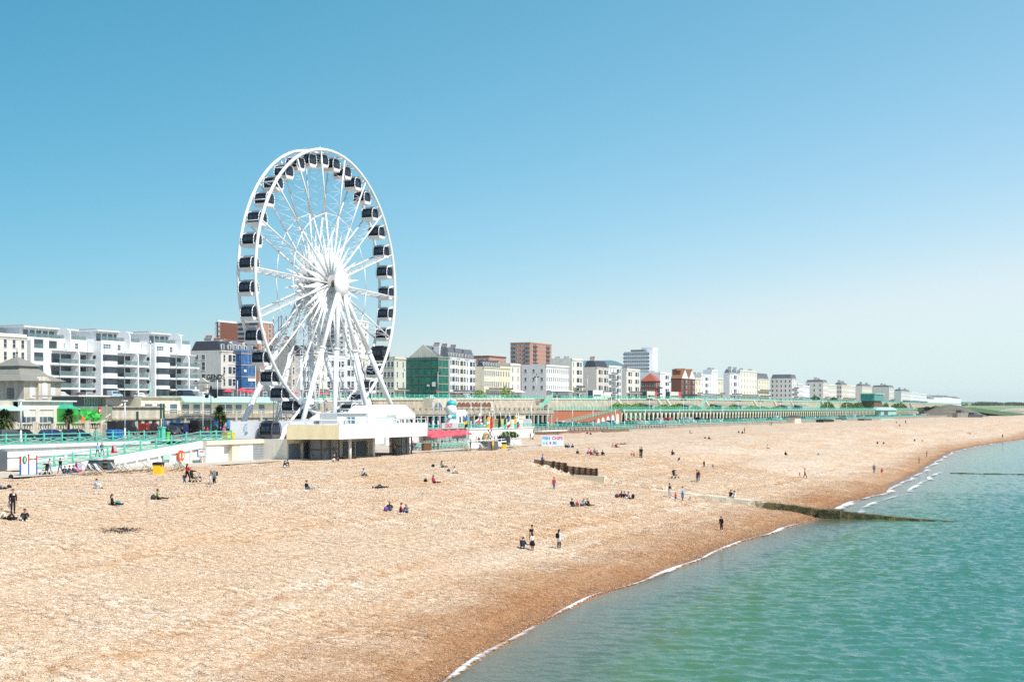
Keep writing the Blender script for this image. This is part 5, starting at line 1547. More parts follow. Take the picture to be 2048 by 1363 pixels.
secs=[(1233,1313,'cliff wall panel above the shrubs at the head of the brick ramp'),(1313,1331,'narrow cliff wall panel with a sloping planted buttress'),(1331,1408,'cliff wall panel left of the second aqua stair'),(1408,1506,'cliff wall panel right of the second aqua stair'),(1506,1546,'cliff wall panel with pale vertical stains below the tall hotel'),(1546,1580,'short cliff wall panel below the pale hotel front'),(1580,1640,'cliff wall panel above two small shelters'),(1642,1744,'ivy-hung cliff wall before the lift tower'),(1764,1818,'cliff wall with ivy beyond the lift tower'),(1820,1905,'last long stretch of cliff wall running down toward the mound')]
for a,c,lb in secs:
 w_=cliff('cliff_wall',lb,sc(a)+.1,sc(c)-.1,DC,7.5,batter=2.6)
 b=MB();z1=top_z(sc(a));b.hexa([(sc(a)+.2,DC-4.2,12),(sc(a)+2.6,DC-4.2,12),(sc(a)+2.6,DC,12),(sc(a)+.2,DC,12),(sc(a)+.2,DC-.5,z1),(sc(a)+2.0,DC-.5,z1),(sc(a)+2.0,DC,z1),(sc(a)+.2,DC,z1)],STONEL);b.build('buttress',w_)
rp=[(x,DC-.1,top_z(x)+.1)for x in range(340,1901,20)]
railing('railing','aqua railing along the edge of the upper road above the cliff wall',rp,3.2,1.25,AQUA,'cross',maxposts=100)
b=MB()
for k in range(85):
 a=342+k*18.1;b.hexa([(a,DC-.16,top_z(a)+.1),(a+18.1,DC-.16,top_z(a+18.1)+.1),(a+18.1,DC-.1,top_z(a+18.1)+.1),(a,DC-.1,top_z(a)+.1),(a,DC-.16,top_z(a)+.38),(a+18.1,DC-.16,top_z(a+18.1)+.38),(a+18.1,DC-.1,top_z(a+18.1)+.38),(a,DC-.1,top_z(a)+.38)],AQUAL)
tag(b.build('kerb_panel'),'pale aqua kerb panel running below the upper road railing','kerb')
def zig(label,pts,d,side=1):
 t=thing('cliff_stair',(S(pts[0][0],d),d,Z(*pts[0],d)),label,'staircase')
 P3=[Vector((S(px,d),d,Z(px,py,d)))for px,py in pts]
 for a,c in zip(P3[:-1],P3[1:]):
  b=MB();b.hexa([a+Vector((0,0,-.9)),c+Vector((0,0,-.9)),c+Vector((0,2.2,-.9)),a+Vector((0,2.2,-.9)),a,c,c+Vector((0,2.2,0)),a+Vector((0,2.2,0))],STONE);b.build('flight',t)
 b=MB()
 for a,c in zip(P3[:-1],P3[1:]):
  b.hexa([a+Vector((0,-.1,0)),c+Vector((0,-.1,0)),c,a,a+Vector((0,-.1,1.2)),c+Vector((0,-.1,1.2)),c+Vector((0,0,1.2)),a+Vector((0,0,1.2))],AQUA)
 b.build('handrail',t)
 return t
zig('broad zigzag stair with solid aqua handrail and deep shade beside it',[(1080,818.5),(1091,804.5),(1097,804),(1106,789)],DC-3.2)
zig('narrower stair with aqua handrail down the cliff behind the arcade terrace',[(1401,817),(1406,808),(1408,807),(1413,796)],DC-3.0)
zig('third stair with aqua handrail beside the ivy on the cliff',[(1631,821),(1641,800)],DC-3.0)
def leafmesh(vol,n,size,seed,mats_):
 rs=random.Random(seed);b=MB()
 for _ in range(n):
  p=vol(rs);m=mats_[0]if rs.random()<.55 else(mats_[1]if rs.random()<.6 else mats_[2])
  u=Vector((rs.uniform(-1,1),rs.uniform(-1,1),rs.uniform(-1,1))).normalized();w=u.cross(Vector((rs.uniform(-1,1),rs.uniform(-1,1),rs.uniform(-.3,1)))).normalized()
  s_=size*rs.uniform(.6,1.4)
  b.poly([p-u*s_,p-w*s_*.6,p+u*s_,p+w*s_*.6],m)
 return b
LF=[mat('leaf_green',(.15,.27,.03),.8,.25,.8),mat('leaf_yellow_green',(.30,.40,.04),.8,.2,.8),mat('leaf_dark',(.035,.075,.018),.8,.25,.8)]
IV=[mat('ivy_green',(.12,.17,.03),.85,.3,.5),mat('ivy_pale',(.19,.23,.05),.85,.2,.5),mat('ivy_dark',(.05,.08,.02),.85,.2,.5)]
def shrub(px0,px1,pyt,d,label,seed,group=None,base=None,m=LF,name='shrub',cat='shrub',kind=None):
 x0,x1=S(px0,d),S(px1,d);zb=base if base is not None else 12.4;zt=Z((px0+px1)/2,pyt,d)
 r=random.Random(seed);blobs=[]
 nb=max(3,int((x1-x0)/2.2))
 for k in range(nb):
  x=x0+(x1-x0)*(k+.5)/nb;edge_=math.sin(math.pi*(k+.5)/nb)**.35
  h=(zt-zb)*edge_*r.uniform(.68,1.0);blobs.append((x,d+r.uniform(-.5,.8),zb+h*.5,(x1-x0)/nb*.8,h*.55))
 def vol(rs):
  x,y,z,rw,rh=rs.choice(blobs);v=Vector((rs.gauss(0,1),rs.gauss(0,1),rs.gauss(0,1))).normalized()*rs.uniform(.7,1.05)
  return Vector((x+v.x*rw,y+v.y*1.2,max(zb,z+v.z*rh)))
 t=thing(name,((x0+x1)/2,d,zb),label,cat,group)
 size=.26 if d<200 or x0<600 else.5
 b=leafmesh(vol,int(150*nb/(size/.3)),size,seed,m);b.build('foliage',t)
 b=MB();b.tube(((x0+x1)/2,d,zb),((x0+x1)/2+.3,d,zb+(zt-zb)*.6),.12,WOODD,.05);b.build('stem',t)
 if kind:t['kind']=kind
 return t
sh_=[(1223,1262,804,'leafy green shrub at the head of the brick ramp'),(1262,1291,805,'rounded bright shrub left of the first grey shelter'),(1313,1340,808,'low yellow-green shrub under the planted buttress'),(1340,1366,806,'large rounded shrub between the first two shelters'),(1388,1400,809,'small shrub at the foot of the second aqua stair'),(1420,1432,810,'small dark shrub right of the second aqua stair'),(1452,1474,810,'shrub between the third and fourth shelters'),(1492,1516,811,'low shrub below the stained cliff panel'),(1516,1538,811,'shrub with tall sprays below the tall hotel'),(1543,1570,812,'dark shrub left of the two small shelters')]
for k,(a,c,y,lb)in enumerate(sh_):shrub(a,c,y,208.0,lb,20+k,'shrubs on the terrace below the cliff')
iv_=[(1642,1668,802,'ivy mass right of the third stair'),(1682,1710,803,'broad ivy curtain on the cliff before the lift tower'),(1706,1728,803,'ivy curtain close to the lift tower'),(1768,1776,804,'thin ivy strip right of the lift tower'),(1782,1815,804,'wide ivy curtain beyond the lift tower'),(1832,1848,814,'ivy heap at the cliff foot past the arcade end'),(1846,1862,812,'ivy mound at the cliff foot near the flags'),(1862,1884,810,'high ivy on the last part of the cliff'),(1884,1906,811,'ivy thinning out beside the mound')]
for k,(a,c,y,lb)in enumerate(iv_):shrub(a,c,y,210.6,lb,50+k,'ivy on the cliff',m=IV,name='ivy',cat='ivy',base=11.5)
for k,(px,py,lb)in enumerate(((1015,768,'rounded green bush in a tub on the upper road'),(958,776,'small palm-like bush before the cream flank'),(1632,790,'dark tree before the far grey flank'),(1668,793,'smaller dark tree before the cream terraces'))):
 shrub(px-8,px+8,py,236,lb,80+k,m=LF if k<2 else[LF[2],LF[2],LF[0]],base=top_z(S(px,236)),name='bush',cat='bush')
for k,(a,c)in enumerate(((1290,1316),(1367,1388),(1431,1452),(1474,1492),(1567,1583),(1597,1612))):
 x0,x1=S(a,207),S(c,207)
 t=thing('terrace_shelter',(x0,207,12.6),['open-fronted shelter left of the planted buttress','open-fronted shelter left of the second aqua stair','shelter right of the second aqua stair','shelter between two shrubs below the tall hotel','left one of the two small shelters below the pale hotel','right one of the two small shelters below the pale hotel'][k],'shelter','shelters on the terrace')
 b=MB();b.hexa([(x0,205.4,14.6),(x1,205.4,14.6),(x1,210,15.4),(x0,210,15.4),(x0,205.4,14.85),(x1,205.4,14.85),(x1,210,15.7),(x0,210,15.7)],LEAD);b.build('roof',t)
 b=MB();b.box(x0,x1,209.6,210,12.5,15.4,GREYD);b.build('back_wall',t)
 for i in range(4):
  b=MB();x=x0+.2+(x1-x0-.5)*i/3;b.box(x,x+.15,205.6,205.75,12.5,14.65,WHITE);b.build('post',t)
DK=190.0
K0,K1=S(640,DK),S(1107,DK)
zk=12.0
col=thing('colonnade',(K0,DK,7.5),'stone colonnade of shops with a balustraded promenade deck on top','colonnade')
b=MB();b.box(K0,K1,DK,213,zk-1.15,zk-.2,STONEL);b.box(K0,K1,DK-.25,DK+.2,zk-.65,zk,STONE);b.build('deck',col)
b=MB();b.box(K0,K1,DK+.05,DK+.35,zk,zk+.55,STONE);b.box(K0,K1,DK+.0,DK+.4,zk+1.05,zk+1.3,STONE);b.build('parapet',col)
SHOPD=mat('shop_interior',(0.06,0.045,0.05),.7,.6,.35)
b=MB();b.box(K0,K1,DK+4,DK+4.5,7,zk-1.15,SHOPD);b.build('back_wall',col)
x=K0;k=0
while x<K1+.1:
 b=MB();b.box(x-.28,x+.28,DK-.05,DK+.5,7,zk-1.15,STONEL if k%2 else AQUAL);b.build('column',col)
 b=MB();b.box(x-.35,x+.35,DK-.12,DK+.52,zk-.02,zk+1.45,STONE);b.build('pier',col)
 x+=3.9;k+=1
for k,(a,c,m,lb)in enumerate(((862,900,BLUE,'dark blue shop front'),(903,925,BLUE,'dark blue shop front'),(840,858,mat('maroon_paint',(.22,.03,.04),.6,.1),'maroon shop front'),(955,985,MATS['maroon_paint'],'maroon shop front'),(996,1028,GREY,'grey shop front'))):
 b=MB();b.box(S(a,DK+3.6),S(c,DK+3.6),DK+3.5,DK+3.99,9.6,10.5,m);b.box(S(a,DK+3.6),S(c,DK+3.6),DK+3.8,DK+3.99,7.2,9.6,GLASS);b.build('shop_front',col)
b=MB();b.box(S(1028,DK),S(1049,DK),DK-.4,DK-.26,9.2,10.7,CREAM);b.build('sign_board',col)
for i,p in enumerate((876,898)):
 arch_panel(col,S(p,200),200,zk,5.0,3.0,GLASSB,'fan_window',.3)
b=MB();b.box(S(868,200.2),S(912,200.2),200.1,204,zk-.1,zk+4.2,STONEL);b.build('wall',col)
BR0,BR1=S(1098,DK),S(1243,DK)
br=thing('brick_ramp',(BR0,DK,7),'red brick ramp with arched openings rising to the arcade behind an aqua railing','ramp')
b=MB();b.box(K1,BR1,DK+3,DK+3.6,6.9,12.6,BRICK);b.box(K1,BR1,DK+2.8,213,12.4,12.62,PAVING)
b.build('wall',br)
b=MB();r0,r1=S(1118,DK),BR1
b.hexa([(r0,DK,6.9),(r1,DK,6.9),(r1,DK+3,6.9),(r0,DK+3,6.9),(r0,DK,7.2),(r1,DK,12.6),(r1,DK+3,12.6),(r0,DK+3,7.2)],BRICK)
b.build('ramp_wall',br)
for k,p in enumerate((1181,1189,1197,1206,1216,1225.5,1235)):
 x=S(p,DK);zt=7+(x-r0)/(r1-r0)*5.4-.9
 if zt>8.2:
  arch_panel(br,x,DK,6.95,3.4 if k>2 else 2.6,min(4.6,zt-6.95),WHITE if k>1 else GREYD,'arch_door',.05)
railing('railing','aqua railing climbing the red brick ramp',[(r0,DK-.05,7.2),(r1,DK-.05,12.6)],3.0,1.3,AQUA,'cross',postw=.12)
railing('railing','aqua railing along the deck above the red brick wall',[(K1,DK+2.9,12.6),(BR1,DK+2.9,12.6)],3.0,1.2,AQUA,'cross')
AR0,AR1,PIT=BR1,S(1834,DK),5.7
ar=thing('arcade',(AR0,DK,7),'long seafront arcade of slender cream arches under an aqua deck','arcade')
CRA=mat('arcade_cream',(.74,.72,.50),.7,.05)
na=int((AR1-AR0)/PIT)
def arch_mesh(n0,n1):
 b=MB();w,hw=PIT,PIT*.38;zsp,zc,zt=9.5,11.6,12.0
 for k in range(n0,n1):
  x=AR0+k*w;xm=x+w/2;pts=[]
  L_,R_=[],[]
  for i in range(7):
   a=math.pi*i/6;L_.append((xm-hw*math.cos(a),zsp+(zc-zsp)*math.sin(a)))
  for i in range(6):
   (xa,za),(xb,zb_)=L_[i],L_[i+1]
   b.hexa([(xa,DK,za),(xb,DK,zb_),(xb,DK+.5,zb_),(xa,DK+.5,za),(xa,DK,zt),(xb,DK,zt),(xb,DK+.5,zt),(xa,DK+.5,zt)],CRA)
  b.box(x,xm-hw,DK,DK+.5,zsp-1.0,zt,CRA);b.box(xm+hw,x+w,DK,DK+.5,zsp-1.0,zt,CRA)
  b.box(x-.28,x+.28,DK-.04,DK+.5,6.9,zsp-1.0,AQUA);b.box(x-.4,x+.4,DK-.1,DK+.55,6.9,7.5,AQUA)
 return b
me0=None
for k in range(min(na,100)):
 if me0 is None:
  o=arch_mesh(0,1).build('arch',ar);me0=o.data
 else:
  o=bpy.data.objects.new('arch',me0);COL.objects.link(o);o.parent=ar;o.location=(k*PIT,0,0)
arch_mesh(100,na).build('arch',ar)['kind']='stuff'
b=MB();b.box(AR0,AR1,DK-.5,213,12.0,12.55,AQUA);b.box(AR0,AR1,DK-.6,DK-.5,12.2,12.62,AQUAL);b.build('deck',ar)
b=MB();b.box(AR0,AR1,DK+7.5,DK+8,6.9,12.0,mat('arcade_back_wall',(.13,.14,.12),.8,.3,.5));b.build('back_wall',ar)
for k in range(1,5):
 xm=AR0+(k+.5)*PIT
 arch_panel(ar,xm,DK+.6,9.1,PIT*.74,2.5,mat('green_glazing',(.08,.25,.20),.2,.2),'fanlight',.05)
 b=MB();b.box(xm-2,xm+2,DK+.55,DK+.6,6.9,8.1,WHITE);b.box(xm-2,xm+2,DK+.55,DK+.6,8.1,8.6,BRICK);b.build('bay_wall',ar)
railing('railing','aqua railing along the long arcade deck',[(AR0,DK-.45,12.6),(AR1,DK-.45,12.6)],2.85,1.15,AQUA,'cross',postw=.1)
lt=thing('lift_tower',(S(1756,200),200,7),'seafront lift tower with a green glazed head against the cliff','lift tower')
x0,x1=S(1746,203),S(1764,203)
b=MB();b.box(x0+5,x1-3,203,213,7,19.5,BRICKD);b.build('shaft',lt)
b=MB();b.box(x0,x1,202,213,19.5,25,mat('green_glass_head',(.03,.26,.22),.3,.3,.4));b.build('head',lt)
b=MB();b.box(x0-1,x1+1,201,214,25,25.6,AQUAL);b.build('roof',lt)
hl_=thing('seafront_hall',(S(1775,188),188,7),'low aqua-roofed hall projecting from the arcade under the lift','building')
x0,x1=S(1759,187),S(1790,187)
b=MB();b.hexa([(x0-1,185,12),(x1+1,185,12),(x1+1,192,12),(x0-1,192,12),(x0+4,188,14.2),(x1-4,188,14.2),(x1-4,192,14.2),(x0+4,192,14.2)],AQUAL);b.build('roof',hl_)
b=MB();b.box(x0,x1,186,190,7,12,AQUAL);b.box(x0+14,x0+32,185.9,186,7,11,GREYD);b.build('wall',hl_)
SE0,SE1=S(955,160),1330
ew=thing('eastern_sea_wall',(SE0,160,6),'low brown-grey sea wall east of the golf area','sea wall')
b=MB();b.box(S(1000,160),SE1,159.7,160.2,5.2,7.25,CONC2);b.box(S(1000,160),SE1,159.55,160.25,7.2,7.35,STONEL)
b.build('wall',ew)
b=MB();b.box(S(1055,154),S(1240,154),153.8,154.1,5.2,6.55,mat('rusty_concrete',(.26,.15,.10),.9,.3,.4));b.build('lower_wall',ew)
railing('railing','aqua railing on the sea wall in front of the parked cars',[(SE0,160,7.3),(S(1400,160),160,7.3),(SE1-200,160,7.3)],3.1,1.2,AQUA,'cross',postw=.08)
railing('railing','thin dark railing on the lower wall east of the golf area',[(S(1065,154),153.9,6.6),(S(1330,154),153.9,6.6)],3.1,1.1,GREYD,'simple',postw=.05)
b=MB();b.box(S(1203,150),S(1256,150),149.6,150,5.4,6.75,WOOD);tag(b.build('timber_wall'),'weathered timber retaining boards on the upper beach east of the golf area','retaining wall')
railing('railing','short aqua railing above the timber boards on the upper beach',[(S(1216,151),151,6.4),(S(1268,151),151,6.4)],2.5,1.1,AQUA,'cross',postw=.06)
b=MB();b.box(S(1078,152),S(1128,152),151,153,6.75,7.0,CANVAS)
for k in range(6):b.tube((S(1080+9*k,152),152,5.5),(S(1080+9*k,152),152,6.8),.06,GREY)
tag(b.build('flat_canopy'),'thin white flat canopy on posts beside the eastern sea wall','canopy')
for k,(a,c,y0,y1,m,lb)in enumerate(((1646,1668,846,838,WOODD,'heap of dark timber on the upper beach'),(1668,1684,845,838,STONE,'grey-green stone enclosure on the upper beach'),(1684,1694,845,838,AQUAL,'small pale aqua hut on the upper beach'),(1728,1744,842,837,GREYD,'dark container below the lift tower'),(1762,1790,842,837,AQUAL,'pale aqua screen on the beach below the hall'),(1590,1602,843,834,CREAM,'small cream kiosk with dark roof at the road edge'))):
 dd_=156
 x0,x1=S(a,dd_),S(c,dd_);z0,z1=5.6,Z((a+c)/2,y1,dd_)
 t=thing(['timber_stack','stone_enclosure','beach_hut','container','screen_wall','road_kiosk'][k],(x0,dd_,z0),lb,['timber','enclosure','hut','container','screen','kiosk'][k])
 b=MB();n_=6
 for q_ in range(n_):
  xa=x0+(x1-x0)*q_/n_;b.box(xa,xa+(x1-x0)/n_*.94,dd_,dd_+4,z0,z1-(.25*(q_%2)if k in(0,1)else 0),m)
 b.build('wall',t)
 if k in(2,5):
  b=MB();b.hexa([(x0-.5,dd_-.5,z1),(x1+.5,dd_-.5,z1),(x1+.5,dd_+4.5,z1),(x0-.5,dd_+4.5,z1),(x0+1,dd_+1,z1+.8),(x1-1,dd_+1,z1+.8),(x1-1,dd_+3,z1+.8),(x0+1,dd_+3,z1+.8)],DARKROOF);b.build('roof',t)
md=grid_mesh('mound',np.linspace(S(1862,158),S(1862,158)+260,40),np.linspace(90,250,34),lambda X,Y:5+13.2*np.exp(-(((X-(S(1918,158)))/62)**2+((Y-165)/26)**2)**1.15)-1.5,mat('mound_earth',(.155,.14,.105),.95,.3,.15));tag(md,kind='structure')
gb=grid_mesh('grass_bank',np.linspace(1500,2100,24),np.linspace(125,330,20),lambda X,Y:5.5+9*np.clip((Y-128)/60,0,1)*np.clip((2080-X)/300,.1,1),GRASS);tag(gb,kind='structure')
ms=thing('marina_shed',(2150,150,6),'long pale curved roof of a distant shed at the marina','building')
xa,ya=2150,0
Ym=2300.0
def AT(px,Y,z):
 k=(px-CX)/FPX;return(Y*(CA+SA*k),Y*(SA-CA*k),z)
b=MB();n=16;front,back=[],[]
for k in range(n+1):
 px=1990+110*k/n;z=CAMZ+Ym*(HY-(826-11*math.sin(math.pi*(k+1)/(n+2))**.7))/FPX;front.append(AT(px,Ym,z));back.append(AT(px+2,Ym+80,z))
for k in range(n):b.poly([front[k],front[k+1],back[k+1],back[k]],WHITE)
b.build('roof',ms)
b=MB()
for k in range(n):
 p,q_=front[k],front[k+1];b.poly([(p[0],p[1],4),(q_[0],q_[1],4),q_,p],STONEL)
b.build('wall',ms)
mb=thing('marina_jetty',AT(2060,2400,5),'dark jetty deck on piles beyond the far end of the beach','jetty')
b=MB();p0,p1=AT(2005,2250,0),AT(2110,2250,0)
b.hexa([(p0[0],p0[1],7.5),(p1[0],p1[1],7.5),(p1[0]+10,p1[1],7.5),(p0[0]+10,p0[1],7.5),(p0[0],p0[1],9.5),(p1[0],p1[1],9.5),(p1[0]+10,p1[1],9.5),(p0[0]+10,p0[1],9.5)],GREY);b.build('deck',mb)
HILL=mat('far_hill',(.17,.24,.13),.95,.2,.002)
def hill(name,Y,pxs,m,thick=900):
 b=MB();prev=None
 for px,py in pxs:
  z=CAMZ+Y*(HY-py)/FPX;a=AT(px,Y,z);c=AT(px,Y+thick,z*.8);g=AT(px,Y-500,2)
  if prev:
   b.poly([prev[2],g,a,prev[0]],m,True);b.poly([prev[0],a,c,prev[1]],m,True)
  prev=(a,c,g)
 tag(b.build(name),kind='structure')
hill('hill',5200,[(px,808-3.5*math.sin((px-1780)/150)-2*math.sin(px/37)-(2 if px>1950 else 0)+(px>2000)*(px-2000)*.04)for px in range(1780,2300,12)],HILL)
hill('hill',3800,[(px,813-2.5*math.sin((px-1700)/110))for px in range(1700,2300,14)],GRASS)
rs=random.Random(8)
wb=MB()
for k in range(420):
 px=rs.uniform(1925,2080);Y=rs.choice((3700,4300,5000));z0=CAMZ+Y*(HY-(810 if Y>4000 else 813))/FPX
 if math.sin(px*.09)+math.sin(px*.031+Y)<.1:continue
 c=Vector(AT(px,Y,z0-2));
 for _ in range(10):
  u=Vector((rs.uniform(-1,1),rs.uniform(-1,1),rs.uniform(-1,1))).normalized();w=u.cross(Vector((.3,.8,.2))).normalized();p=c+Vector((rs.uniform(-9,9),rs.uniform(-9,9),rs.uniform(0,9)))
  wb.poly([p-u*5,p-w*4,p+u*5,p+w*4],LF[2])
tag(wb.build('far_woods'),'dark strip of distant woods along the downs','woods',kind='stuff')
t=thing('sloping_roof_building',AT(1875,1330,6),'low building with a long grey sloping roof leading up to the mound','building')
b=MB();A,B_=AT(1862,1330,8.6),AT(1905,1330,15.5)
b.hexa([(A[0],A[1],5),(B_[0],B_[1],5),(B_[0]+30,B_[1]+12,5),(A[0]+30,A[1]+12,5),A,B_,(B_[0]+30,B_[1]+12,B_[2]),(A[0]+30,A[1]+12,A[2])],LEAD);b.build('roof',t)
b=MB();A,B_=AT(1860,1300,5),AT(1912,1300,5);b.hexa([A,B_,(B_[0]+10,B_[1]+4,5),(A[0]+10,A[1]+4,5),(A[0],A[1],8.6),(B_[0],B_[1],9.4),(B_[0]+10,B_[1]+4,9.4),(A[0]+10,A[1]+4,8.6)],CREAM2);b.build('wall',t)
for k,(a,c,z1,m,lb,nm,ct)in enumerate(((1842,1858,9.0,STONE,'grey stone hut at the end of the arcade','stone_hut','hut'),(1915,1936,9.6,CONC2,'squat concrete box before the mound','concrete_store','hut'),(1819,1840,7.4,BLUE,'blue fishing boat drawn up at the top of the far beach','fishing_boat','boat'),(1848,1862,7.2,RED,'dark red fishing boat drawn up past the blue one','fishing_boat','boat'),(1938,1966,8.2,GREYD,'row of dark sheds right of the mound','shed','shed'))):
 Yk=1180;A,B_=AT(a,Yk,5.4),AT(c,Yk,5.4);v=Vector((SA*-1,0,0))*0
 t=thing(nm,A,lb,ct)
 b=MB();w_=Vector((2.5,4.5,0));e_=(Vector(B_)-Vector(A))*(.12 if ct=='boat' else 0)
 A,B_=Vector(A),Vector(B_);up=Vector((0,0,z1-5.4))
 b.hexa([A+e_,B_-e_,B_-e_+w_,A+e_+w_,A+up,B_+up,B_+w_+up,A+w_+up],m);b.build('hull' if ct=='boat' else 'wall',t)
 b=MB();M_=A.lerp(B_,.35);N2=A.lerp(B_,.6)
 b.hexa([M_+up,N2+up,N2+w_+up,M_+w_+up,M_+up*1.6,N2+up*1.6,N2+w_+up*1.6,M_+w_+up*1.6],WHITE if ct=='boat' else SLATE);b.build('cabin' if ct=='boat' else 'roof',t)
# WALL AND FRONTAGE EAST OF THE BASTION
b=MB();gw2=thing('golf_terrace_wall',(262,142,6),'white retaining wall behind the parasols and crazy golf','wall')
b.box(198,331,142,142.4,5.6,road_z(262)-.0,WHITE);b.box(198,331,141.85,142.45,8.2,8.4,WHITE)
b.box(330.6,331,142,161,5.6,7.9,BEIGE);b.build('wall',gw2)
b=MB();b.box(197.8,198.4,112.7,142,5.3,8.9,CREAM2);tag(b.build('bastion_return_wall'),'cream return wall behind the east end of the wheel bastion','wall')
b=MB();b.box(331,350,160,160.4,5.4,7.6,BEIGE);b.box(331,S(1000,160),159.8,160.2,5.4,7.5,CONC2);tag(b.build('beige_wall'),'plain beige wall by the steps at the end of the golf area','wall')
railing('railing','aqua railing on the white wall behind the red parasols',[(205,142.1,8.55),(330,142.1,8.0)],2.6,1.2,AQUA,'cross',postw=.09)
b=MB();b.box(S(768,135),S(800,135),134.6,135,6,8.4,WHITE);o=b.build('food_kiosk');tag(o,'white food stall panel with red writing under the wheel deck','kiosk')
text_mesh('lettering','FOOD',1.0,RED,o,(S(786,134.5),134.55,7.0),(RAD(90),0,0),bold=.03)
# VEHICLES (prototype faces +x, wheels on z = 0)
TYRE=mat('tyre_rubber',(.02,.02,.02),.8,.1);RIM=mat('alloy_rim',(.45,.46,.48),.3,.05,metal=.6);HEADL=mat('lamp_glass',(.75,.78,.8),.1,.02);TAIL=mat('tail_lamp',(.5,.02,.02),.3,.05)
def wheel_(parent,x,y,r=.31):
 b=MB();i=b.mi(TYRE);n=14
 b.tube((x,y-.1,r),(x,y+.1,r),r,TYRE,n=n);w_=b.build('wheel',parent)
 b=MB();b.tube((x,y-.112,r),(x,y+.112,r),r*.6,RIM,n=10);b.build('rim',w_)
def car(col,kind='hatch'):
 L,Wd,H={'hatch':(4.0,1.7,1.45),'estate':(4.5,1.75,1.5),'van':(5.4,1.95,2.3),'smallvan':(4.2,1.75,1.85)}[kind]
 t=thing({'hatch':'parked_car','estate':'parked_car','van':'parked_van','smallvan':'parked_van'}[kind],(0,0,0),'x','van' if 'van' in kind else 'car')
 h=L/2
 if kind=='hatch':
  body=[(-h,.35),(-h+.02,.85),(-h+.25,.95),(h*.42,.92),(h*.9,.72),(h,.5),(h-.05,.3),(-h+.1,.3)]
  cab=[(-h+.15,.93),(-h+.5,H-.06),(-.1,H),(h*.28,H-.12),(h*.58,.9)]
 elif kind=='estate':
  body=[(-h,.35),(-h+.02,.9),(-h+.2,.98),(h*.42,.95),(h*.9,.76),(h,.52),(h-.05,.3),(-h+.1,.3)]
  cab=[(-h+.1,.96),(-h+.3,H-.05),(-.1,H),(h*.22,H-.1),(h*.52,.93)]
 elif kind=='van':
  body=[(-h,.4),(-h,H-.1),(-h+.12,H),(h*.45,H),(h*.6,H-.12),(h*.78,1.3),(h*.95,1.1),(h,.6),(h-.05,.38),(-h+.1,.38)]
  cab=None
 else:
  body=[(-h,.36),(-h,H-.08),(-h+.1,H),(h*.12,H),(h*.3,H-.1),(h*.58,1.05),(h*.92,.85),(h,.5),(h-.05,.32),(-h+.1,.32)]
  cab=None
 b=MB()
 def loft(pts,hw,ins):
  n=len(pts);bb=len(b.v);i=b.mi(col)
  rows=[(-hw,1.0),(-hw+ins,1.0),(hw-ins,1.0),(hw,1.0)]
  zc=sum(p[1]for p in pts)/n
  for y,s_ in((-hw,.94),(-hw+ins,1.0),(hw-ins,1.0),(hw,.94)):
   for x,z in pts:b.v.append((x*(s_ if abs(y)==hw else 1),y,zc+(z-zc)*s_))
  for q in range(3):
   for k in range(n):
    c=(k+1)%n;b.f.append((bb+q*n+k,bb+q*n+c,bb+(q+1)*n+c,bb+(q+1)*n+k));b.m.append(i);b.sm.append(False)
  b.f.append(tuple(bb+k for k in reversed(range(n))));b.m.append(i);b.sm.append(False)
  b.f.append(tuple(bb+3*n+k for k in range(n)));b.m.append(i);b.sm.append(False)
 loft(body,Wd/2,.12)
 if cab:
  loft(cab,Wd/2-.12,.16)
 b.build('body',t)
 b=MB();y=Wd/2-.105
 if cab:
  for sg in(-1,1):
   (x0,z0),(x1,z1),(xm,zm),(x2,z2),(x3,z3)=cab
   b.poly([(x0+.25,sg*(y+.008),z0+.02),(0-.05,sg*(y+.008),z0+.02),(-.05,sg*(y-.045),zm-.13),(x1+.1,sg*(y-.045),z1-.1)],GLASS)
   b.poly([(.05,sg*(y+.008),z0+.02),(x3-.22,sg*(y+.008),z3+.02),(x2-.08,sg*(y-.045),z2-.1),(.05,sg*(y-.045),zm-.13)],GLASS)
  b.poly([(x3+.03,-y+.1,z3+.04),(x3+.03,y-.1,z3+.04),(x2+.05,y-.18,z2-.02),(x2+.05,-y+.18,z2-.02)],GLASS)
  b.poly([(x0-.03,y-.1,z0+.06),(x0-.03,-y+.1,z0+.06),(x1-.05,-y+.18,z1-.02),(x1-.05,y-.18,z1-.02)],GLASS)
 else:
  fx=h*.6 if kind=='van' else h*.3;bx_=h*.78 if kind=='van' else h*.58;zt_,zb_=(H-.2,1.35)if kind=='van' else(H-.18,1.08)
  for sg in(-1,1):b.poly([(fx-.75,sg*(Wd/2+.006),zb_),(bx_-.2,sg*(Wd/2+.006),zb_),(fx-.05,sg*(Wd/2+.006),zt_),(fx-.75,sg*(Wd/2+.006),zt_)],GLASS)
  b.poly([(bx_+.05,-Wd/2+.15,zb_),(bx_+.05,Wd/2-.15,zb_),(fx+.05,Wd/2-.2,zt_+.04),(fx+.05,-Wd/2+.2,zt_+.04)],GLASS)
  if kind=='smallvan':
   for sg in(-1,1):b.poly([(-h+.3,sg*(Wd/2+.006),1.15),(fx-.9,sg*(Wd/2+.006),1.15),(fx-.9,sg*(Wd/2+.006),1.6),(-h+.3,sg*(Wd/2+.006),1.6)],GLASS)
 b.build('window',t)
 for x in(-h*.62,h*.62):
  for yy in(-Wd/2+.06,Wd/2-.06):wheel_(t,x,yy,.31 if 'van'!=kind else.36)
 for yy in(-Wd/2+.3,Wd/2-.3):
  b=MB();b.box(h*.93,h+.01,yy-.16,yy+.16,.56,.7,HEADL);b.build('headlight',t)
  b=MB();b.box(-h-.01,-h+.06,yy-.14,yy+.14,.6,.85,TAIL);b.build('tail_light',t)
 return t
def cp_(name,c):return mat('car_paint_'+name,c,.3,.03,spec=.6)
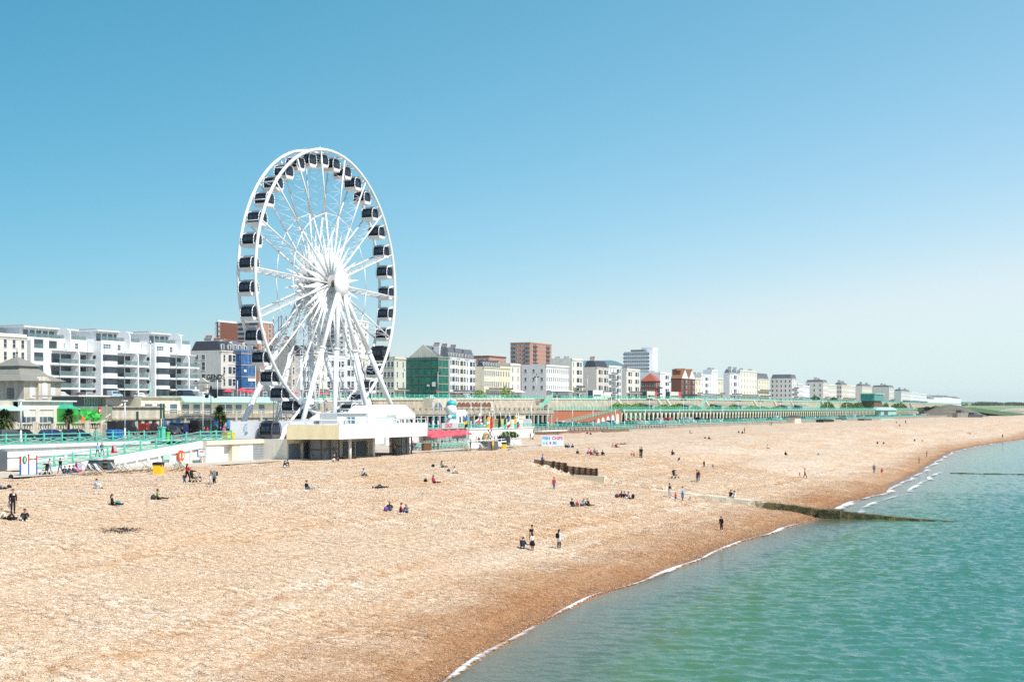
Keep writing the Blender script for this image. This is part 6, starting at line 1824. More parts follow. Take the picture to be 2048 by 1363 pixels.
PAINTS={'white':cp_('white',(.78,.79,.8)),'silver':cp_('silver',(.42,.44,.46)),'black':cp_('black',(.015,.016,.018)),'blue':cp_('blue',(.02,.05,.16)),'navy':cp_('navy',(.012,.025,.06)),'red':cp_('red',(.35,.02,.02)),'grey':cp_('grey',(.12,.13,.14)),'paleblue':cp_('paleblue',(.40,.55,.62))}
CP={}
def park(col,kind,px,d,z,rz,label,group=None):
 if(col,kind)not in CP:CP[(col,kind)]=car(PAINTS[col],kind)
 o=place(CP[(col,kind)],(S(px,d),d,z),RAD(rz),label,group)
 o.name='parked_van' if 'van' in kind else 'parked_car'
 return o
rz0=8.82
for px,d,col,kind,lb in((20,136,'grey','estate','dark grey car parked nearest the left palm tree'),(46,139,'black','hatch','black car half behind the tall white lamp post at the left'),(104,134,'blue','hatch','dark blue car parked in front of the stone balustrade'),(152,131,'navy','estate','long dark estate car parked near the blue bins'),(246,146,'black','van','black van in front of the dark doorway under the terrace'),(302,147,'red','smallvan','dark red van standing by the stone wall'),(342,146,'grey','estate','dark car behind the green litter bin on the promenade'),(362,147,'blue','smallvan','dark blue van by the arched blue posters'),(386,147,'navy','smallvan','navy van under the middle set of blue posters'),(408,145,'black','van','black minivan with tinted windows before the ornate lamp')):
 park(col,kind,px,d,rz0,0 if kind!='x' else 0,lb)
for px,d,col,kind,lb in((123,238,'white','hatch','white car on the upper road left of the flower planting'),(165,238,'grey','hatch','grey car on the upper road below the first curved bay'),(178,236,'silver','hatch','silver car on the upper road behind the grey one'),(230,235,'paleblue','smallvan','pale blue-white van on the upper road below the second curved bay'),(281,236,'white','hatch','low white car on the upper road near the tall lamp'),(373,236,'navy','van','large navy van on the upper road beside the painted flank'),(410,236,'white','smallvan','white van on the upper road below the painted flank'),(862,232,'white','hatch','small white car on the upper road below the green netting'),(914,232,'red','smallvan','red van on the upper road below the bay-fronted houses'),(924,233,'red','hatch','red car right behind the red van on the upper road'),(935,232,'white','smallvan','white van on the upper road below the bay-fronted houses'),(975,232,'silver','hatch','silver car on the upper road below the yellow-cream terrace'),(1035,232,'black','hatch','black car on the upper road beside the round bush'),(1182,232,'navy','van','dark-windowed van on the upper road left of the flat-roofed coach'),(1450,232,'white','hatch','white car on the upper road below the bright white houses'),(1520,232,'white','smallvan','white van on the upper road below the glazed sun terrace'),(1622,232,'white','smallvan','white van on the upper road near the dark tree')):
 park(col,kind,px,d,top_z(S(px,d))+.1,0,lb)
rs=random.Random(12);cols=['silver','white','black','blue','grey','silver','navy','white','red','paleblue']
named=[(958,165,'white','hatch'),(978,165,'paleblue','hatch'),(992,165,'silver','hatch'),(1085,166,'navy','hatch'),(1118,168,'white','smallvan'),(1128,166,'black','estate'),(1140,168,'blue','hatch'),(1152,166,'grey','hatch'),(1166,168,'blue','estate'),(1176,166,'grey','hatch'),(1206,166,'paleblue','estate'),(1222,168,'blue','smallvan'),(1252,168,'navy','estate'),(1264,166,'blue','hatch'),(1276,168,'silver','hatch'),(1286,166,'white','estate'),(1300,168,'silver','hatch'),(1309,166,'paleblue','hatch')]
CN={'silver':'silver','white':'white','black':'black','blue':'dark blue','grey':'dark grey','navy':'navy','red':'red','paleblue':'pale blue'}
n_=0
for k,(px,d,col,kind)in enumerate(named):
 pl='beside the golf area' if px<1000 else('below the red brick wall' if px<1180 else 'before the brick arches')
 park(col,kind,px,d,road_z(S(px,d))+.03,rs.choice((0,90,90,75)),'%s %s %s, %s in its row'%(CN[col],{'hatch':'car','estate':'estate car','smallvan':'small van'}[kind],pl,('first','second','third','fourth','fifth','sixth','seventh','eighth','ninth')[k if px<1000 else(k-3 if px<1180 else k-10)]),'cars parked along the seafront road')
big=[(1337,170,'red','van','tall dark red van parked before the arcade'),(1320,168,'silver','van','grey box van parked at the start of the dark arches'),(1378,170,'silver','van','silver camper parked before the arcade'),(1398,170,'black','van','black van parked before the arcade'),(1552,168,'paleblue','van','pale van by the cream kiosk on the seafront road'),(1708,168,'paleblue','van','pale grey van parked near the lift tower')]
for px,d,col,kind,lb in big:park(col,kind,px,d,7.25,0,lb)
for k in range(56):
 px=1326+480*(k/56)**.92;d=166 if k%2 else 169
 if any(abs(px-b_[0])<4 for b_ in big):px+=5
 park(cols[rs.randrange(len(cols))],rs.choice(('hatch','estate','hatch')),px,d,7.25,rs.choice((0,90,90,80)),'small parked car in the long row before the arches','cars parked in the long row before the dark arches')
def bus(label,px0,px1,front,rear,d=230):
 x0,x1=S(px0,d),S(px1,d);z=top_z(x0)+.1
 t=thing('bus',((x0+x1)/2,d,z),label,'bus')
 b=MB();b.box(x0,x1,d,d+2.5,z+.4,z+4.1,front);b.box(x1-(x1-x0)*.22,x1+.02,d-.02,d+2.52,z+.38,z+4.12,rear);b.build('body',t)
 b=MB();b.box(x0+1,x1-2.6,d-.04,d-.01,z+1.3,z+2.1,GLASS);b.build('window',t)
 b=MB();b.box(x0+1,x1-2.6,d-.04,d-.01,z+2.8,z+3.6,GLASS);b.build('window',t)
 b=MB();b.box(x0-.04,x0-.01,d+.1,d+2.4,z+.5,z+4.0,GLASS);b.build('front_window',t)
 for x in(x0+2,x1-2.5):wheel_(t,0,0);w=t.children[-1];w.location=(x-t.location.x,.1,0)
 return t
bus('double-decker bus with cream sides and red tail below the hipped roof house',1294,1314,CREAM,RED);bus('second double-decker bus with cream sides and red tail below the brown gables',1340,1362,CREAM,RED)
t=bus('white coach with a sloping dark front window beside the flat-roofed shelter',1186,1206,WHITEB,WHITEB)
b=MB();x0,x1=S(1207,238),S(1224,238);z=top_z(x0);b.box(x0,x1,238,244,z,z+3.6,CREAM2);o=b.build('flat_roofed_hut');tag(o,'flat-roofed cream hut beside the coach on the upper road','hut')
# LAMPS, POLES, PALMS, BINS
big_l=[(301,226,'tall white lamp column with a dark finial before the third curved bay'),(809,226,'tall lamp column with a white lantern left of the green netting'),(876,226,'tall aqua-footed lamp column at the corner of the green netting'),(1073,226,'tall lamp column with a dark crown before the hotel flank'),(1175,226,'slim lamp column before the beige flank'),(1342,226,'lamp column between the two buses'),(1440,226,'slim lamp column before the small cream house'),(1574,226,'lamp column before the large pale hotel'),(1632,226,'lamp column by the dark tree')]
for k,(px,d,lb)in enumerate(big_l):
 x=S(px,d);lamp('street_lamp',lb,(x,d,top_z(x)),9.5 if k else 13.5,'cluster' if k in(2,3,5)else 'single')
for px,y,d,lb in((435,924-0,225,'bare white pole on the upper road right of the painted flank'),(475,0,225,'bare white pole on the upper road before the blue scaffold')):
 x=S(px,d);b=MB();b.tube((x,d,top_z(x)),(x,d,top_z(x)+5.0),.09,PAINT);tag(b.build('flagpole'),lb,'pole')
for px,d,h,st,lb in((42,124,5.2,'modern','white lamp post with a flat square head left of the first parked cars'),(250,126,5.2,'modern','white lamp post with a flat square head beside the blue bins'),(406,122,6.2,'plain','slim pale pole at the head of the ramp'),(323,121,3.4,'plain','short post with signs at the aqua pier')):
 x=S(px,d)
 if st=='modern':lamp('street_lamp',lb,(x,d,rz0),h,'modern')
 else:
  b=MB();b.tube((x,d,rz0),(x,d,rz0+h),.06,CREAM2);tag(b.build('pole'),lb,'pole')
lamp('street_lamp','ornate dark multi-lantern lamp before the arched blue posters',(S(422,130),130,rz0),6.6,'cluster',col=GREYP)
for k,(px,d)in enumerate(((1114,158),(1223,158),(1299,158),(1367,158),(1476,158),(1521,158),(1560,158),(1655,158),(1693,158))):
 lamp('street_lamp','tall aqua-footed seafront lamp on the sea wall '+('before the brick wall','before the brick arches','at the start of the dark arches','before the arcade near the red van','below the second cliff stair','below the tall hotel','below the cliff shelters','beside the timber heap','by the pale beach hut')[k],(S(px,d),d,road_z(S(px,d))),9.6,'cluster','ornate lamps on the eastern sea wall')
for k,(px,d)in enumerate(((1096,163),(1145,163),(1186,163),(1231,163),(1249,163),(1291,163),(1321,163),(1359,163),(1387,163),(1421,163),(1445,163),(876,150),(866,148),(942,150),(1063,158))):
 lamp('street_lamp','plain white seafront lamp with a flat head '+('before the brick wall','left of the brick ramp foot','over the smallest brick arches','before the tall brick arches','beside the first glazed bay','at the last glazed bay','behind the grey box van','right of the dark red van','beside the camper','among the small parked cars','far along the dark arches','above the red parasols','left of the parasols','above the golf sign','beside the yellow boarded hut')[k],(S(px,d),d,road_z(S(px,d))),5.6 if k<11 else 6.6,'modern')
PALM=[mat('palm_leaf',(.07,.12,.02),.7,.25,2),mat('palm_leaf_dry',(.22,.17,.06),.8,.25,2),mat('palm_leaf_dark',(.02,.045,.01),.8,.2,2)]
def palm(px,d,z,h,r,label,seed):
 x=S(px,d);t=thing('palm_tree',(x,d,z),label,'palm tree');rs=random.Random(seed)
 b=MB();b.tube((x,d,z),(x+.1,d,z+h),.2,WOODD,.13,n=8);b.build('trunk',t)
 b=MB()
 for k in range(260):
  th=rs.uniform(0,6.283);el=rs.uniform(-1.0,1.4);L=r*rs.uniform(.75,1.05)
  dr=Vector((math.cos(th)*math.cos(el),math.sin(th)*math.cos(el),math.sin(el)));o0=Vector((x+.1,d,z+h));side=dr.cross(Vector((0,0,1))).normalized()*.11
  m1=o0+dr*L*.55;m2=o0+dr*L+Vector((0,0,-.25*L));m=PALM[0 if rs.random()<.5 else(1 if el<-.2 and rs.random()<.5 else 2)]
  b.poly([o0-side*.5,o0+side*.5,m1+side,m1-side],m);b.poly([m1-side,m1+side,m2],m)
 b.build('crown',t)
palm(9,140,rz0,2.8,2.1,'bushy palm tree at the far left by the cream wing',1);palm(137,144,rz0,3.2,1.6,'palm tree in front of the cream pavilion',2);palm(438,140,rz0,3.6,1.75,'palm tree with yellowing fronds before the blue posters',3);palm(445,143,rz0,2.6,1.2,'smaller palm head just behind the yellowing palm',4)
def wheelie(px,d,z,label,m,w=1.25,lid=None):
 x=S(px,d);t=thing('waste_bin',(x,d,z),label,'bin')
 b=MB();b.hexa([(x-w/2+.12,d-.4,z+.15),(x+w/2-.12,d-.4,z+.15),(x+w/2-.12,d+.4,z+.15),(x-w/2+.12,d+.4,z+.15),(x-w/2,d-.5,z+1.15),(x+w/2,d-.5,z+1.15),(x+w/2,d+.5,z+1.15),(x-w/2,d+.5,z+1.15)],m);b.build('bin_body',t)
 b=MB();b.hexa([(x-w/2-.05,d-.55,z+1.15),(x+w/2+.05,d-.55,z+1.15),(x+w/2+.05,d+.55,z+1.15),(x-w/2-.05,d+.55,z+1.15),(x-w/2,d-.4,z+1.3),(x+w/2,d-.4,z+1.3),(x+w/2,d+.5,z+1.38),(x-w/2,d+.5,z+1.38)],lid or m);b.build('lid',t)
 for a in(-w/2+.2,w/2-.2):
  b=MB();b.tube((x+a,d-.36,z+.08),(x+a,d-.3,z+.08),.08,TYRE);b.build('castor',t)
wheelie(224,128,rz0,'left one of the two blue wheeled bins at the foot of the stair',BLUE);wheelie(235,128,rz0,'right one of the two blue wheeled bins at the foot of the stair',BLUE)
wheelie(1228,163,7.2,'blue wheeled bin before the brick arches',BLUE)
def litter(px,d,z,label,m,h=1.0,w=.5):
 x=S(px,d);t=thing('litter_bin',(x,d,z),label,'bin');b=MB();b.box(x-w/2,x+w/2,d-w/2,d+w/2,z,z+h*.8,m);b.build('bin_body',t)
 b=MB();b.box(x-w/2-.03,x+w/2+.03,d-w/2-.03,d+w/2+.03,z+h*.8,z+h,m);b.build('lid',t)
litter(334,119.8,rz0,'bright green litter bin beside the aqua pier',mat('lime_plastic',(.15,.55,.10),.5,.05),1.1,.5)
t=thing('grit_box',(S(461,115.5),115.5,rz0),'yellow storage box behind the railing at the head of the ramp','box')
b=MB();x=S(459,115.5);b.box(x-.9,x+.9,115.2,116,rz0,rz0+.8,YELLOW);b.build('box_body',t);b=MB();b.box(x-.95,x+.95,115.15,116.05,rz0+.8,rz0+.95,YELLOW);b.build('lid',t)
def signs(px,d,z,zh,w,h,m,label,name='road_sign'):
 x=S(px,d);t=thing(name,(x,d,z),label,'sign');b=MB();b.tube((x,d,z),(x,d,z+zh+h),.05,GREY);b.build('post',t);b=MB();b.box(x-w/2,x+w/2,d-.1,d-.05,z+zh,z+zh+h,m);b.build('panel',t)
signs(104,125,rz0,2.4,.35,.7,DARKG,'small dark sign post in front of the stone balustrade');signs(274,128,rz0,2.6,.5,1.2,DARKG,'grey-green sign on a post near the ramp pier');signs(321,121,rz0+.5,2.4,.35,2.0,DARKG,'tall dark sign board turned edge-on by the aqua pier');signs(327,121.6,rz0+.5,2.4,.35,2.0,DARKG,'second tall dark sign board by the aqua pier')
signs(391,226,top_z(300),2.2,.7,.9,WHITE,'white parking sign at the corner of the white apartment block');signs(873,226,16.2,2.4,.7,1.0,RED,'red and white road sign by the green netting')
# THINGS ON THE BEACH
ib=thing('information_board',(S(57,109),109,6),'white information board with a green round letter between red and blue posts','sign')
for p,yb,yt in((41,955,912),(57,953.5,907.5),(73,951.5,910)):
 b=MB();x=S(p,109);b.box(x-.07,x+.07,108.93,109.07,5.6,7.2,BLUE);b.box(x-.07,x+.07,108.93,109.07,7.2,Z(p,yt,109),RED);b.build('post',ib)
b=MB();b.box(S(41.7,109),S(56.2,109),109,109.06,6.0,Z(50,911,109),WHITEB);b.build('panel',ib);b=MB();b.box(S(58,109),S(72.2,109),109,109.06,6.0,Z(65,909,109),WHITEB);b.build('panel',ib)
b=MB();cx_,cz_=S(49,109),Z(49,919,109);b.extr([(cx_+.32*math.cos(a*.3927),cz_+.42*math.sin(a*.3927))for a in range(16)],'y',108.95,108.99,mat('sign_green',(.01,.25,.12),.5,.03));b.build('disc',ib)
text_mesh('lettering','i',.75,WHITEB,ib,(cx_,108.93,cz_),(RAD(90),0,0),bold=.03)
text_mesh('lettering','beach info',.26,MATS['sign_green'],ib,(S(65,109),108.97,Z(65,917,109)),(RAD(90),0,0))
lr=thing('lifebuoy_cabinet',(S(361,113.9),113.7,7),'orange-red lifebuoy cabinet with white ring segments on the ramp wall','lifebuoy')
x,z=S(361.5,113.7),Z(361,911,113.7);OR=mat('orange_red',(.85,.10,.02),.5,.05)
b=MB();b.extr([(x+.62*math.cos(a*.3927)*(1.0),z+.72*math.sin(a*.3927))for a in range(16)],'y',113.55,113.77,OR);b.build('cabinet',lr)
b=MB()
for a0 in(-50,130):
 for q in range(5):
  a1,a2=RAD(a0+q*20),RAD(a0+q*20+20);b.poly([(x+.22*math.cos(a1),113.53,z+.26*math.sin(a1)),(x+.42*math.cos(a1),113.53,z+.5*math.sin(a1)),(x+.42*math.cos(a2),113.53,z+.5*math.sin(a2)),(x+.22*math.cos(a2),113.53,z+.26*math.sin(a2))],WHITEB)
b.build('ring',lr)
nb=thing('notice_board',(S(402,113),113,6),'notice board with blue, white and orange print on a post by the ramp wall','sign')
b=MB();x0,x1=S(394.5,113),S(409.5,113);z0,z1=Z(402,913,113),Z(402,897.5,113);b.box(x0,x1,112.9,113,z0,z1,GREYD);b.box(x0+.08,x1-.08,112.87,112.9,z0+.08,z1-.08,mat('printed_panel',(.55,.66,.70),.5,.35,2.2));b.build('panel',nb);b=MB();b.box((x0+x1)/2-.4,(x0+x1)/2+.3,112.85,112.87,z0+.6,z1-.25,OR);b.build('print',nb)
b=MB();b.tube((x0+.9,113,5.8),(x0+.9,113,z0),.06,GREY);b.build('post',nb)
b=MB();b.box(S(327,113.7),S(340,113.7),113.7,113.78,Z(333,918.5,113.7),Z(333,908,113.7),AQUAL);tag(b.build('wall_plate'),'pale green plate fixed to the ramp wall','sign')
def a_board(px,d,z,w,h,m,label,base=None):
 x=S(px,d);t=thing('sandwich_board',(x,d,z),label,'sign')
 b=MB();b.hexa([(x-w/2,d-.25,z),(x+w/2,d-.25,z),(x+w/2,d-.2,z),(x-w/2,d-.2,z),(x-w/2,d-.03,z+h),(x+w/2,d-.03,z+h),(x+w/2,d+.02,z+h),(x-w/2,d+.02,z+h)],m);b.hexa([(x-w/2,d+.2,z),(x+w/2,d+.2,z),(x+w/2,d+.25,z),(x-w/2,d+.25,z),(x-w/2,d+.03,z+h),(x+w/2,d+.03,z+h),(x+w/2,d+.06,z+h),(x-w/2,d+.06,z+h)],m);b.build('board',t)
 b=MB();b.hexa([(x-w/2+.06,d-.24,z+.22),(x+w/2-.06,d-.24,z+.22),(x+w/2-.06,d-.235,z+.22),(x-w/2+.06,d-.235,z+.22),(x-w/2+.06,d-.075,z+h-.08),(x+w/2-.06,d-.075,z+h-.08),(x+w/2-.06,d-.07,z+h-.08),(x-w/2+.06,d-.07,z+h-.08)],mat('faded_blue_print',(.30,.38,.50),.5,.3,3));b.build('poster',t)
a_board(157,108.5,6.0,.8,1.15,RED,'blue and red sandwich board standing by the ramp wall');a_board(228.5,109,7.9-0.0,.6,.9,RED,'blue and red board standing on the dark beach hut')
def hut(px0,px1,d,zt,label,dark,extra=None):
 x0,x1=S(px0,d),S(px1,d);z0=5.9;t=thing('beach_hut',((x0+x1)/2,d,z0),label,'hut')
 b=MB();b.hexa([(x0,d,z0),(x1,d,z0),(x1,d+1.8,z0),(x0,d+1.8,z0),(x0+.5,d+.2,zt),(x1-.1,d+.2,zt),(x1-.1,d+1.6,zt),(x0+.5,d+1.6,zt)],dark);b.build('wall',t)
 b=MB();xm=x0+(x1-x0)*.3;xn=x0+(x1-x0)*.58
 b.poly([(xm,d-.01,z0),(xn,d-.01,z0),(xn,d+.15,zt-.3),(xm+.1,d+.15,zt-.3)],WOODD)
 for q in range(3):zz=z0+.45+q*.5;b.box(xm+.1,xn,d-.06,d+.05,zz,zz+.06,WOOD)
 b.build('opening',t)
 b=MB();b.box(x0-.05+.45,x1,d+.1,d+1.7,zt,zt+.08,GREY);b.build('roof',t)
 return t
BG=mat('blue_grey_board',(.045,.07,.085),.7,.15,2)
hut(194,232,108.6,Z(210,920,108.6),'dark blue-grey deckchair hut with open shelves against the ramp wall',BG)
hut(975,998,104,Z(985,883,104),'dark deckchair hut with a lit orange interior board near the golf fence',GREYD)
b=MB();x0,x1=S(1006,112),S(1020,112);b.box(x0,x1,112,113,5.9,Z(1013,872,112),BLACK);b.box(x1,x1+.8,112.2,113,5.9,Z(1013,873,112),GREY);tag(b.build('black_stand'),'black square board standing before the white golf fence','board')
t=thing('ochre_board',(S(986,103),103,5.9),'ochre board on a thin pole beside the dark deckchair hut','sign')
s_,d_,z_=beach_at(986,913);b=MB();b.tube((s_,d_,z_-.1),(s_,d_,z_+1.6),.03,YELLOW);b.build('pole',t);b=MB();b.box(s_-.3,s_+.3,d_-.03,d_+.03,z_+1.6,z_+2.3,mat('ochre',(.75,.42,.08),.6,.1));b.build('panel',t);b=MB();b.lathe([(.35,0),(.3,.05),(.05,.08)],YELLOW,(s_,d_,z_-.03),10);b.build('foot',t)
def ybin(px,py,label,w=.75,h=1.15,black=True):
 s,d,z=beach_at(px,py);t=thing('litter_bin',(s,d,z),label,'bin',None);a=RAD(20)
 t.rotation_euler=(0,0,a);b=MB();b.box(-w,w,-w*.7,w*.7,-.1,h,YELLOW);b.build('bin_body',t,Vector((0,0,0)))
 b=MB();b.box(-w-.04,w+.04,-w*.7-.04,w*.7+.04,h,h+.28,BLACK);b.build('lid',t,Vector((0,0,0)))
 for q in(-.4,.4):
  b=MB();b.box(q-.14,q+.14,-w*.7-.02,-w*.7-.004,h-.22,h-.04,BLACK);b.build('opening',t,Vector((0,0,0)))
ybin(317,947,'yellow litter bin with a black lid beside the left deckchairs',.62,1.0);ybin(1008,897,'smaller yellow litter bin beside the dark deckchair hut',.55,.9)
def deckchair(m1,m2):
 t=thing('deckchair',(0,0,0),'x','deckchair')
 def bars(y):
  b=MB();b.tube((-.55,y,.02),(.45,y,1.15),.025,WOODL,n=4)if False else None
 for y in(-.29,.29):
  b=MB();b.tube((.62,y,.05),(-.5,y,1.02),.026,WOODL,n=5);b.tube((-.62,y,.04),(.52,y,.46),.026,WOODL,n=5);b.tube((-.42,y,.05),(-.12,y,.78),.022,WOODL,n=5);b.build('side_frame',t)
 b=MB();b.tube((-.5,-.29,1.02),(-.5,.29,1.02),.024,WOODL,n=5);b.tube((.52,-.29,.46),(.52,.29,.46),.024,WOODL,n=5);b.tube((-.62,-.29,.05),(-.62,.29,.05),.024,WOODL,n=5);b.build('crossbar',t)
 b=MB();n=8;pts=[]
 for k in range(n+1):
  f=k/n;pts.append((-.5+1.02*f,1.02-.56*f-.62*math.sin(math.pi*f)*.48))
 for k in range(n):
  (xa,za),(xb,zb_)=pts[k],pts[k+1]
  for j in range(8):ya=-.26+j*.065;b.poly([(xa,ya,za),(xb,ya,zb_),(xb,ya+.065,zb_),(xa,ya+.065,za)],m1 if j%2 else m2)
 b.build('canvas_seat',t)
 return t
SB=mat('canvas_blue',(.22,.38,.66),.8,.05);SG=mat('canvas_green',(.25,.55,.42),.8,.05);SP=mat('canvas_pink',(.70,.28,.26),.8,.05)
dk={'b':deckchair(SB,CANVAS),'g':deckchair(SG,CANVAS),'p':deckchair(SP,CANVAS)}
chairs=[(18,936,'g',200,'left one of two green deckchairs against the sea wall'),(31,935.5,'g',200,'right one of two green deckchairs against the sea wall')]
for k,px in enumerate((176,188,200,233,247,259,292,306,352,363,372)):
 chairs.append((px,950.5 if px<210 else(947.5 if px<265 else(944 if px<310 else 942.5)),'b' if k not in(6,10)else 'g',150-(k%3)*8,['blue and white deckchair nearest the seated group by the ramp','second deckchair of the three left of the dark hut','third deckchair of the three, touching the dark hut','first deckchair just right of the dark hut','middle deckchair right of the dark hut','third deckchair right of the dark hut','pale green deckchair left of the yellow bin','blue deckchair touching the yellow bin','first deckchair right of the yellow bin','second deckchair right of the yellow bin','pale green deckchair behind the woman with the pushchair'][k]))
for k,(px,py,c)in enumerate(((929,902,'b'),(940,902,'p'),(961,901,'b'),(967,901,'b'),(975,899,'b'),(982,898.5,'b'),(993,898,'b'),(999,898,'b'),(1024,900,'g'),(1031,897,'p'))):
 chairs.append((px,py,c,160-(k%4)*12,['blue and white deckchair before the dining tables','pink deckchair before the dining tables','first of the blue deckchairs left of the far dark hut','second of the blue deckchairs left of the far dark hut','third blue deckchair, partly before the far dark hut','fourth blue deckchair under the ochre board','fifth blue deckchair at the far dark hut','last blue deckchair right of the far dark hut','pale green deckchair right of the far yellow bin','pink striped deckchair behind the pale green one'][k]))
for px,py,c,rz,lb in chairs:
 s,d,z=beach_at(px,py);place(dk[c],(s,d,z),RAD(rz+150),lb,'deckchairs on the beach',1.25)
s,d,z=beach_at(1105,891)
fs=thing('beach_sign',(s,d,z),'large pale blue board advertising fish and chips in blue and red','sign')
w,h=2.1*1.05,1.9;ang_=RAD(-66+60)
fs.rotation_euler=(0,0,RAD(-52));O0=Vector((0,0,0));PB=mat('pale_blue_board',(.60,.70,.80),.6,.04)
b=MB();b.box(-w,w,-.05,.05,-.05,h,PB);b.build('board',fs,O0);b=MB();b.hexa([(w-.1,.06,0),(w,.06,0),(w,1.0,0),(w-.1,1.0,0),(w-.1,.06,h-.1),(w,.06,h-.1),(w,.16,h-.1),(w-.1,.16,h-.1)],CANVAS);b.build('stay',fs,O0)
def txt_local(parent,body,size,m,loc,bold=.012,al='LEFT'):
 o=text_mesh('lettering',body,size,m,None,(0,0,0),(RAD(90),0,0),align=al,bold=bold);o.parent=parent;o.location=loc;return o
BLS=mat('sign_blue',(.02,.22,.62),.5,.03);RDS=mat('sign_red',(.65,.02,.05),.5,.03)
txt_local(fs,'FISH',.82,BLS,(-2.05,-.07,1.45));txt_local(fs,'CHIPS',.82,RDS,(-.15,-.07,1.45));txt_local(fs,'\u00a3',.8,BLS,(-1.35,-.07,.55));txt_local(fs,'4',.9,RDS,(-.7,-.07,.55));txt_local(fs,'.90',.75,BLS,(-.12,-.07,.5))
b=MB();b.box(-2.0,-1.5,-.075,-.055,.25,.8,mat('sign_mint',(.25,.6,.45),.5,.03));b.build('panel',fs,O0)
def groyne_mat():
 m,t,bb=nodes('weedy_concrete');geo=N(t,'ShaderNodeNewGeometry');sp=N(t,'ShaderNodeSeparateXYZ');t.links.new(geo.outputs['Position'],sp.inputs[0])
 n=N(t,'ShaderNodeTexNoise',i_Scale=1.3,i_Detail=7,i_Roughness=.7);t.links.new(geo.outputs['Position'],n.inputs['Vector'])
 v=math_(t,'ADD',maprange(t,sp.outputs['Y'],38.0,48.0,1.0,0.0),math_(t,'MULTIPLY',math_(t,'SUBTRACT',n.outputs['Fac'],.5),1.6))
 weed=ramp(t,n.outputs['Fac'],[(.3,(.012,.014,.008)),(.48,(.06,.06,.02)),(.60,(.16,.13,.05)),(.75,(.36,.30,.18))])
 c=mixc(t,maprange(t,v,.35,.6,0,1),(.66,.58,.44),weed);t.links.new(c,bb.inputs['Base Color']);bb.inputs['Roughness'].default_value=.8
 bp=N(t,'ShaderNodeBump',i_Strength=1.0,i_Distance=.2);t.links.new(n.outputs['Fac'],bp.inputs['Height']);t.links.new(bp.outputs[0],bb.inputs['Normal'])
 return m
GM=groyne_mat()
cg=thing('concrete_groyne',(171,40,0),'long low concrete groyne, pale on the beach and black with weed toward the sea','groyne')
rs=random.Random(3);b=MB();top=[];ds_=[57-k*.9 for k in range(62)]
def gz(d):
 return max(float(np.interp(d,[3,22,30,35,45,57],[-.35,.05,.55,0.95,1.9,3.0])),-9)
for k,d in enumerate(ds_):
 zz=gz(d)+rs.uniform(-.05,.05)-(.15 if k in(24,25)else 0);wv=.55+rs.uniform(-.06,.06)
 if d>50:zz=bz(171,d)+.16
 if d>44:wv*=1.35
 top.append([(170.4-wv*1.5,d,zz-2.0),(170.4-wv,d,zz),(170.4+wv,d,zz+.03),(170.4+wv*1.5,d,zz-2.0)])
for a,c in zip(top[:-1],top[1:]):
 for q in range(3):b.poly([a[q],c[q],c[q+1],a[q+1]][::-1],GM)
b.poly(top[0],GM);b.poly(top[-1][::-1],GM);b.build('ridge',cg)
b=MB();b.box(169.0,171.4,33.2,35.8,-.5,gz(34.5)+.12,GM);b.build('buttress',cg)
b=MB()
for k in range(16):
 d=3-k*1.5;b.hexa([(170.2,d-1.5,-.5),(170.9,d-1.5,-.5),(170.9,d,-.5),(170.2,d,-.5),(170.2,d-1.5,.04-.02*(k%3)),(170.9,d-1.5,.04),(170.9,d,.05),(170.2,d,.05)],GM)
b.build('submerged_ridge',cg)
f2=thing('sunken_groyne',(300,30,-.3),'faint dark line of a sunken groyne in the distant water','groyne')
b=MB();sA=298.0
for k in range(30):
 d=DB(1880,sA)-2-k*1.6;b.box(sA-.5,sA+.5,d-1.58,d,-.6,.10+.05*math.sin(k*1.7),GM)
b.build('ridge',f2)
tg=thing('timber_groyne',(174,70,5),'short weathered timber groyne with stepped boards ending in a pale concrete block','groyne')
def tp(px,d):return S(px,d)
sG=175.0
segs=[(1068,1134,918,925.5,0),(1134,1195.5,931,937.5,1)]
def dG(px):return DB(px,sG)
for a,c,ya,yc,k in segs:
 da,dc=dG(a),dG(c);Ya,Ycc=sG*CA+da*SA,sG*CA+dc*SA
 za,zc=CAMZ-Ya*(ya-HY)/FPX,CAMZ-Ycc*(yc-HY)/FPX
 nb_=8
 for q in range(nb_):
  b=MB();h=.32;b.hexa([(sG-.06,da,za-h*(q+1)+.02),(sG+.06,da,za-h*(q+1)+.02),(sG+.06,dc,zc-h*(q+1)+.02),(sG-.06,dc,zc-h*(q+1)+.02),(sG-.06,da,za-h*q),(sG+.06,da,za-h*q),(sG+.06,dc,zc-h*q),(sG-.06,dc,zc-h*q)],WOOD);b.build('plank',tg)
 for p in((1086,1108,1119,1131)if k==0 else(1135,1148,1160,1172,1183,1194)):
  if not a<=p<=c:continue
  dp_=dG(p);f_=(dp_-da)/(dc-da);zt_=za+(zc-za)*f_;zb_=bz(sG,dp_)-.3
  b=MB();b.box(sG-.22,sG-.06,dp_-.12,dp_+.12,zb_,zt_+.04,WOODD)
  z=zb_+.3
  while z<zt_:b.box(sG-.26,sG-.22,dp_-.2,dp_+.2,z,z+.12,mat('rusted_bolts',(.10,.03,.02),.8,.2));z+=.32
  b.build('post',tg)
b=MB();da,dc=dG(1150),dG(1211);zq=CAMZ-(sG*CA+dG(1205)*SA)*(951.5-HY)/FPX;b.hexa([(sG-.45,da,1),(sG+.45,da,1),(sG+.45,dc,1),(sG-.45,dc,1),(sG-.45,da,zq+.12),(sG+.45,da,zq+.12),(sG+.45,dc,zq),(sG-.45,dc,zq)],mat('pale_concrete',(.66,.60,.47),.9,.1,1.5));b.build('concrete_footing',tg)
rs=random.Random(5);b=MB();s0_,d0_,z0_=beach_at(241,1058)
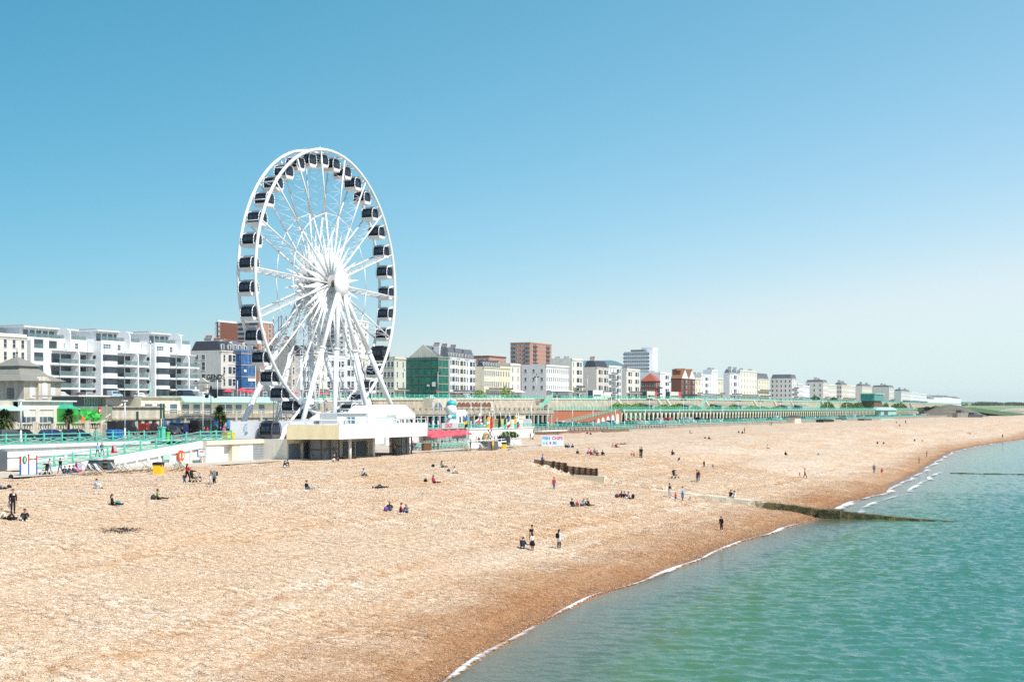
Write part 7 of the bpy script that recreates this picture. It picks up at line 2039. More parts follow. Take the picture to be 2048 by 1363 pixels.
for k in range(420):
 r_=rs.gauss(0,.55);a=rs.uniform(0,6.28);x,y=s0_+rs.gauss(0,.75),d0_+rs.gauss(0,.5);z=float(beach_z(np.array(x),np.array(y)))
 b.ball((x,y,z+.02),rs.uniform(.025,.06),BLACK if rs.random()<.6 else WOODD,n=5,rings=3,sz=.7)
tag(b.build('burnt_pebbles'),'blackened patch of pebbles from an old fire on the near beach','burnt patch',kind='stuff')
# RESTAURANT AND CRAZY GOLF
REDC2=mat('printed_red_canvas',(.75,.10,.13),.8,.35,.9)
pp=[(822,126,'parasol of the front row closest to the lift shaft'),(838,128,'second red parasol of the front row'),(856,131,'third red parasol of the front row'),(872,118,'large pale-topped parasol in the middle of the front row'),(866,133,'rear red parasol behind the large pale-topped one'),(879,136,'rear red parasol under the golf sign end'),(889,122,'red parasol right of the large pale-topped one'),(898,128,'red parasol below the word on the golf sign'),(907,124,'front red parasol under the golf sign'),(915,130,'red parasol second from the golf gate'),(926,127,'last big red parasol of the row beside the golf gate')]
for k,(px,d,lb)in enumerate(pp):parasol('parasol','red and white '+lb,(S(px,d),d,6.0),2.0,2.75,REDC2,'parasols over the dining tables',n=4)
def table_set():
 t=thing('picnic_table',(0,0,0),'x','table')
 b=MB();b.box(-.9,.9,-.38,.38,.72,.77,AQUAL);b.build('table_top',t)
 for y in(-.75,.75):
  b=MB();b.box(-.9,.9,y-.13,y+.13,.43,.47,AQUAL);b.build('bench',t)
 for x in(-.6,.6):
  b=MB();b.tube((x,-.75,.45),(x,.75,.45),.03,AQUA,n=4);b.tube((x,-.75,0),(x,-.3,.73),.035,AQUA,n=4);b.tube((x,.75,0),(x,.3,.73),.035,AQUA,n=4);b.build('leg',t)
 return t
TS=table_set();k=0
for row,(d,pa,pb,n_)in enumerate(((112.5,835,934,13),(117,836,932,11),(122,840,930,8),(128,842,925,6))):
 for q in range(n_):
  px=pa+(pb-pa)*q/(n_-1)
  if row==0 and 845<px<862:continue
  place(TS,(S(px,d),d,6.02),RAD(0),'aqua picnic table in the %s row of the dining terrace'%('front','second','third','rear')[row],'picnic tables in the %s row'%('front','second','third','rear')[row])
b=MB();x0,x1=S(846,110.5),S(861,110.5);b.box(x0,x1,110.3,110.8,6,7.2,mat('dark_board',(.16,.07,.035),.8,.3,3));b.box(x0-.06,x1+.06,110.25,110.85,7.2,7.3,WOOD);tag(b.build('menu_counter'),'dark brown boarded counter in front of the picnic tables','counter')
bh=thing('seafood_bar',(S(905,139),139,6),'low grey bar building behind the parasols below the golf sign','building')
b=MB();b.box(S(872,139),S(935,139),138.5,141.8,6,8.6,GREY);b.box(S(870,138),S(937,138),137.8,141.9,8.6,8.75,GREYP);b.build('wall',bh)
b=MB();b.box(S(905,138.4),S(932,138.4),138.4,138.49,6.6,8.2,GLASS);b.build('window',bh)
gs=thing('golf_sign',(S(905,140),140,8.7),'grey fascia sign reading crazy golf in red and green letters','sign')
x0,x1=S(883,137.6),S(933,137.6);b=MB();b.box(x0,x1,137.5,137.7,8.76,9.95,mat('sign_grey',(.50,.52,.55),.6,.04));b.build('board',gs)
text_mesh('lettering','CRAZY',1.15,RDS,gs,(x0+(x1-x0)*.26,137.46,9.33),(RAD(90),0,0),bold=.018);text_mesh('lettering','GOLF',1.15,mat('letter_green',(.02,.42,.08),.5,.03),gs,(x0+(x1-x0)*.76,137.46,9.33),(RAD(90),0,0),bold=.018)
inf=thing('inflatable_figure',(S(902,141.5),141,8.7),'big white inflatable figure in a turquoise hat and scarf above the golf sign','inflatable')
x,y,z=S(902,141),141.0,9.3;TQ=mat('turquoise_vinyl',(.04,.42,.45),.4,.05,spec=.5);VN=mat('white_vinyl',(.80,.79,.78),.4,.03,spec=.5)
b=MB();b.ball((x,y,z+.6),1.3,VN,14,1,.9,.85);b.ball((x+.1,y,z+3.5),1.35,VN,14,.95,.95,1.1);b.ball((x-1.2,y-.3,z+1.9),.55,VN,8,1.2,.8,.8);b.ball((x+1.2,y,z+1.8),.5,VN,8);b.build('body',inf)
b=MB();b.lathe([(1.0,0),(1.15,.35),(1.0,.8),(.5,1.15),(.1,1.25)],TQ,(x+.2,y,z+4.4),14);b.ball((x+.2,y,z+5.75),.3,VN,8);b.build('hat',inf)
b=MB();b.lathe([(1.0,0),(1.2,.3),(1.1,.7),(.8,.9)],TQ,(x+.2,y,z+1.6),14);b.build('scarf',inf)
pc=thing('play_castle',(S(918,144),144,8.3),'small white play castle with dark openings beside the inflatable figure','play castle')
x0,x1=S(909,144),S(929,144);b=MB();b.box(x0,x1,143.5,146,8.3,12.4,WHITEB)
for q in range(5):b.box(x0+(x1-x0)*q/5,x0+(x1-x0)*(q+.6)/5,143.5,143.9,12.4,12.8,WHITEB)
b.build('wall',pc);b=MB();b.box(x0+1.5,x0+2.2,143.45,143.49,9.8,11.2,BLACK);b.build('opening',pc);b=MB();b.box(x1-2,x1-1,143.45,143.49,10,11.4,GLASSB);b.build('opening',pc)
railing('golf_fence','low white rail fence around the crazy golf',[(S(936,110),110,6.0),(S(1041,113),113,6.0)],2.4,1.25,WHITEB,'rails',postw=.05)
b=MB();b.hexa([(S(936,110),109.9,6.0),(S(1041,113),112.9,6.0),(S(1041,113),113,6.0),(S(936,110),110,6.0),(S(936,110),109.9,6.75),(S(1041,113),112.9,6.95),(S(1041,113),113,6.95),(S(936,110),110,6.75)],WHITEB);tag(b.build('golf_barrier'),'solid white lower boards of the crazy golf fence','barrier')
wm=thing('golf_windmill',(S(972,125),125,6),'little tan windmill with dark sails on the golf course','windmill')
x,y,z=S(972,125),125.0,6.0;b=MB();b.lathe([(1.0,0),(.85,1.2),(.6,1.9),(.1,2.3)],mat('tan_paint',(.5,.38,.18),.7,.1),(x,y,z),8);b.build('tower',wm)
for a in(40,140):
 b=MB();v=Vector((math.cos(RAD(a)),0,math.sin(RAD(a))))*1.3;b.tube(Vector((x,y-.9,z+1.9))-v,Vector((x,y-.9,z+1.9))+v,.11,BLACK,n=4);b.build('sail',wm)
yh=thing('yellow_hut',(S(1018,150),150,7),'yellow boarded hut between the flagpoles and the beige wall','hut')
b=MB();b.box(S(1000,149),S(1023,149),149,153,5.8,10.4,mat('yellow_board',(.62,.52,.16),.7,.15,2));b.box(S(1023,150),S(1046,150),150,153,5.8,10.2,CREAM);b.build('wall',yh);b=MB();b.box(S(1046,151),S(1063,151),151,153,8,10.3,GREYP);b.build('side_panel',yh)
b=MB();b.box(S(1040,143),S(1064,143),143,143.4,5.7,8.0,BEIGE);b.box(S(1064,143),S(1070,143),143,152,5.7,8.0,CONC2);tag(b.build('beige_block_wall'),'beige block wall right of the flagpoles','wall')
shrub(1003,1036,862,141,'dark low hedge below the yellow boarded hut',90,base=6.0,m=[LF[2],LF[0],LF[2]],name='hedge',cat='hedge')
def flag(px,d,zt,label,cols,fy,fh,fw,px_lean=0):
 x=S(px,d);t=thing('flag',(x,d,6),label,'flag')
 b=MB();b.tube((x,d,5.8),(x,d,zt+.3),.05,PAINT,n=6);b.build('pole',t)
 b=MB();n=6
 for k in range(n):
  for j,m in enumerate(cols):
   a0,a1=k/n,(k+1)/n;z0,z1=fy-fh*j/len(cols),fy-fh*(j+1)/len(cols)
   def P(a,z):return(x-fw*a,d+.25*math.sin(a*7+j),z-1.1*a*fw*.5+.1*math.sin(a*5))
   b.poly([P(a0,z0),P(a1,z0),P(a1,z1),P(a0,z1)],m,True)
 b.build('cloth',t)
 return t
fl=flag(962,112,Z(962,806,112),'white flag with a red cross on the tallest pole',[WHITEB,WHITEB,RED,WHITEB,WHITEB],Z(962,826,112),1.3,2.2)
b=MB();x=S(962,112);zc=Z(962,826,112);b.hexa([(x-1.3,111.7,zc-2.1),(x-1.0,111.7,zc-2.0),(x-1.0,111.75,zc-2.0),(x-1.3,111.75,zc-2.1),(x-1.3,111.7,zc-.75),(x-1.0,111.7,zc-.6),(x-1.0,111.75,zc-.6),(x-1.3,111.75,zc-.75)],RED);b.build('cross_arm',fl)
YL=mat('flag_yellow',(.85,.5,.02),.7,.05)
for px,cols,fy,lb in((979,[YL,WHITEB,YL],829,'hanging yellow and white flag'),(985,[RED,RED],831,'hanging red flag beside the yellow one'),(988,[WHITEB],808,'bare tall white pole right of the red flag'),(1001,[BLACK,BLACK],829,'furled black flag before the yellow boards'),(1012,[DARKG,AQUA],833,'furled green flag'),(1019,[BLUE,WHITEB,RED],831,'furled blue, white and red flag'),(1033,[YL,AQUA],832,'furled yellow and green flag'),(1037,[WHITEB,BLUE,RED],832,'furled flag with a blue corner beside the lamp'),(934,[BLUE,YL,BLACK],829,'furled dark blue and yellow flag behind the golf sign')):
 flag(px,118,Z(px,fy-3,118),lb+' on a thin pole',cols,Z(px,fy,118),2.2 if fy>810 else.05,.7)
# PEOPLE
def V(*a):return Vector(a)
HEADH=.23
def pose(kind):
 J={}
 def upper(pel,lean,look=0.0,lx=0.0):
  """torso from the pelvis up, leaning forward by LEAN radians"""
  d=V(math.sin(lean),0,math.cos(lean))
  J['pelvis']=pel;J['waist']=pel+d*.17;J['chest']=pel+d*.36;J['neck']=pel+d*.50
  h=V(math.sin(lean*.5+look),0,math.cos(lean*.5+look));J['head']=J['neck']+h*.15;J['crown']=J['neck']+h*.25
  for s_,n in((1,'l'),(-1,'r')):
   J['sh'+n]=J['chest']+d*.07+V(0,s_*.19,0)
 def arm(n,el,wr):J['el'+n]=el;J['wr'+n]=wr
 def leg(n,kn,an,toe):J['kn'+n]=kn;J['an'+n]=an;J['to'+n]=toe
 if kind in('stand','stand_look','hold'):
  upper(V(0,0,.93),.03 if kind!='stand_look' else.12,.25 if kind=='stand_look' else 0)
  for s_,n in((1,'l'),(-1,'r')):
   arm(n,J['sh'+n]+V(-.03,s_*.05,-.28),J['sh'+n]+V(.06,s_*.04,-.53));leg(n,V(.02,s_*.10,.50),V(-.02,s_*.11,.08),V(.15,s_*.13,.03))
  if kind=='hold':
   for s_,n in((1,'l'),(-1,'r')):arm(n,J['sh'+n]+V(.02,s_*.05,-.27),J['sh'+n]+V(.27,-s_*.06,-.22))
 elif kind in('walk','push'):
  upper(V(0,0,.92),.08)
  arm('l',J['shl']+V(.05,.05,-.27),J['shl']+V(.22,.03,-.47));arm('r',J['shr']+V(-.12,-.05,-.25),J['shr']+V(-.14,-.04,-.50))
  leg('l',V(-.02,.09,.49),V(-.28,.10,.15),V(-.16,.11,.04));leg('r',V(.20,-.09,.52),V(.26,-.10,.09),V(.42,-.11,.05))
  if kind=='push':
   for s_,n in((1,'l'),(-1,'r')):arm(n,J['sh'+n]+V(.10,s_*.05,-.24),J['sh'+n]+V(.38,0,-.30))
 elif kind=='hands':
  upper(V(0,0,.93),.05)
  for s_,n in((1,'l'),(-1,'r')):
   arm(n,J['sh'+n]+V(0,s_*.20,-.20),J['sh'+n]+V(.03,s_*.38,-.36));leg(n,V(.06*s_,s_*.10,.50),V(-.05*s_,s_*.11,.08),V(.12-.05*s_,s_*.13,.03))
 elif kind=='bend':
  upper(V(0,0,.88),.75,.3)
  for s_,n in((1,'l'),(-1,'r')):
   arm(n,J['sh'+n]+V(.08,s_*.03,-.26),J['sh'+n]+V(.20,s_*.02,-.46));leg(n,V(.06,s_*.10,.48),V(-.02,s_*.11,.08),V(.15,s_*.13,.03))
 elif kind=='crouch':
  upper(V(-.18,0,.33),.62,.1)
  for s_,n in((1,'l'),(-1,'r')):
   leg(n,V(.20,s_*.15,.48),V(-.05,s_*.13,.09),V(.12,s_*.15,.03));arm(n,J['sh'+n]+V(.14,s_*.05,-.22),J['sh'+n]+V(.34,s_*.0,-.36 if s_>0 else-.20))
 elif kind=='sit_out':
  upper(V(0,0,.12),-.02,.15)
  for s_,n in((1,'l'),(-1,'r')):
   leg(n,V(.42,s_*.11,.16),V(.82,s_*.13,.07),V(.88,s_*.14,.20));arm(n,J['sh'+n]+V(.03,s_*.07,-.27),J['sh'+n]+V(.25,s_*.0,-.38))
 elif kind=='sit_knees':
  upper(V(0,0,.12),.22,.15)
  for s_,n in((1,'l'),(-1,'r')):
   leg(n,V(.36,s_*.12,.46),V(.52,s_*.12,.08),V(.68,s_*.13,.04));arm(n,J['sh'+n]+V(.12,s_*.07,-.22),J['sh'+n]+V(.34,s_*.0,-.22))
 elif kind=='sit_cross':
  upper(V(0,0,.12),.18,.25)
  for s_,n in((1,'l'),(-1,'r')):
   leg(n,V(.30,s_*.30,.17),V(.32,-s_*.05,.09),V(.30,-s_*.20,.06));arm(n,J['sh'+n]+V(.10,s_*.06,-.24),J['sh'+n]+V(.30,s_*-.04,-.32))
 elif kind=='sit_back':
  upper(V(0,0,.12),-.42,-.05)
  leg('l',V(.38,.12,.42),V(.62,.12,.08),V(.78,.13,.05));leg('r',V(.43,-.12,.15),V(.85,-.14,.07),V(.92,-.15,.18))
  for s_,n in((1,'l'),(-1,'r')):arm(n,J['sh'+n]+V(-.14,s_*.06,-.22),V(J['sh'+n].x-.22,s_*.27,.07))
 elif kind in('lie','lie_flat'):
  J['pelvis']=V(0,0,.12);J['waist']=V(-.17,0,.12);J['chest']=V(-.36,0,.14);J['neck']=V(-.51,0,.15);J['head']=V(-.65,0,.17);J['crown']=V(-.76,0,.18)
  for s_,n in((1,'l'),(-1,'r')):
   J['sh'+n]=V(-.43,s_*.19,.12);arm(n,V(-.28,s_*.33,.07),V(-.12,s_*.12,.22))
   leg(n,V(.38,s_*.11,.40 if kind=='lie' and s_>0 else.12),V(.62 if kind=='lie' and s_>0 else.80,s_*.12,.08),V(.78 if kind=='lie' and s_>0 else.84,s_*.14,.06 if kind=='lie' and s_>0 else.2))
 elif kind=='perch':
  upper(V(0,0,.10),.25,.2)
  for s_,n in((1,'l'),(-1,'r')):
   leg(n,V(.40,s_*.12,.10),V(.44,s_*.12,-.32),V(.58,s_*.13,-.36));arm(n,J['sh'+n]+V(.10,s_*.06,-.24),J['sh'+n]+V(.30,s_*-.02,-.30))
 for n in 'lr':
  s_=1 if n=='l' else-1
  J['hip'+n]=J['pelvis']+V(0,s_*.10,-.03 if kind not in('lie','lie_flat')else 0)
 return J
R_={'pelvis':.165,'waist':.145,'chest':.175,'neck':.06,'head':.095,'crown':.065,'sh':.085,'el':.06,'wr':.038,'hip':.105,'kn':.078,'an':.05,'to':.042}
BASES={}
SK=[MATS.get('x')]
def person_base(kind):
 if kind in BASES:return BASES[kind]
 J=pose(kind)
 names=list(J.keys());vs_=[J[n]for n in names];idx={n:i for i,n in enumerate(names)}
 rad=[R_.get(n,R_.get(n[:-1],.05))for n in names];es=[('pelvis','waist'),('waist','chest'),('chest','neck'),('neck','head'),('head','crown')]
 for n in 'lr':es+=[('chest','sh'+n),('sh'+n,'el'+n),('el'+n,'wr'+n),('pelvis','hip'+n),('hip'+n,'kn'+n),('kn'+n,'an'+n),('an'+n,'to'+n)]
 E=[(idx[a],idx[b])for a,b in es];seg=[(J[a],J[b],a,b)for a,b in es]
 def add(p,r,par):
  vs_.append(p);rad.append(r);E.append((par,len(vs_)-1));return len(vs_)-1
 for n in 'lr':
  w_=J['wr'+n];dr=(w_-J['el'+n]).normalized();sd_=dr.cross(V(1,0,.2)).normalized()if abs(dr.x)<.9 else V(0,1,0);cur=dr.cross(sd_).normalized()
  palm_=add(w_+dr*.055,.028,idx['wr'+n])
  for q,(off,L)in enumerate(((-.028,.070),(-.010,.082),(.009,.078),(.027,.062))):
   k1=add(w_+dr*(.095)+sd_*off,.0095,palm_);k2=add(w_+dr*(.095+L*.5)+sd_*off*1.1+cur*.008,.0085,k1);add(w_+dr*(.09+L*.9)+sd_*off*1.1+cur*.026,.007,k2)
  t1=add(w_+dr*.045+sd_*-.040,.011,palm_);add(w_+dr*.085+sd_*-.062+cur*.01,.009,t1)
 me=bpy.data.meshes.new('person');me.from_pydata([tuple(v)for v in vs_],E,[])
 o=bpy.data.objects.new('person',me);COL.objects.link(o)
 md=o.modifiers.new('skin','SKIN');md.use_smooth_shade=True;md.branch_smoothing=.4
 for i,r in enumerate(rad):
  me.skin_vertices[0].data[i].radius=(r,r)
 me.skin_vertices[0].data[idx['pelvis']].use_root=True
 sb=o.modifiers.new('sub','SUBSURF');sb.levels=1;sb.render_levels=1
 dg=bpy.context.evaluated_depsgraph_get();dg.update()
 nm=bpy.data.meshes.new_from_object(o.evaluated_get(dg))
 bpy.data.objects.remove(o)
 nm.materials.clear()
 for _ in range(6):nm.materials.append(None)
 mi=[]
 for p in nm.polygons:
  c=p.center;best=None
  for a,b_,na,nb_ in seg:
   ab=b_-a;t=max(0,min(1,(c-a).dot(ab)/ab.dot(ab)));dd=(c-(a+ab*t)).length-.02*(1-t)
   if best is None or dd<best[0]:best=(dd,na,nb_,t)
  _,na,nb_,t=best
  if nb_ in('head','crown')or(nb_=='neck' and t>.75):m=0
  elif nb_.startswith('wr'):m=2 if(c-J[nb_]).length>.035 and t<.93 else 0
  elif nb_.startswith('el')or nb_.startswith('sh')or nb_ in('waist','chest','neck'):m=1
  elif nb_.startswith('to')or(nb_.startswith('an')and t>.93):m=5
  elif nb_.startswith('an'):m=4
  else:m=3
  mi.append(m)
 nm.polygons.foreach_set('material_index',mi)
 BASES[kind]=(nm,J);return BASES[kind]
def hair_mesh(J,long_,m):
 b=MB();h=J['head'];up=(J['crown']-J['neck']).normalized();f=V(1,0,0);f=(f-up*f.dot(up)).normalized();c=h+up*.028-f*.012
 sd_=up.cross(f)
 rings,n=6,10;i=b.mi(m);base=0
 for q in range(rings+1):
  ph=math.pi*.60*q/rings
  for k in range(n):
   a=2*math.pi*k/n;rr=.110*math.sin(ph)+.002;back=math.cos(a)<-.2
   p=c+up*(.115*math.cos(ph))+(f*math.cos(a)*1.05+sd_*math.sin(a)*.9)*rr
   if math.cos(a)>.35 and ph>1.15:p=c+up*.045+(f*math.cos(a)+sd_*math.sin(a)*.9)*.096
   b.v.append(tuple(p))
 for q in range(rings):
  for k in range(n):
   e=(k+1)%n;b.f.append((q*n+k,q*n+e,(q+1)*n+e,(q+1)*n+k));b.m.append(i);b.sm.append(True)
 if long_:
  b.tube(h-f*.075+up*.02,h-f*.095-up*.20,.075,m,.05,n=8)
 return b
def face_mesh(J,skin):
 b=MB();h=J['head'];up=(J['crown']-J['neck']).normalized();f=V(1,0,0);f=(f-up*f.dot(up)).normalized();sd_=up.cross(f)
 b.poly([h+f*.086+up*.03,h+f*.088-up*.015+sd_*.014,h+f*.112-up*.018],skin);b.poly([h+f*.086+up*.03,h+f*.112-up*.018,h+f*.088-up*.015-sd_*.014],skin)
 for sg in(-1,1):
  b.ball(h+sd_*sg*.085,.022,skin,6,.5,.6,1.3,4)
 return b
def eyes_mesh(J):
 b=MB();h=J['head'];up=(J['crown']-J['neck']).normalized();f=V(1,0,0);f=(f-up*f.dot(up)).normalized();sd_=up.cross(f)
 for sg in(-1,1):b.ball(h+f*.078+sd_*sg*.03+up*.02,.011,BLACK,5,1,1,.7,4)
 b.box(0,0,0,0,0,0,BLACK);b.v=b.v[:-8];b.f=b.f[:-6];b.m=b.m[:-6];b.sm=b.sm[:-6]
 p=h+f*.084-up*.045;b.poly([p+sd_*.022,p-sd_*.022,p-sd_*.018-up*.008,p+sd_*.018-up*.008],MATS['lip'])
 return b
mat('lip',(.35,.10,.08),.6,.05)
CL={'black':(.012,.012,.014),'navy':(.015,.025,.06),'denim':(.07,.13,.24),'paledenim':(.24,.36,.50),'white':(.78,.78,.76),'grey':(.20,.21,.23),'palegrey':(.45,.46,.48),'red':(.55,.02,.025),'pink':(.70,.08,.20),'palepink':(.75,.42,.45),'green':(.05,.35,.10),'darkgreen':(.015,.06,.035),'blue':(.05,.14,.42),'sky':(.30,.50,.75),'beige':(.50,.42,.30),'cream':(.72,.66,.54),'brown':(.11,.055,.03),'orange':(.80,.25,.03),'purple':(.16,.06,.30),'teal':(.03,.25,.28),'charcoal':(.05,.05,.06)}
def cloth(c):return mat('cloth_'+c,CL[c],.85,.12,6.0)
SKIN={'f':mat('skin_fair',(.58,.33,.23),.6,.05),'d':mat('skin_tan',(.34,.17,.10),.6,.05)}
HAIR={'black':mat('hair_black',(.012,.010,.009),.6,.1),'brown':mat('hair_brown',(.07,.035,.018),.6,.2),'fair':mat('hair_fair',(.36,.22,.09),.6,.2),'red':mat('hair_red',(.24,.08,.025),.6,.2),'grey':mat('hair_grey',(.35,.35,.34),.7,.1),'bald':None}
def person(px,py,kind,rz,label,top='black',legs='denim',hair='brown',long_=False,skin='f',h=1.72,sleeve='long',shoes='black',lower=None,bare=False,pos=None,extra=None,group=None,sky_=None):
 if pos is None:s,d,z=beach_at(px,py);z=float(beach_z(np.array(s),np.array(d)))if True else z
 else:s,d,z=pos
 base,J=person_base(kind)
 me=base.copy();sk=SKIN[skin]
 ms=[sk,cloth(top),cloth(top)if sleeve=='long' else sk,cloth(legs),cloth(lower)if lower else(sk if bare else cloth(legs)),cloth(shoes)]
 for i,m in enumerate(ms):me.materials[i]=m
 t=bpy.data.objects.new('person',me);COL.objects.link(t);t.location=(s,d,z-.01);t.rotation_euler=(0,0,RAD(rz));t.scale=(h/1.72,)*3
 tag(t,label,'person',group)
 O=V(0,0,0)
 if HAIR[hair]:o=hair_mesh(J,long_,HAIR[hair]).build('hair',t,O)
 face_mesh(J,sk).build('face',t,O);eyes_mesh(J).build('eyes',t,O)
 for e in(extra or()):
  b=MB()
  if e[0]=='skirt':b.lathe([(.27 if e[2:]==()else e[2],-.42),(.20,-.1),(.15,.06)],cloth(e[1]),tuple(J['pelvis']),10);b.build('skirt',t,O)
  elif e[0]=='coat':b.lathe([(.20,-.28),(.18,.0),(.185,.25),(.19,.42),(.08,.50)],cloth(e[1]),tuple(J['pelvis']),10,.8,1.1);b.build('coat',t,O)
  elif e[0]=='backpack':b.box(-.32,-.15,-.14,.14,J['chest'].z-.30,J['chest'].z+.10,cloth(e[1]));b.build('backpack',t,O)
  elif e[0]=='cap':b.lathe([(.11,0),(.10,.06),(.05,.1)],cloth(e[1]),tuple(J['head']+V(0,0,.05)),10);b.build('cap',t,O)
  elif e[0]=='print':b.box(J['chest'].x+.148,J['chest'].x+.155,-.08,.08,J['chest'].z-.02,J['chest'].z+.07,cloth(e[1]));b.build('shirt_print',t,O)
 return t
P=person
P(26,1028,'stand',-115,'person standing in a black printed sweatshirt and black leggings beside two seated people','black','black','brown',h=1.78,extra=(('print','white'),),shoes='black')
P(12,1036,'sit_back',-60,'person in a cream jacket and black trousers leaning back at the far left','cream','black','fair',shoes='palegrey')
P(50,1037,'sit_knees',-140,'person in black kneeling low with dark hair and pale collar beside the standing one','black','charcoal','brown',True,shoes='white')
P(2,980,'lie',180,'person lying at the left edge of the beach, only dark hair and top in view','black','denim','brown',True)
P(190,977,'sit_knees',-60,'person in a pale blue shirt and white trousers sitting with knees drawn up','sky','white','brown',shoes='black')
P(224,1011,'sit_out',-65,'person in black with long hair and a teal bag on the lap','black','black','brown',True)
P(315,998,'sit_out',-45,'person in a green T-shirt and black trousers looking at a phone','green','black','brown',sleeve='short',skin='d')
P(374,964.5,'push',-15,'person with long dark hair in a red jacket pushing a black pushchair','red','black','brown',True,h=1.75)
P(369,968,'walk',-150,'toddler in a dark jacket walking in front of the red-jacketed pusher','navy','denim','fair',h=1.05)
P(399,962,'perch',-20,'small child in a light blue top riding at the front of the pushchair','sky','navy','brown',h=.95,pos=(lambda q:(q[0],q[1],q[2]+.55))(beach_at(398,966.5)),bare=True)
P(421,971.5,'hold',130,'fair-haired child in white beside the stooping grey-coated adult','white','palegrey','fair',True,h=1.3,bare=True)
P(429,968,'bend',170,'stooping grey-haired adult in a long blue-grey coat with a black bag','grey','black','grey',h=1.68,extra=(('coat','grey'),('backpack','black')),shoes='white')
P(100,950,'walk',178,'person in a white T-shirt and pale jeans striding past the information board','white','paledenim','brown',sleeve='short',pos=(S(100,108.2),108.2,5.96))
P(122,949,'walk',178,'person in a black jacket and jeans walking before the ramp wall','black','denim','brown',pos=(S(121,108.4),108.4,5.96))
for k,(px,top,lb,hr)in enumerate(((129,'black','person in black seated at the left of the group by the ramp','brown'),(137,'charcoal','person in dark grey with a red cap seated in the group by the ramp','brown'),(144,'brown','person in brown seated behind in the group by the ramp','black'),(149,'palepink','person in a pale top at the right of the group by the ramp','brown'))):
 P(px,0,'sit_cross' if k%2 else 'sit_knees',-120+k*40,lb,top,'denim',hr,pos=(S(px,107.8+k*.25),107.8+k*.25,5.93),extra=(('cap','red'),)if k==1 else None)
def ramp_pos(px,d=116):x=S(px,d);return(x,d,zramp(x))
P(195,0,'walk',10,'person in a light blue jacket walking up the ramp','sky','black','red',pos=ramp_pos(195));P(203,0,'walk',10,'person in a striped grey jumper walking up the ramp','grey','denim','fair',True,pos=ramp_pos(204))
for px,d,top,hr,lb in((157,124,'black','red','person in black walking past the parked cars on the promenade'),(192,124,'grey','brown','person in a grey jacket near the blue bins on the promenade'),(294,124,'navy','brown','person half hidden by the red van on the promenade'),(329,122,'black','brown','person in black by the green litter bin'),(336,123.5,'darkgreen','black','person in dark green behind the green litter bin'),(364,124,'black','brown','person in black standing before the blue van'),(408,122,'navy','brown','person in navy by the minivan at the head of the ramp'),(415,122,'red','brown','person in red at the head of the ramp'),(441,122,'navy','black','person in navy near the yellowing palm'),(448,122,'pink','fair','person in bright pink near the yellowing palm'),(456,122,'black','brown','person in black at the end of the ramp railing')):
 P(px,0,'stand' if int(px)%2 else 'walk',random.Random(px).choice((0,180,90,-90)),lb,top,'denim',hr,pos=(S(px,d),d,8.82))
P(568,935,'sit_knees',-30,'person in a black top sitting left of a companion before the wheel bastion','black','white','brown',True);P(577,934,'sit_knees',160,'person in dark clothes facing a companion before the wheel bastion','charcoal','charcoal','brown')
P(667,925,'crouch',-25,'fair-haired person in black kneeling before the grey lift shaft','black','cream','fair',True);P(677,924,'sit_knees',170,'child in dark clothes facing the kneeling fair-haired person','black','charcoal','brown',h=1.3)
P(689,0,'stand',-90,'person in navy standing on the wheel deck by the ticket office','navy','navy','brown',pos=(S(689,104.5),104.5,9.56))
P(789,0,'walk',180,'person with a white bag walking under the end of the wheel deck','beige','charcoal','fair',True,pos=(S(789,105.6),105.6,6.0));P(797,0,'stand',-110,'bare-armed person in black standing under the end of the wheel deck','black','black','fair',sleeve='short',pos=(S(797,105.6),105.6,6.0))
for px,d,top,lb in((806,112,'sky','diner in pale blue seen past the slim lift shaft'),(826,113,'purple','person in purple by the first picnic tables'),(830,115,'brown','person in brown by the first picnic tables'),(868,112,'black','diner in black at the middle of the front row of tables'),(876,111.6,'red','diner in a red shirt at the front row of tables'),(884,121,'charcoal','diner in dark grey beneath the middle parasols'),(852,124,'orange','diner in orange beneath the rear parasols'),(941,108.5,'teal','person in a teal top at the golf gate'),(900,126,'palegrey','diner in pale grey under the golf sign'),(915,127,'navy','diner in navy under the end parasols')):
 P(px,0,'stand' if px in(826,941,806)else 'hold',random.Random(px).choice((0,180,90,-90)),lb,top,'charcoal','brown',pos=(S(px,d),d,6.0),h=1.7 if px in(826,941,806)else 1.35)
for px,top,lb in((953,'beige','player in beige on the crazy golf'),(958,'brown','player in brown on the crazy golf'),(980,'brown','player in dark red beside the little windmill'),(989,'blue','player in blue on the crazy golf'),(995,'blue','second player in blue with a dark bag on the crazy golf')):
 P(px,0,'stand',90 if px%2 else 180,lb,top,'denim','brown',pos=(S(px,120),120,6.0),h=1.6)
for px,d,top,lb in((858,150,'sky','stroller in pale blue before the maroon shop front'),(868,151,'white','stroller in white before the blue shop fronts'),(878,152,'palepink','stroller in pale pink before the blue shop fronts'),(889,150,'grey','stroller in grey before the blue shop fronts'),(846,149,'pink','stroller in pink just past the wheel deck')):
 P(px,0,'walk',0,lb,top,'denim','brown',pos=(S(px,d),d,road_z(S(px,d))+.02))
P(725,952.5,'sit_knees',-20,'person in a pale grey top sitting alone below the wheel','palegrey','charcoal','brown',shoes='brown')
P(613,977,'sit_out',-25,'person in a dark blue jumper and pale jeans reclining alone','navy','paledenim','brown',shoes='brown')
P(756,977,'lie',-20,'person in black lying down with one knee raised','black','black','brown',True);P(763,975.5,'lie_flat',-18,'second person lying flat beside the one with a raised knee','palegrey','charcoal','brown')
P(779,1020,'sit_knees',20,'red-haired person in a dark jacket at the left of three friends','charcoal','denim','red',True);P(800,1022,'sit_cross',-60,'person in a bright red jacket between two friends','red','black','brown');P(814,1024,'sit_knees',170,'fair-haired person in grey and jeans at the right of three friends','grey','denim','fair',True,shoes='white')
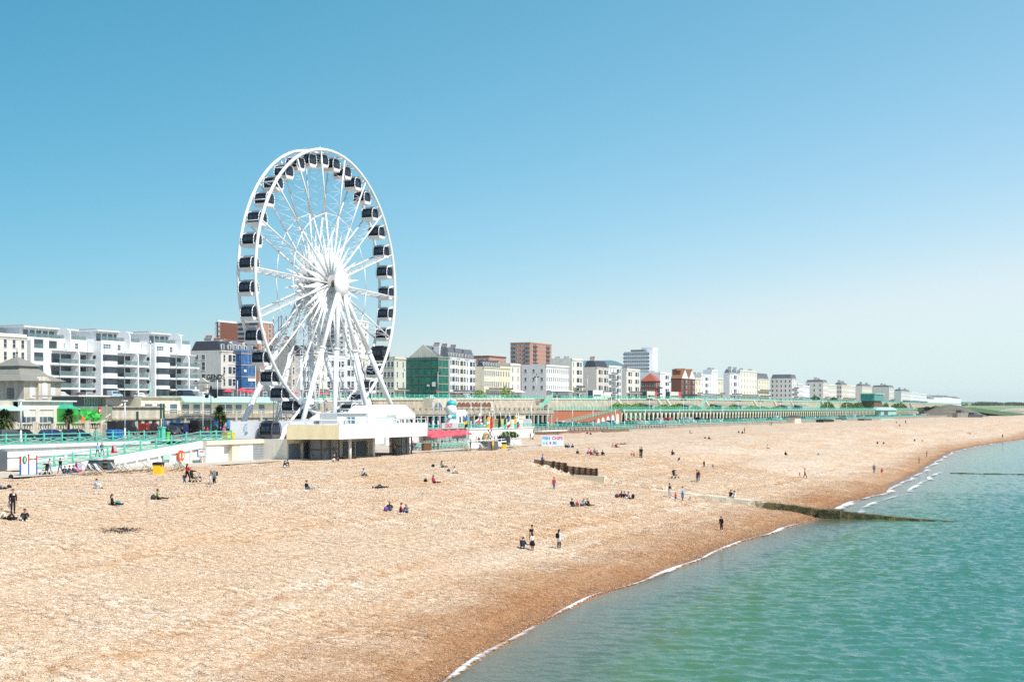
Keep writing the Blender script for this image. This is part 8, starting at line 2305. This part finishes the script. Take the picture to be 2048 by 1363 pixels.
P(884,935,'sit_out',-20,'person in a mauve top with legs stretched out, upper of a pair','palegrey','black','brown',True);P(907,947.5,'sit_knees',-25,'person in a white T-shirt with bare legs, lower of a pair','white','beige','brown',sleeve='short',bare=True)
P(867,966.5,'sit_out',-25,'person in a pink top and black leggings beside a black bag','pink','black','brown',True)
P(1085,922,'perch',-60,'person in a blue jacket perched on the inland end of the timber groyne','blue','denim','brown',pos=(175.0,DB(1083,175.0),Z(1083,919.5,DB(1083,175.0))-.05))
P(1108,977.5,'stand',60,'child in a bright red hooded jacket standing alone','red','denim','brown',h=1.45)
P(1045,1097,'crouch',10,'person in a navy jacket crouching to pick up stones','navy','navy','black',h=1.7);P(1062,1092,'stand_look',-100,'person in a black T-shirt standing behind the skirted one','black','black','black',sleeve='short',h=1.78,extra=(('print','brown'),));P(1065,1101,'stand_look',70,'person in a cream jumper and black skirt seen from behind','cream','black','black',True,h=1.5,bare=True,extra=(('skirt','black'),))
P(1118,1099.5,'hold',-10,'long-haired person with a black backpack and long white top over black trousers','white','black','black',True,h=1.68,extra=(('coat','white'),('backpack','black')),shoes='white')
P(1144,1010,'sit_out',-20,'person in a black jacket and jeans at the left of the seated family','black','denim','brown');P(1154,1009,'sit_knees',10,'child in a bright orange-red jacket in the seated family','red','navy','fair',h=1.05);P(1161,1010,'sit_cross',-40,'small child in navy in the seated family','navy','navy','brown',h=.9);P(1167,1009.5,'sit_knees',-20,'fair-haired person in pale grey in the seated family','palegrey','denim','fair',True);P(1175,1010.5,'sit_out',-25,'person in brown with legs out at the right of the seated family','brown','brown','fair')
P(1243,994.5,'sit_out',10,'person in dark clothes with pink shorts left in the trio mid-beach','black','palepink','brown',True);P(1248,995,'sit_cross',0,'middle person in navy of the trio mid-beach','navy','white','brown');P(1257,995.5,'sit_out',-20,'person in a pale pink top, right of the trio mid-beach','palepink','black','brown')
P(1132,895,'sit_out',-5,'person in black nearest the fish and chips board','black','grey','brown');P(1136,895,'sit_knees',-5,'person in denim blue behind the one nearest the board','denim','denim','red');P(1145,895,'sit_out',-10,'person in a black jacket and white trousers third from the board','black','white','black')
P(1155,907.5,'sit_out',-15,'person in an olive top and pale trousers leaning back alone','darkgreen','palegrey','red')
for k,(px,py,kd,rz,top,lg,hr,lb)in enumerate(((1178,906,'sit_knees',0,'palepink','purple','red','person in pale pink at the back left of the group of five'),(1182,909,'sit_out',-10,'red','black','red','person in a red top in the group of five'),(1189,906,'sit_knees',-160,'grey','grey','fair','person in grey sitting upright in the group of five'),(1194,911,'sit_cross',-150,'brown','denim','black','dark-haired person in brown at the front of the group of five'),(1204,910,'sit_knees',-15,'black','black','black','person in black hugging knees at the right of the group of five'))):
 P(px,py,kd,rz,lb,top,lg,hr)
P(1225,893.5,'sit_knees',-20,'person in beige with a green bottle in the pair before sunbathers','beige','beige','black');P(1232,893.5,'sit_out',-20,'person in a red jacket in the pair before sunbathers','red','navy','red')
P(1237,887,'lie_flat',5,'first sunbather of a row lying behind the seated pair','palepink','beige','brown',bare=True);P(1243,888,'lie_flat',-5,'second sunbather of the row, in black','black','palegrey','brown');P(1249,888,'lie',-5,'third sunbather of the row, in teal','teal','denim','brown')
P(1263,913,'bend',-10,'little girl in pink bending forward near the dark couple','palepink','pink','brown',h=1.1,bare=True);P(1268,912,'crouch',180,'child in a crimson top crouching near the dark couple','red','pink','black',h=1.1)
P(1280,914,'stand',-90,'person in black in front of a slightly turned companion, left of the dark couple','black','black','brown');P(1283.5,916,'stand',80,'person in a black jacket and green trousers, right of the dark couple','black','darkgreen','brown',h=1.78)
P(1344,907.5,'sit_knees',-20,'person in black bundled up alone, right of the dark couple','black','black','black',True)
P(1408,933,'stand',-30,'child in dark clothes standing alone in the middle distance','charcoal','darkgreen','brown',h=1.2,shoes='white');P(1426,933.5,'crouch',180,'small child in blue crouching alone in the middle distance','blue','blue','brown',h=.95)
P(1394,964.5,'stand',100,'person in a black jacket with a yellow stripe seen from behind','black','navy','brown',h=1.8,extra=(('backpack','black'),));P(1397.5,962,'stand',40,'smaller person in red half hidden behind the yellow-striped jacket','red','denim','brown',h=1.45)
P(1339,996,'hands',-95,'person in a black T-shirt and grey trousers holding the hand of a child','black','palegrey','brown',h=1.8,sleeve='short',skin='d');P(1351,999.5,'hands',-95,'small girl in a crimson cardigan and purple skirt walking between two adults','red','purple','red',True,h=1.02,bare=True,extra=(('skirt','purple'),));P(1365,1000,'hands',-95,'person in a pale blue and white top and jeans holding the child on the right','sky','denim','brown',h=1.72)
P(1461,991,'sit_knees',-30,'person in black seated on the concrete groyne','black','black','black',pos=(170.4,DB(1460,170.4),gz(DB(1460,170.4))+.12));P(1471,991,'sit_cross',150,'person in white with brown hair seated on the concrete groyne','white','white','brown',True,pos=(170.4,DB(1470,170.4),gz(DB(1470,170.4))+.12))
P(1443,1062,'stand_look',160,'red-haired person in black looking down near the water edge','black','black','red',True,h=1.55,shoes='white')
P(1380,866,'crouch',0,'person in grey bending over an orange towel high on the beach','grey','palegrey','brown');P(1383,866.5,'lie_flat',0,'person lying on an orange towel high on the beach','orange','brown','brown');P(1418,878,'sit_out',-10,'person in black sitting high on the beach near two gulls','black','navy','black')
P(1477,866,'sit_knees',0,'person in dark clothes at the left of a group by a pale board','charcoal','palegrey','brown');P(1484,867,'perch',-20,'person in dark clothes raised at the middle of the group by a pale board','black','black','brown');P(1489,866,'stand',-90,'person in black standing at the right of the group by a pale board','black','black','brown',h=1.7)
P(1540,851,'stand',-90,'left one of two dark figures walking high on the beach','black','charcoal','brown');P(1543,851,'stand',-90,'right one of two dark figures walking high on the beach','black','black','brown')
P(1535,896.5,'sit_out',-10,'person in a pale top sitting alone mid-distance','white','brown','brown');P(1571,911,'sit_out',-15,'person in black sitting cross-legged alone mid-distance','black','black','black');P(1637,909,'lie',5,'person lying face up under a pale towel mid-distance','palegrey','charcoal','black')
P(1599,952.5,'walk',150,'toddler in a white hat and pink top with outstretched arm','pink','palepink','brown',h=1.0,bare=True,extra=(('cap','white'),));P(1609.5,954,'walk',-70,'long-haired person in a pink top carrying an orange bag','pink','charcoal','red',True,h=1.68)
P(1748,945,'stand',0,'person in grey and pale jeans standing near the far shoreline','grey','denim','brown');P(1763,945,'crouch',-60,'person in crimson crouching near the far shoreline','red','pink','brown',True,h=1.5)
P(1838,927,'stand',90,'slim figure with a brown top at the far water edge','brown','charcoal','brown',h=1.6);P(1853.5,914.5,'stand',90,'figure in black standing back from the far water edge','black','black','brown')
P(1754.5,887,'sit_knees',0,'left one of two far sitters beside a pale strip','navy','navy','brown');P(1767,887,'sit_back',180,'right one of two far sitters beside a pale strip','brown','brown','brown')
P(1829,881.5,'sit_knees',0,'far sitter to the left of a small dark bundle','charcoal','charcoal','brown');P(1936,868.5,'stand',0,'far child in orange beside a red figure','orange','denim','brown',h=1.2);P(1940,868.5,'crouch',0,'far red figure stooping','red','navy','brown',h=1.6);P(2005,875.5,'stand',0,'lone far figure in black near the right edge','black','black','brown')
P(1999,843,'crouch',0,'faint pale figure far up the beach near the right edge','palegrey','palegrey','brown');P(1793,845.5,'sit_out',0,'dark figure at the top of the beach below the aqua hall','black','black','brown');P(1811,847,'stand',0,'dark figure beside a long bag below the blue boat','black','black','brown');P(1799,852,'sit_out',0,'person in grey lying out on the beach below the aqua hall','grey','grey','brown')
P(1176,868,'sit_knees',90,'left one of a pair high on the beach below the timber boards','black','black','brown');P(1181,869,'sit_out',0,'right one of a pair high on the beach below the timber boards','navy','sky','brown')
P(1060.5,879,'stand',-90,'person in brown standing by the beige wall','brown','brown','brown',bare=True);P(1066.5,878.5,'stand',-90,'person in white standing by the beige wall','white','palegrey','brown')
for px,d,lb,top in((1150,163.2,'stroller in dark clothes by the brick arches','black'),(1190,163.2,'stroller in white by the brick arches','white'),(1204,163.2,'stroller in navy by the brick arches','navy'),(1212,163.4,'stroller in red by the brick arches','red'),(1482,163.2,'first of the strollers at the middle of the arches','orange'),(1486,163.2,'second of the strollers at the middle of the arches','white'),(1508,163.2,'stroller in white right of the middle arches','white'),(1513,163.3,'stroller in pink right of the middle arches','palepink')):
 P(px,0,'walk',0,lb,top,'denim','brown',pos=(S(px,d),d,7.23))
def bag(px,py,m,label,sx=.28,sy=.2,sz=.24,name='bag'):
 s,d,z=beach_at(px,py);t=thing(name,(s,d,z),label,'bag');b=MB();b.ball((s,d,z+sz*.75),1,cloth(m),8,sx,sy,sz,5);b.build('bag_body',t)
 b=MB();b.tube((s-sx*.4,d,z+sz*1.4),(s,d,z+sz*1.9),.018,cloth(m),n=4);b.tube((s,d,z+sz*1.9),(s+sx*.4,d,z+sz*1.4),.018,cloth(m),n=4);b.build('strap',t)
for a in((772,1021,'purple','blue-purple rucksack left of the three friends'),(851,964,'black','black bag beside the person in pink'),(307,998,'charcoal','dark rucksack behind the person in green'),(236,1010.5,'teal','teal round bag on the legs of the long-haired sitter'),(866,934,'black','small dark bag left of the upper sitter of the pair'),(897,944,'navy','dark bundle of clothes behind the white T-shirt sitter'),(1233,994,'charcoal','dark bag left of the trio mid-beach'),(1236,993.5,'pink','pink bag left of the trio mid-beach'),(1266,994,'black','dark folded coats right of the trio mid-beach'),(1175.5,907,'purple','purple bag left of the group of five'),(1410,876.5,'black','black bag behind the high beach sitter'),(1844.5,881.5,'charcoal','small dark bundle on the far beach'),(22,955+1,'black','small black bag left on the path beside the information board'),(18,978,'black','black bundle right of the person at the left edge'),(1065,883-5,'charcoal','small dark bag by the standing pair at the beige wall')):
 bag(*a)
for px,py,m,lb in((16,1040-5,'black','dark towel under the cream-jacketed sitter'),(1770,890,'cream','long pale strip of cloth laid beside the far sitters'),(1490,868,'white','pale board leaning by the dark group')):
 s,d,z=beach_at(px,py);b=MB();L_=4.5 if px==1770 else.9;b.box(s-.3,s+.5,d-L_/2,d+L_/2,z-.02,z+.05,cloth(m));tag(b.build('towel'),lb,'towel')
s,d,z=beach_at(19,1026);b=MB();b.lathe([(.14,0),(.19,.15),(.15,.38),(.03,.50)],mat('carrier_bag',(.72,.62,.72),.5,.2,5),(s,d,z+.45),8,1,.5);tag(b.build('carrier_bag'),'white and pink plastic carrier bag hanging from the hand of the standing person','bag')
def pushchair(px,py,rz,label,sc_=1.0,pos=None):
 s,d,z=pos or beach_at(px,py);t=thing('pushchair',(s,d,z),label,'pushchair',rz=RAD(rz));O=V(0,0,0)
 for sg in(-1,1):
  b=MB();b.tube((-.45,sg*.24,1.0),(.30,sg*.24,.28),.022,BLACK,n=5);b.tube((-.35,sg*.24,.12),(.25,sg*.24,.62),.022,BLACK,n=5);b.tube((.30,sg*.24,.28),(.46,sg*.2,.12),.022,BLACK,n=5);b.build('side_frame',t,O)
  for x,r in((-.35,.14),(.47,.11)):
   b=MB();b.tube((x,sg*.27,r),(x,sg*.31,r),r,TYRE,n=12);b.build('wheel',t,O)
 b=MB();b.tube((-.45,-.24,1.0),(-.45,.24,1.0),.025,GREYD,n=5);b.build('handle',t,O)
 b=MB();b.hexa([(-.22,-.2,.42),(.22,-.2,.46),(.22,.2,.46),(-.22,.2,.42),(-.22,-.2,.48),(.22,-.2,.52),(.22,.2,.52),(-.22,.2,.48)],cloth('black'));b.hexa([(-.30,-.2,.45),(-.20,-.2,.45),(-.20,.2,.45),(-.30,.2,.45),(-.42,-.2,.95),(-.34,-.2,.95),(-.34,.2,.95),(-.42,.2,.95)],cloth('charcoal'));b.build('seat',t,O)
 b=MB();b.extr([(-.44,.92),(-.36,1.12),(-.14,1.20),(.10,1.10),(.08,1.06),(-.14,1.14),(-.33,1.06),(-.38,.92)][::-1],'y',-.24,.24,cloth('black'));b.build('hood',t,O)
 return t
q=beach_at(389,965);pushchair(0,0,-15,'large black double pushchair before the red-jacketed person',pos=q)
pushchair(92,950,180,'black pushchair beside the person in the white T-shirt',pos=(S(90,107.9),107.9,5.95));pushchair(1350,956,-20,'empty black pushchair with its hood up, standing alone mid-beach')
def dog(px,py,rz,label,m1,m2,h=.42):
 s,d,z=beach_at(px,py)
 vs_=[V(-.28,0,.40),V(-.05,0,.39),(V(.20,0,.40)),V(.32,0,.52),V(.42,0,.60),V(.54,0,.57),V(-.42,0,.50),V(-.52,0,.60)]
 E=[(0,1),(1,2),(2,3),(3,4),(4,5),(0,6),(6,7)];rad=[.10,.10,.13,.075,.085,.04,.03,.02]
 for x,sg,j in((.20,1,2),(.20,-1,2),(-.28,1,0),(-.28,-1,0)):
  k=len(vs_)
  if j==2:pts=[V(x+.02,sg*.09,.28),V(x,sg*.09,.14),V(x+.04,sg*.09,.02)]
  else:pts=[V(x+.06,sg*.09,.26),V(x-.08,sg*.09,.15),V(x-.02,sg*.09,.02)]
  vs_+=pts;rad+=[.055,.03,.03];E+=[(j,k),(k,k+1),(k+1,k+2)]
 me=bpy.data.meshes.new('dog');me.from_pydata([tuple(v)for v in vs_],E,[]);o=bpy.data.objects.new('dog',me);COL.objects.link(o)
 o.modifiers.new('s','SKIN');
 for i,r in enumerate(rad):me.skin_vertices[0].data[i].radius=(r,r)
 me.skin_vertices[0].data[0].use_root=True
 o.modifiers.new('u','SUBSURF').levels=1
 dg=bpy.context.evaluated_depsgraph_get();dg.update();nm=bpy.data.meshes.new_from_object(o.evaluated_get(dg));bpy.data.objects.remove(o)
 nm.materials.clear();nm.materials.append(m1);nm.materials.append(m2)
 nm.polygons.foreach_set('material_index',[1 if(p.center.x>.36 or(-.2<p.center.x<.05 and p.center.z>.42))else 0 for p in nm.polygons])
 o=bpy.data.objects.new('dog',nm);COL.objects.link(o);o.location=(s,d,z);o.rotation_euler=(0,0,RAD(rz));o.scale=(h/.45,)*3
 tag(o,label,'dog');b=MB()
 for sg in(-1,1):b.poly([(.40,sg*.05,.66),(.44,sg*.085,.64),(.40,sg*.10,.54)],m2)
 b.build('ear',o,V(0,0,0));return o
dog(1381,999.5,20,'small white dog with a brown head beside the family holding hands',mat('fur_white',(.62,.55,.45),.9,.1,8),mat('fur_brown',(.25,.13,.06),.9,.2,8),.42)
dog(1360-2,921,0,'dark dog lying low beyond the lone bundled person',mat('fur_black',(.03,.03,.03),.9,.2,8),MATS['fur_black'],.42)
def gull(px,py,rz,label,group=None,m=None):
 s,d,z=beach_at(px,py);m=m or WHITEB;t=thing('gull',(s,d,z),label,'bird',group,RAD(rz));O=V(0,0,0)
 b=MB();i=b.mi(m)
 b.lathe([(.01,-.22),(.06,-.12),(.095,0),(.075,.1),(.045,.16),(.05,.20),(.045,.25),(.01,.29)],m,(0,0,0),8)
 b.v=[(v[2]*.85,v[1],.17+v[0]*.9+max(0,v[2]-.1)*.55)for v in b.v];b.build('body',t,O)
 b=MB()
 for sg in(-1,1):b.poly([(.06,sg*.09,.2),(-.06,sg*.1,.22),(-.24,sg*.04,.17),(-.05,sg*.1,.13)],GREYP if m is WHITEB else GREYD)
 b.build('wing',t,O)
 b=MB();b.tube((.25,0,.30),(.31,0,.285),.012,YELLOW,.004,n=4);b.build('beak',t,O)
 b=MB()
 for sg in(-1,1):b.tube((.02,sg*.03,.12),(.02,sg*.03,0),.008,YELLOW,n=4)
 b.build('leg',t,O)
for px,py,lb in((1358,870.5,'white gull left of the high beach pair'),(1409,881,'white gull left of two near the high beach sitter'),(1415,882.5,'white gull right of two near the high beach sitter'),(1499,859,'lone white gull near the dark group')):gull(px,py,30,lb)
for k in range(6):gull(1555+3.2*k+(3 if k>2 else 0),854-(k>2)*.7,60*k,'white gull in the scattered flock high on the beach','gulls scattered high on the beach')
gull(36,970.5,60,'grey pigeon on the shingle at the left',m=GREY)
hzm=bpy.data.materials.new('haze');hzm.use_nodes=True;ht=hzm.node_tree;ht.nodes.remove(ht.nodes['Principled BSDF'])
pv=ht.nodes.new('ShaderNodeVolumePrincipled');pv.inputs['Color'].default_value=(.86,.93,.97,1);pv.inputs['Density'].default_value=HAZE if 'HAZE' in globals()else.00005;pv.inputs['Anisotropy'].default_value=0.2
ht.links.new(pv.outputs[0],ht.nodes['Material Output'].inputs['Volume'])
b=MB();b.box(-700,7500,-6000,5400,-10.5,75,hzm);o=b.build('haze');tag(o,kind='stuff');o['label']='thin sea haze over the bay'
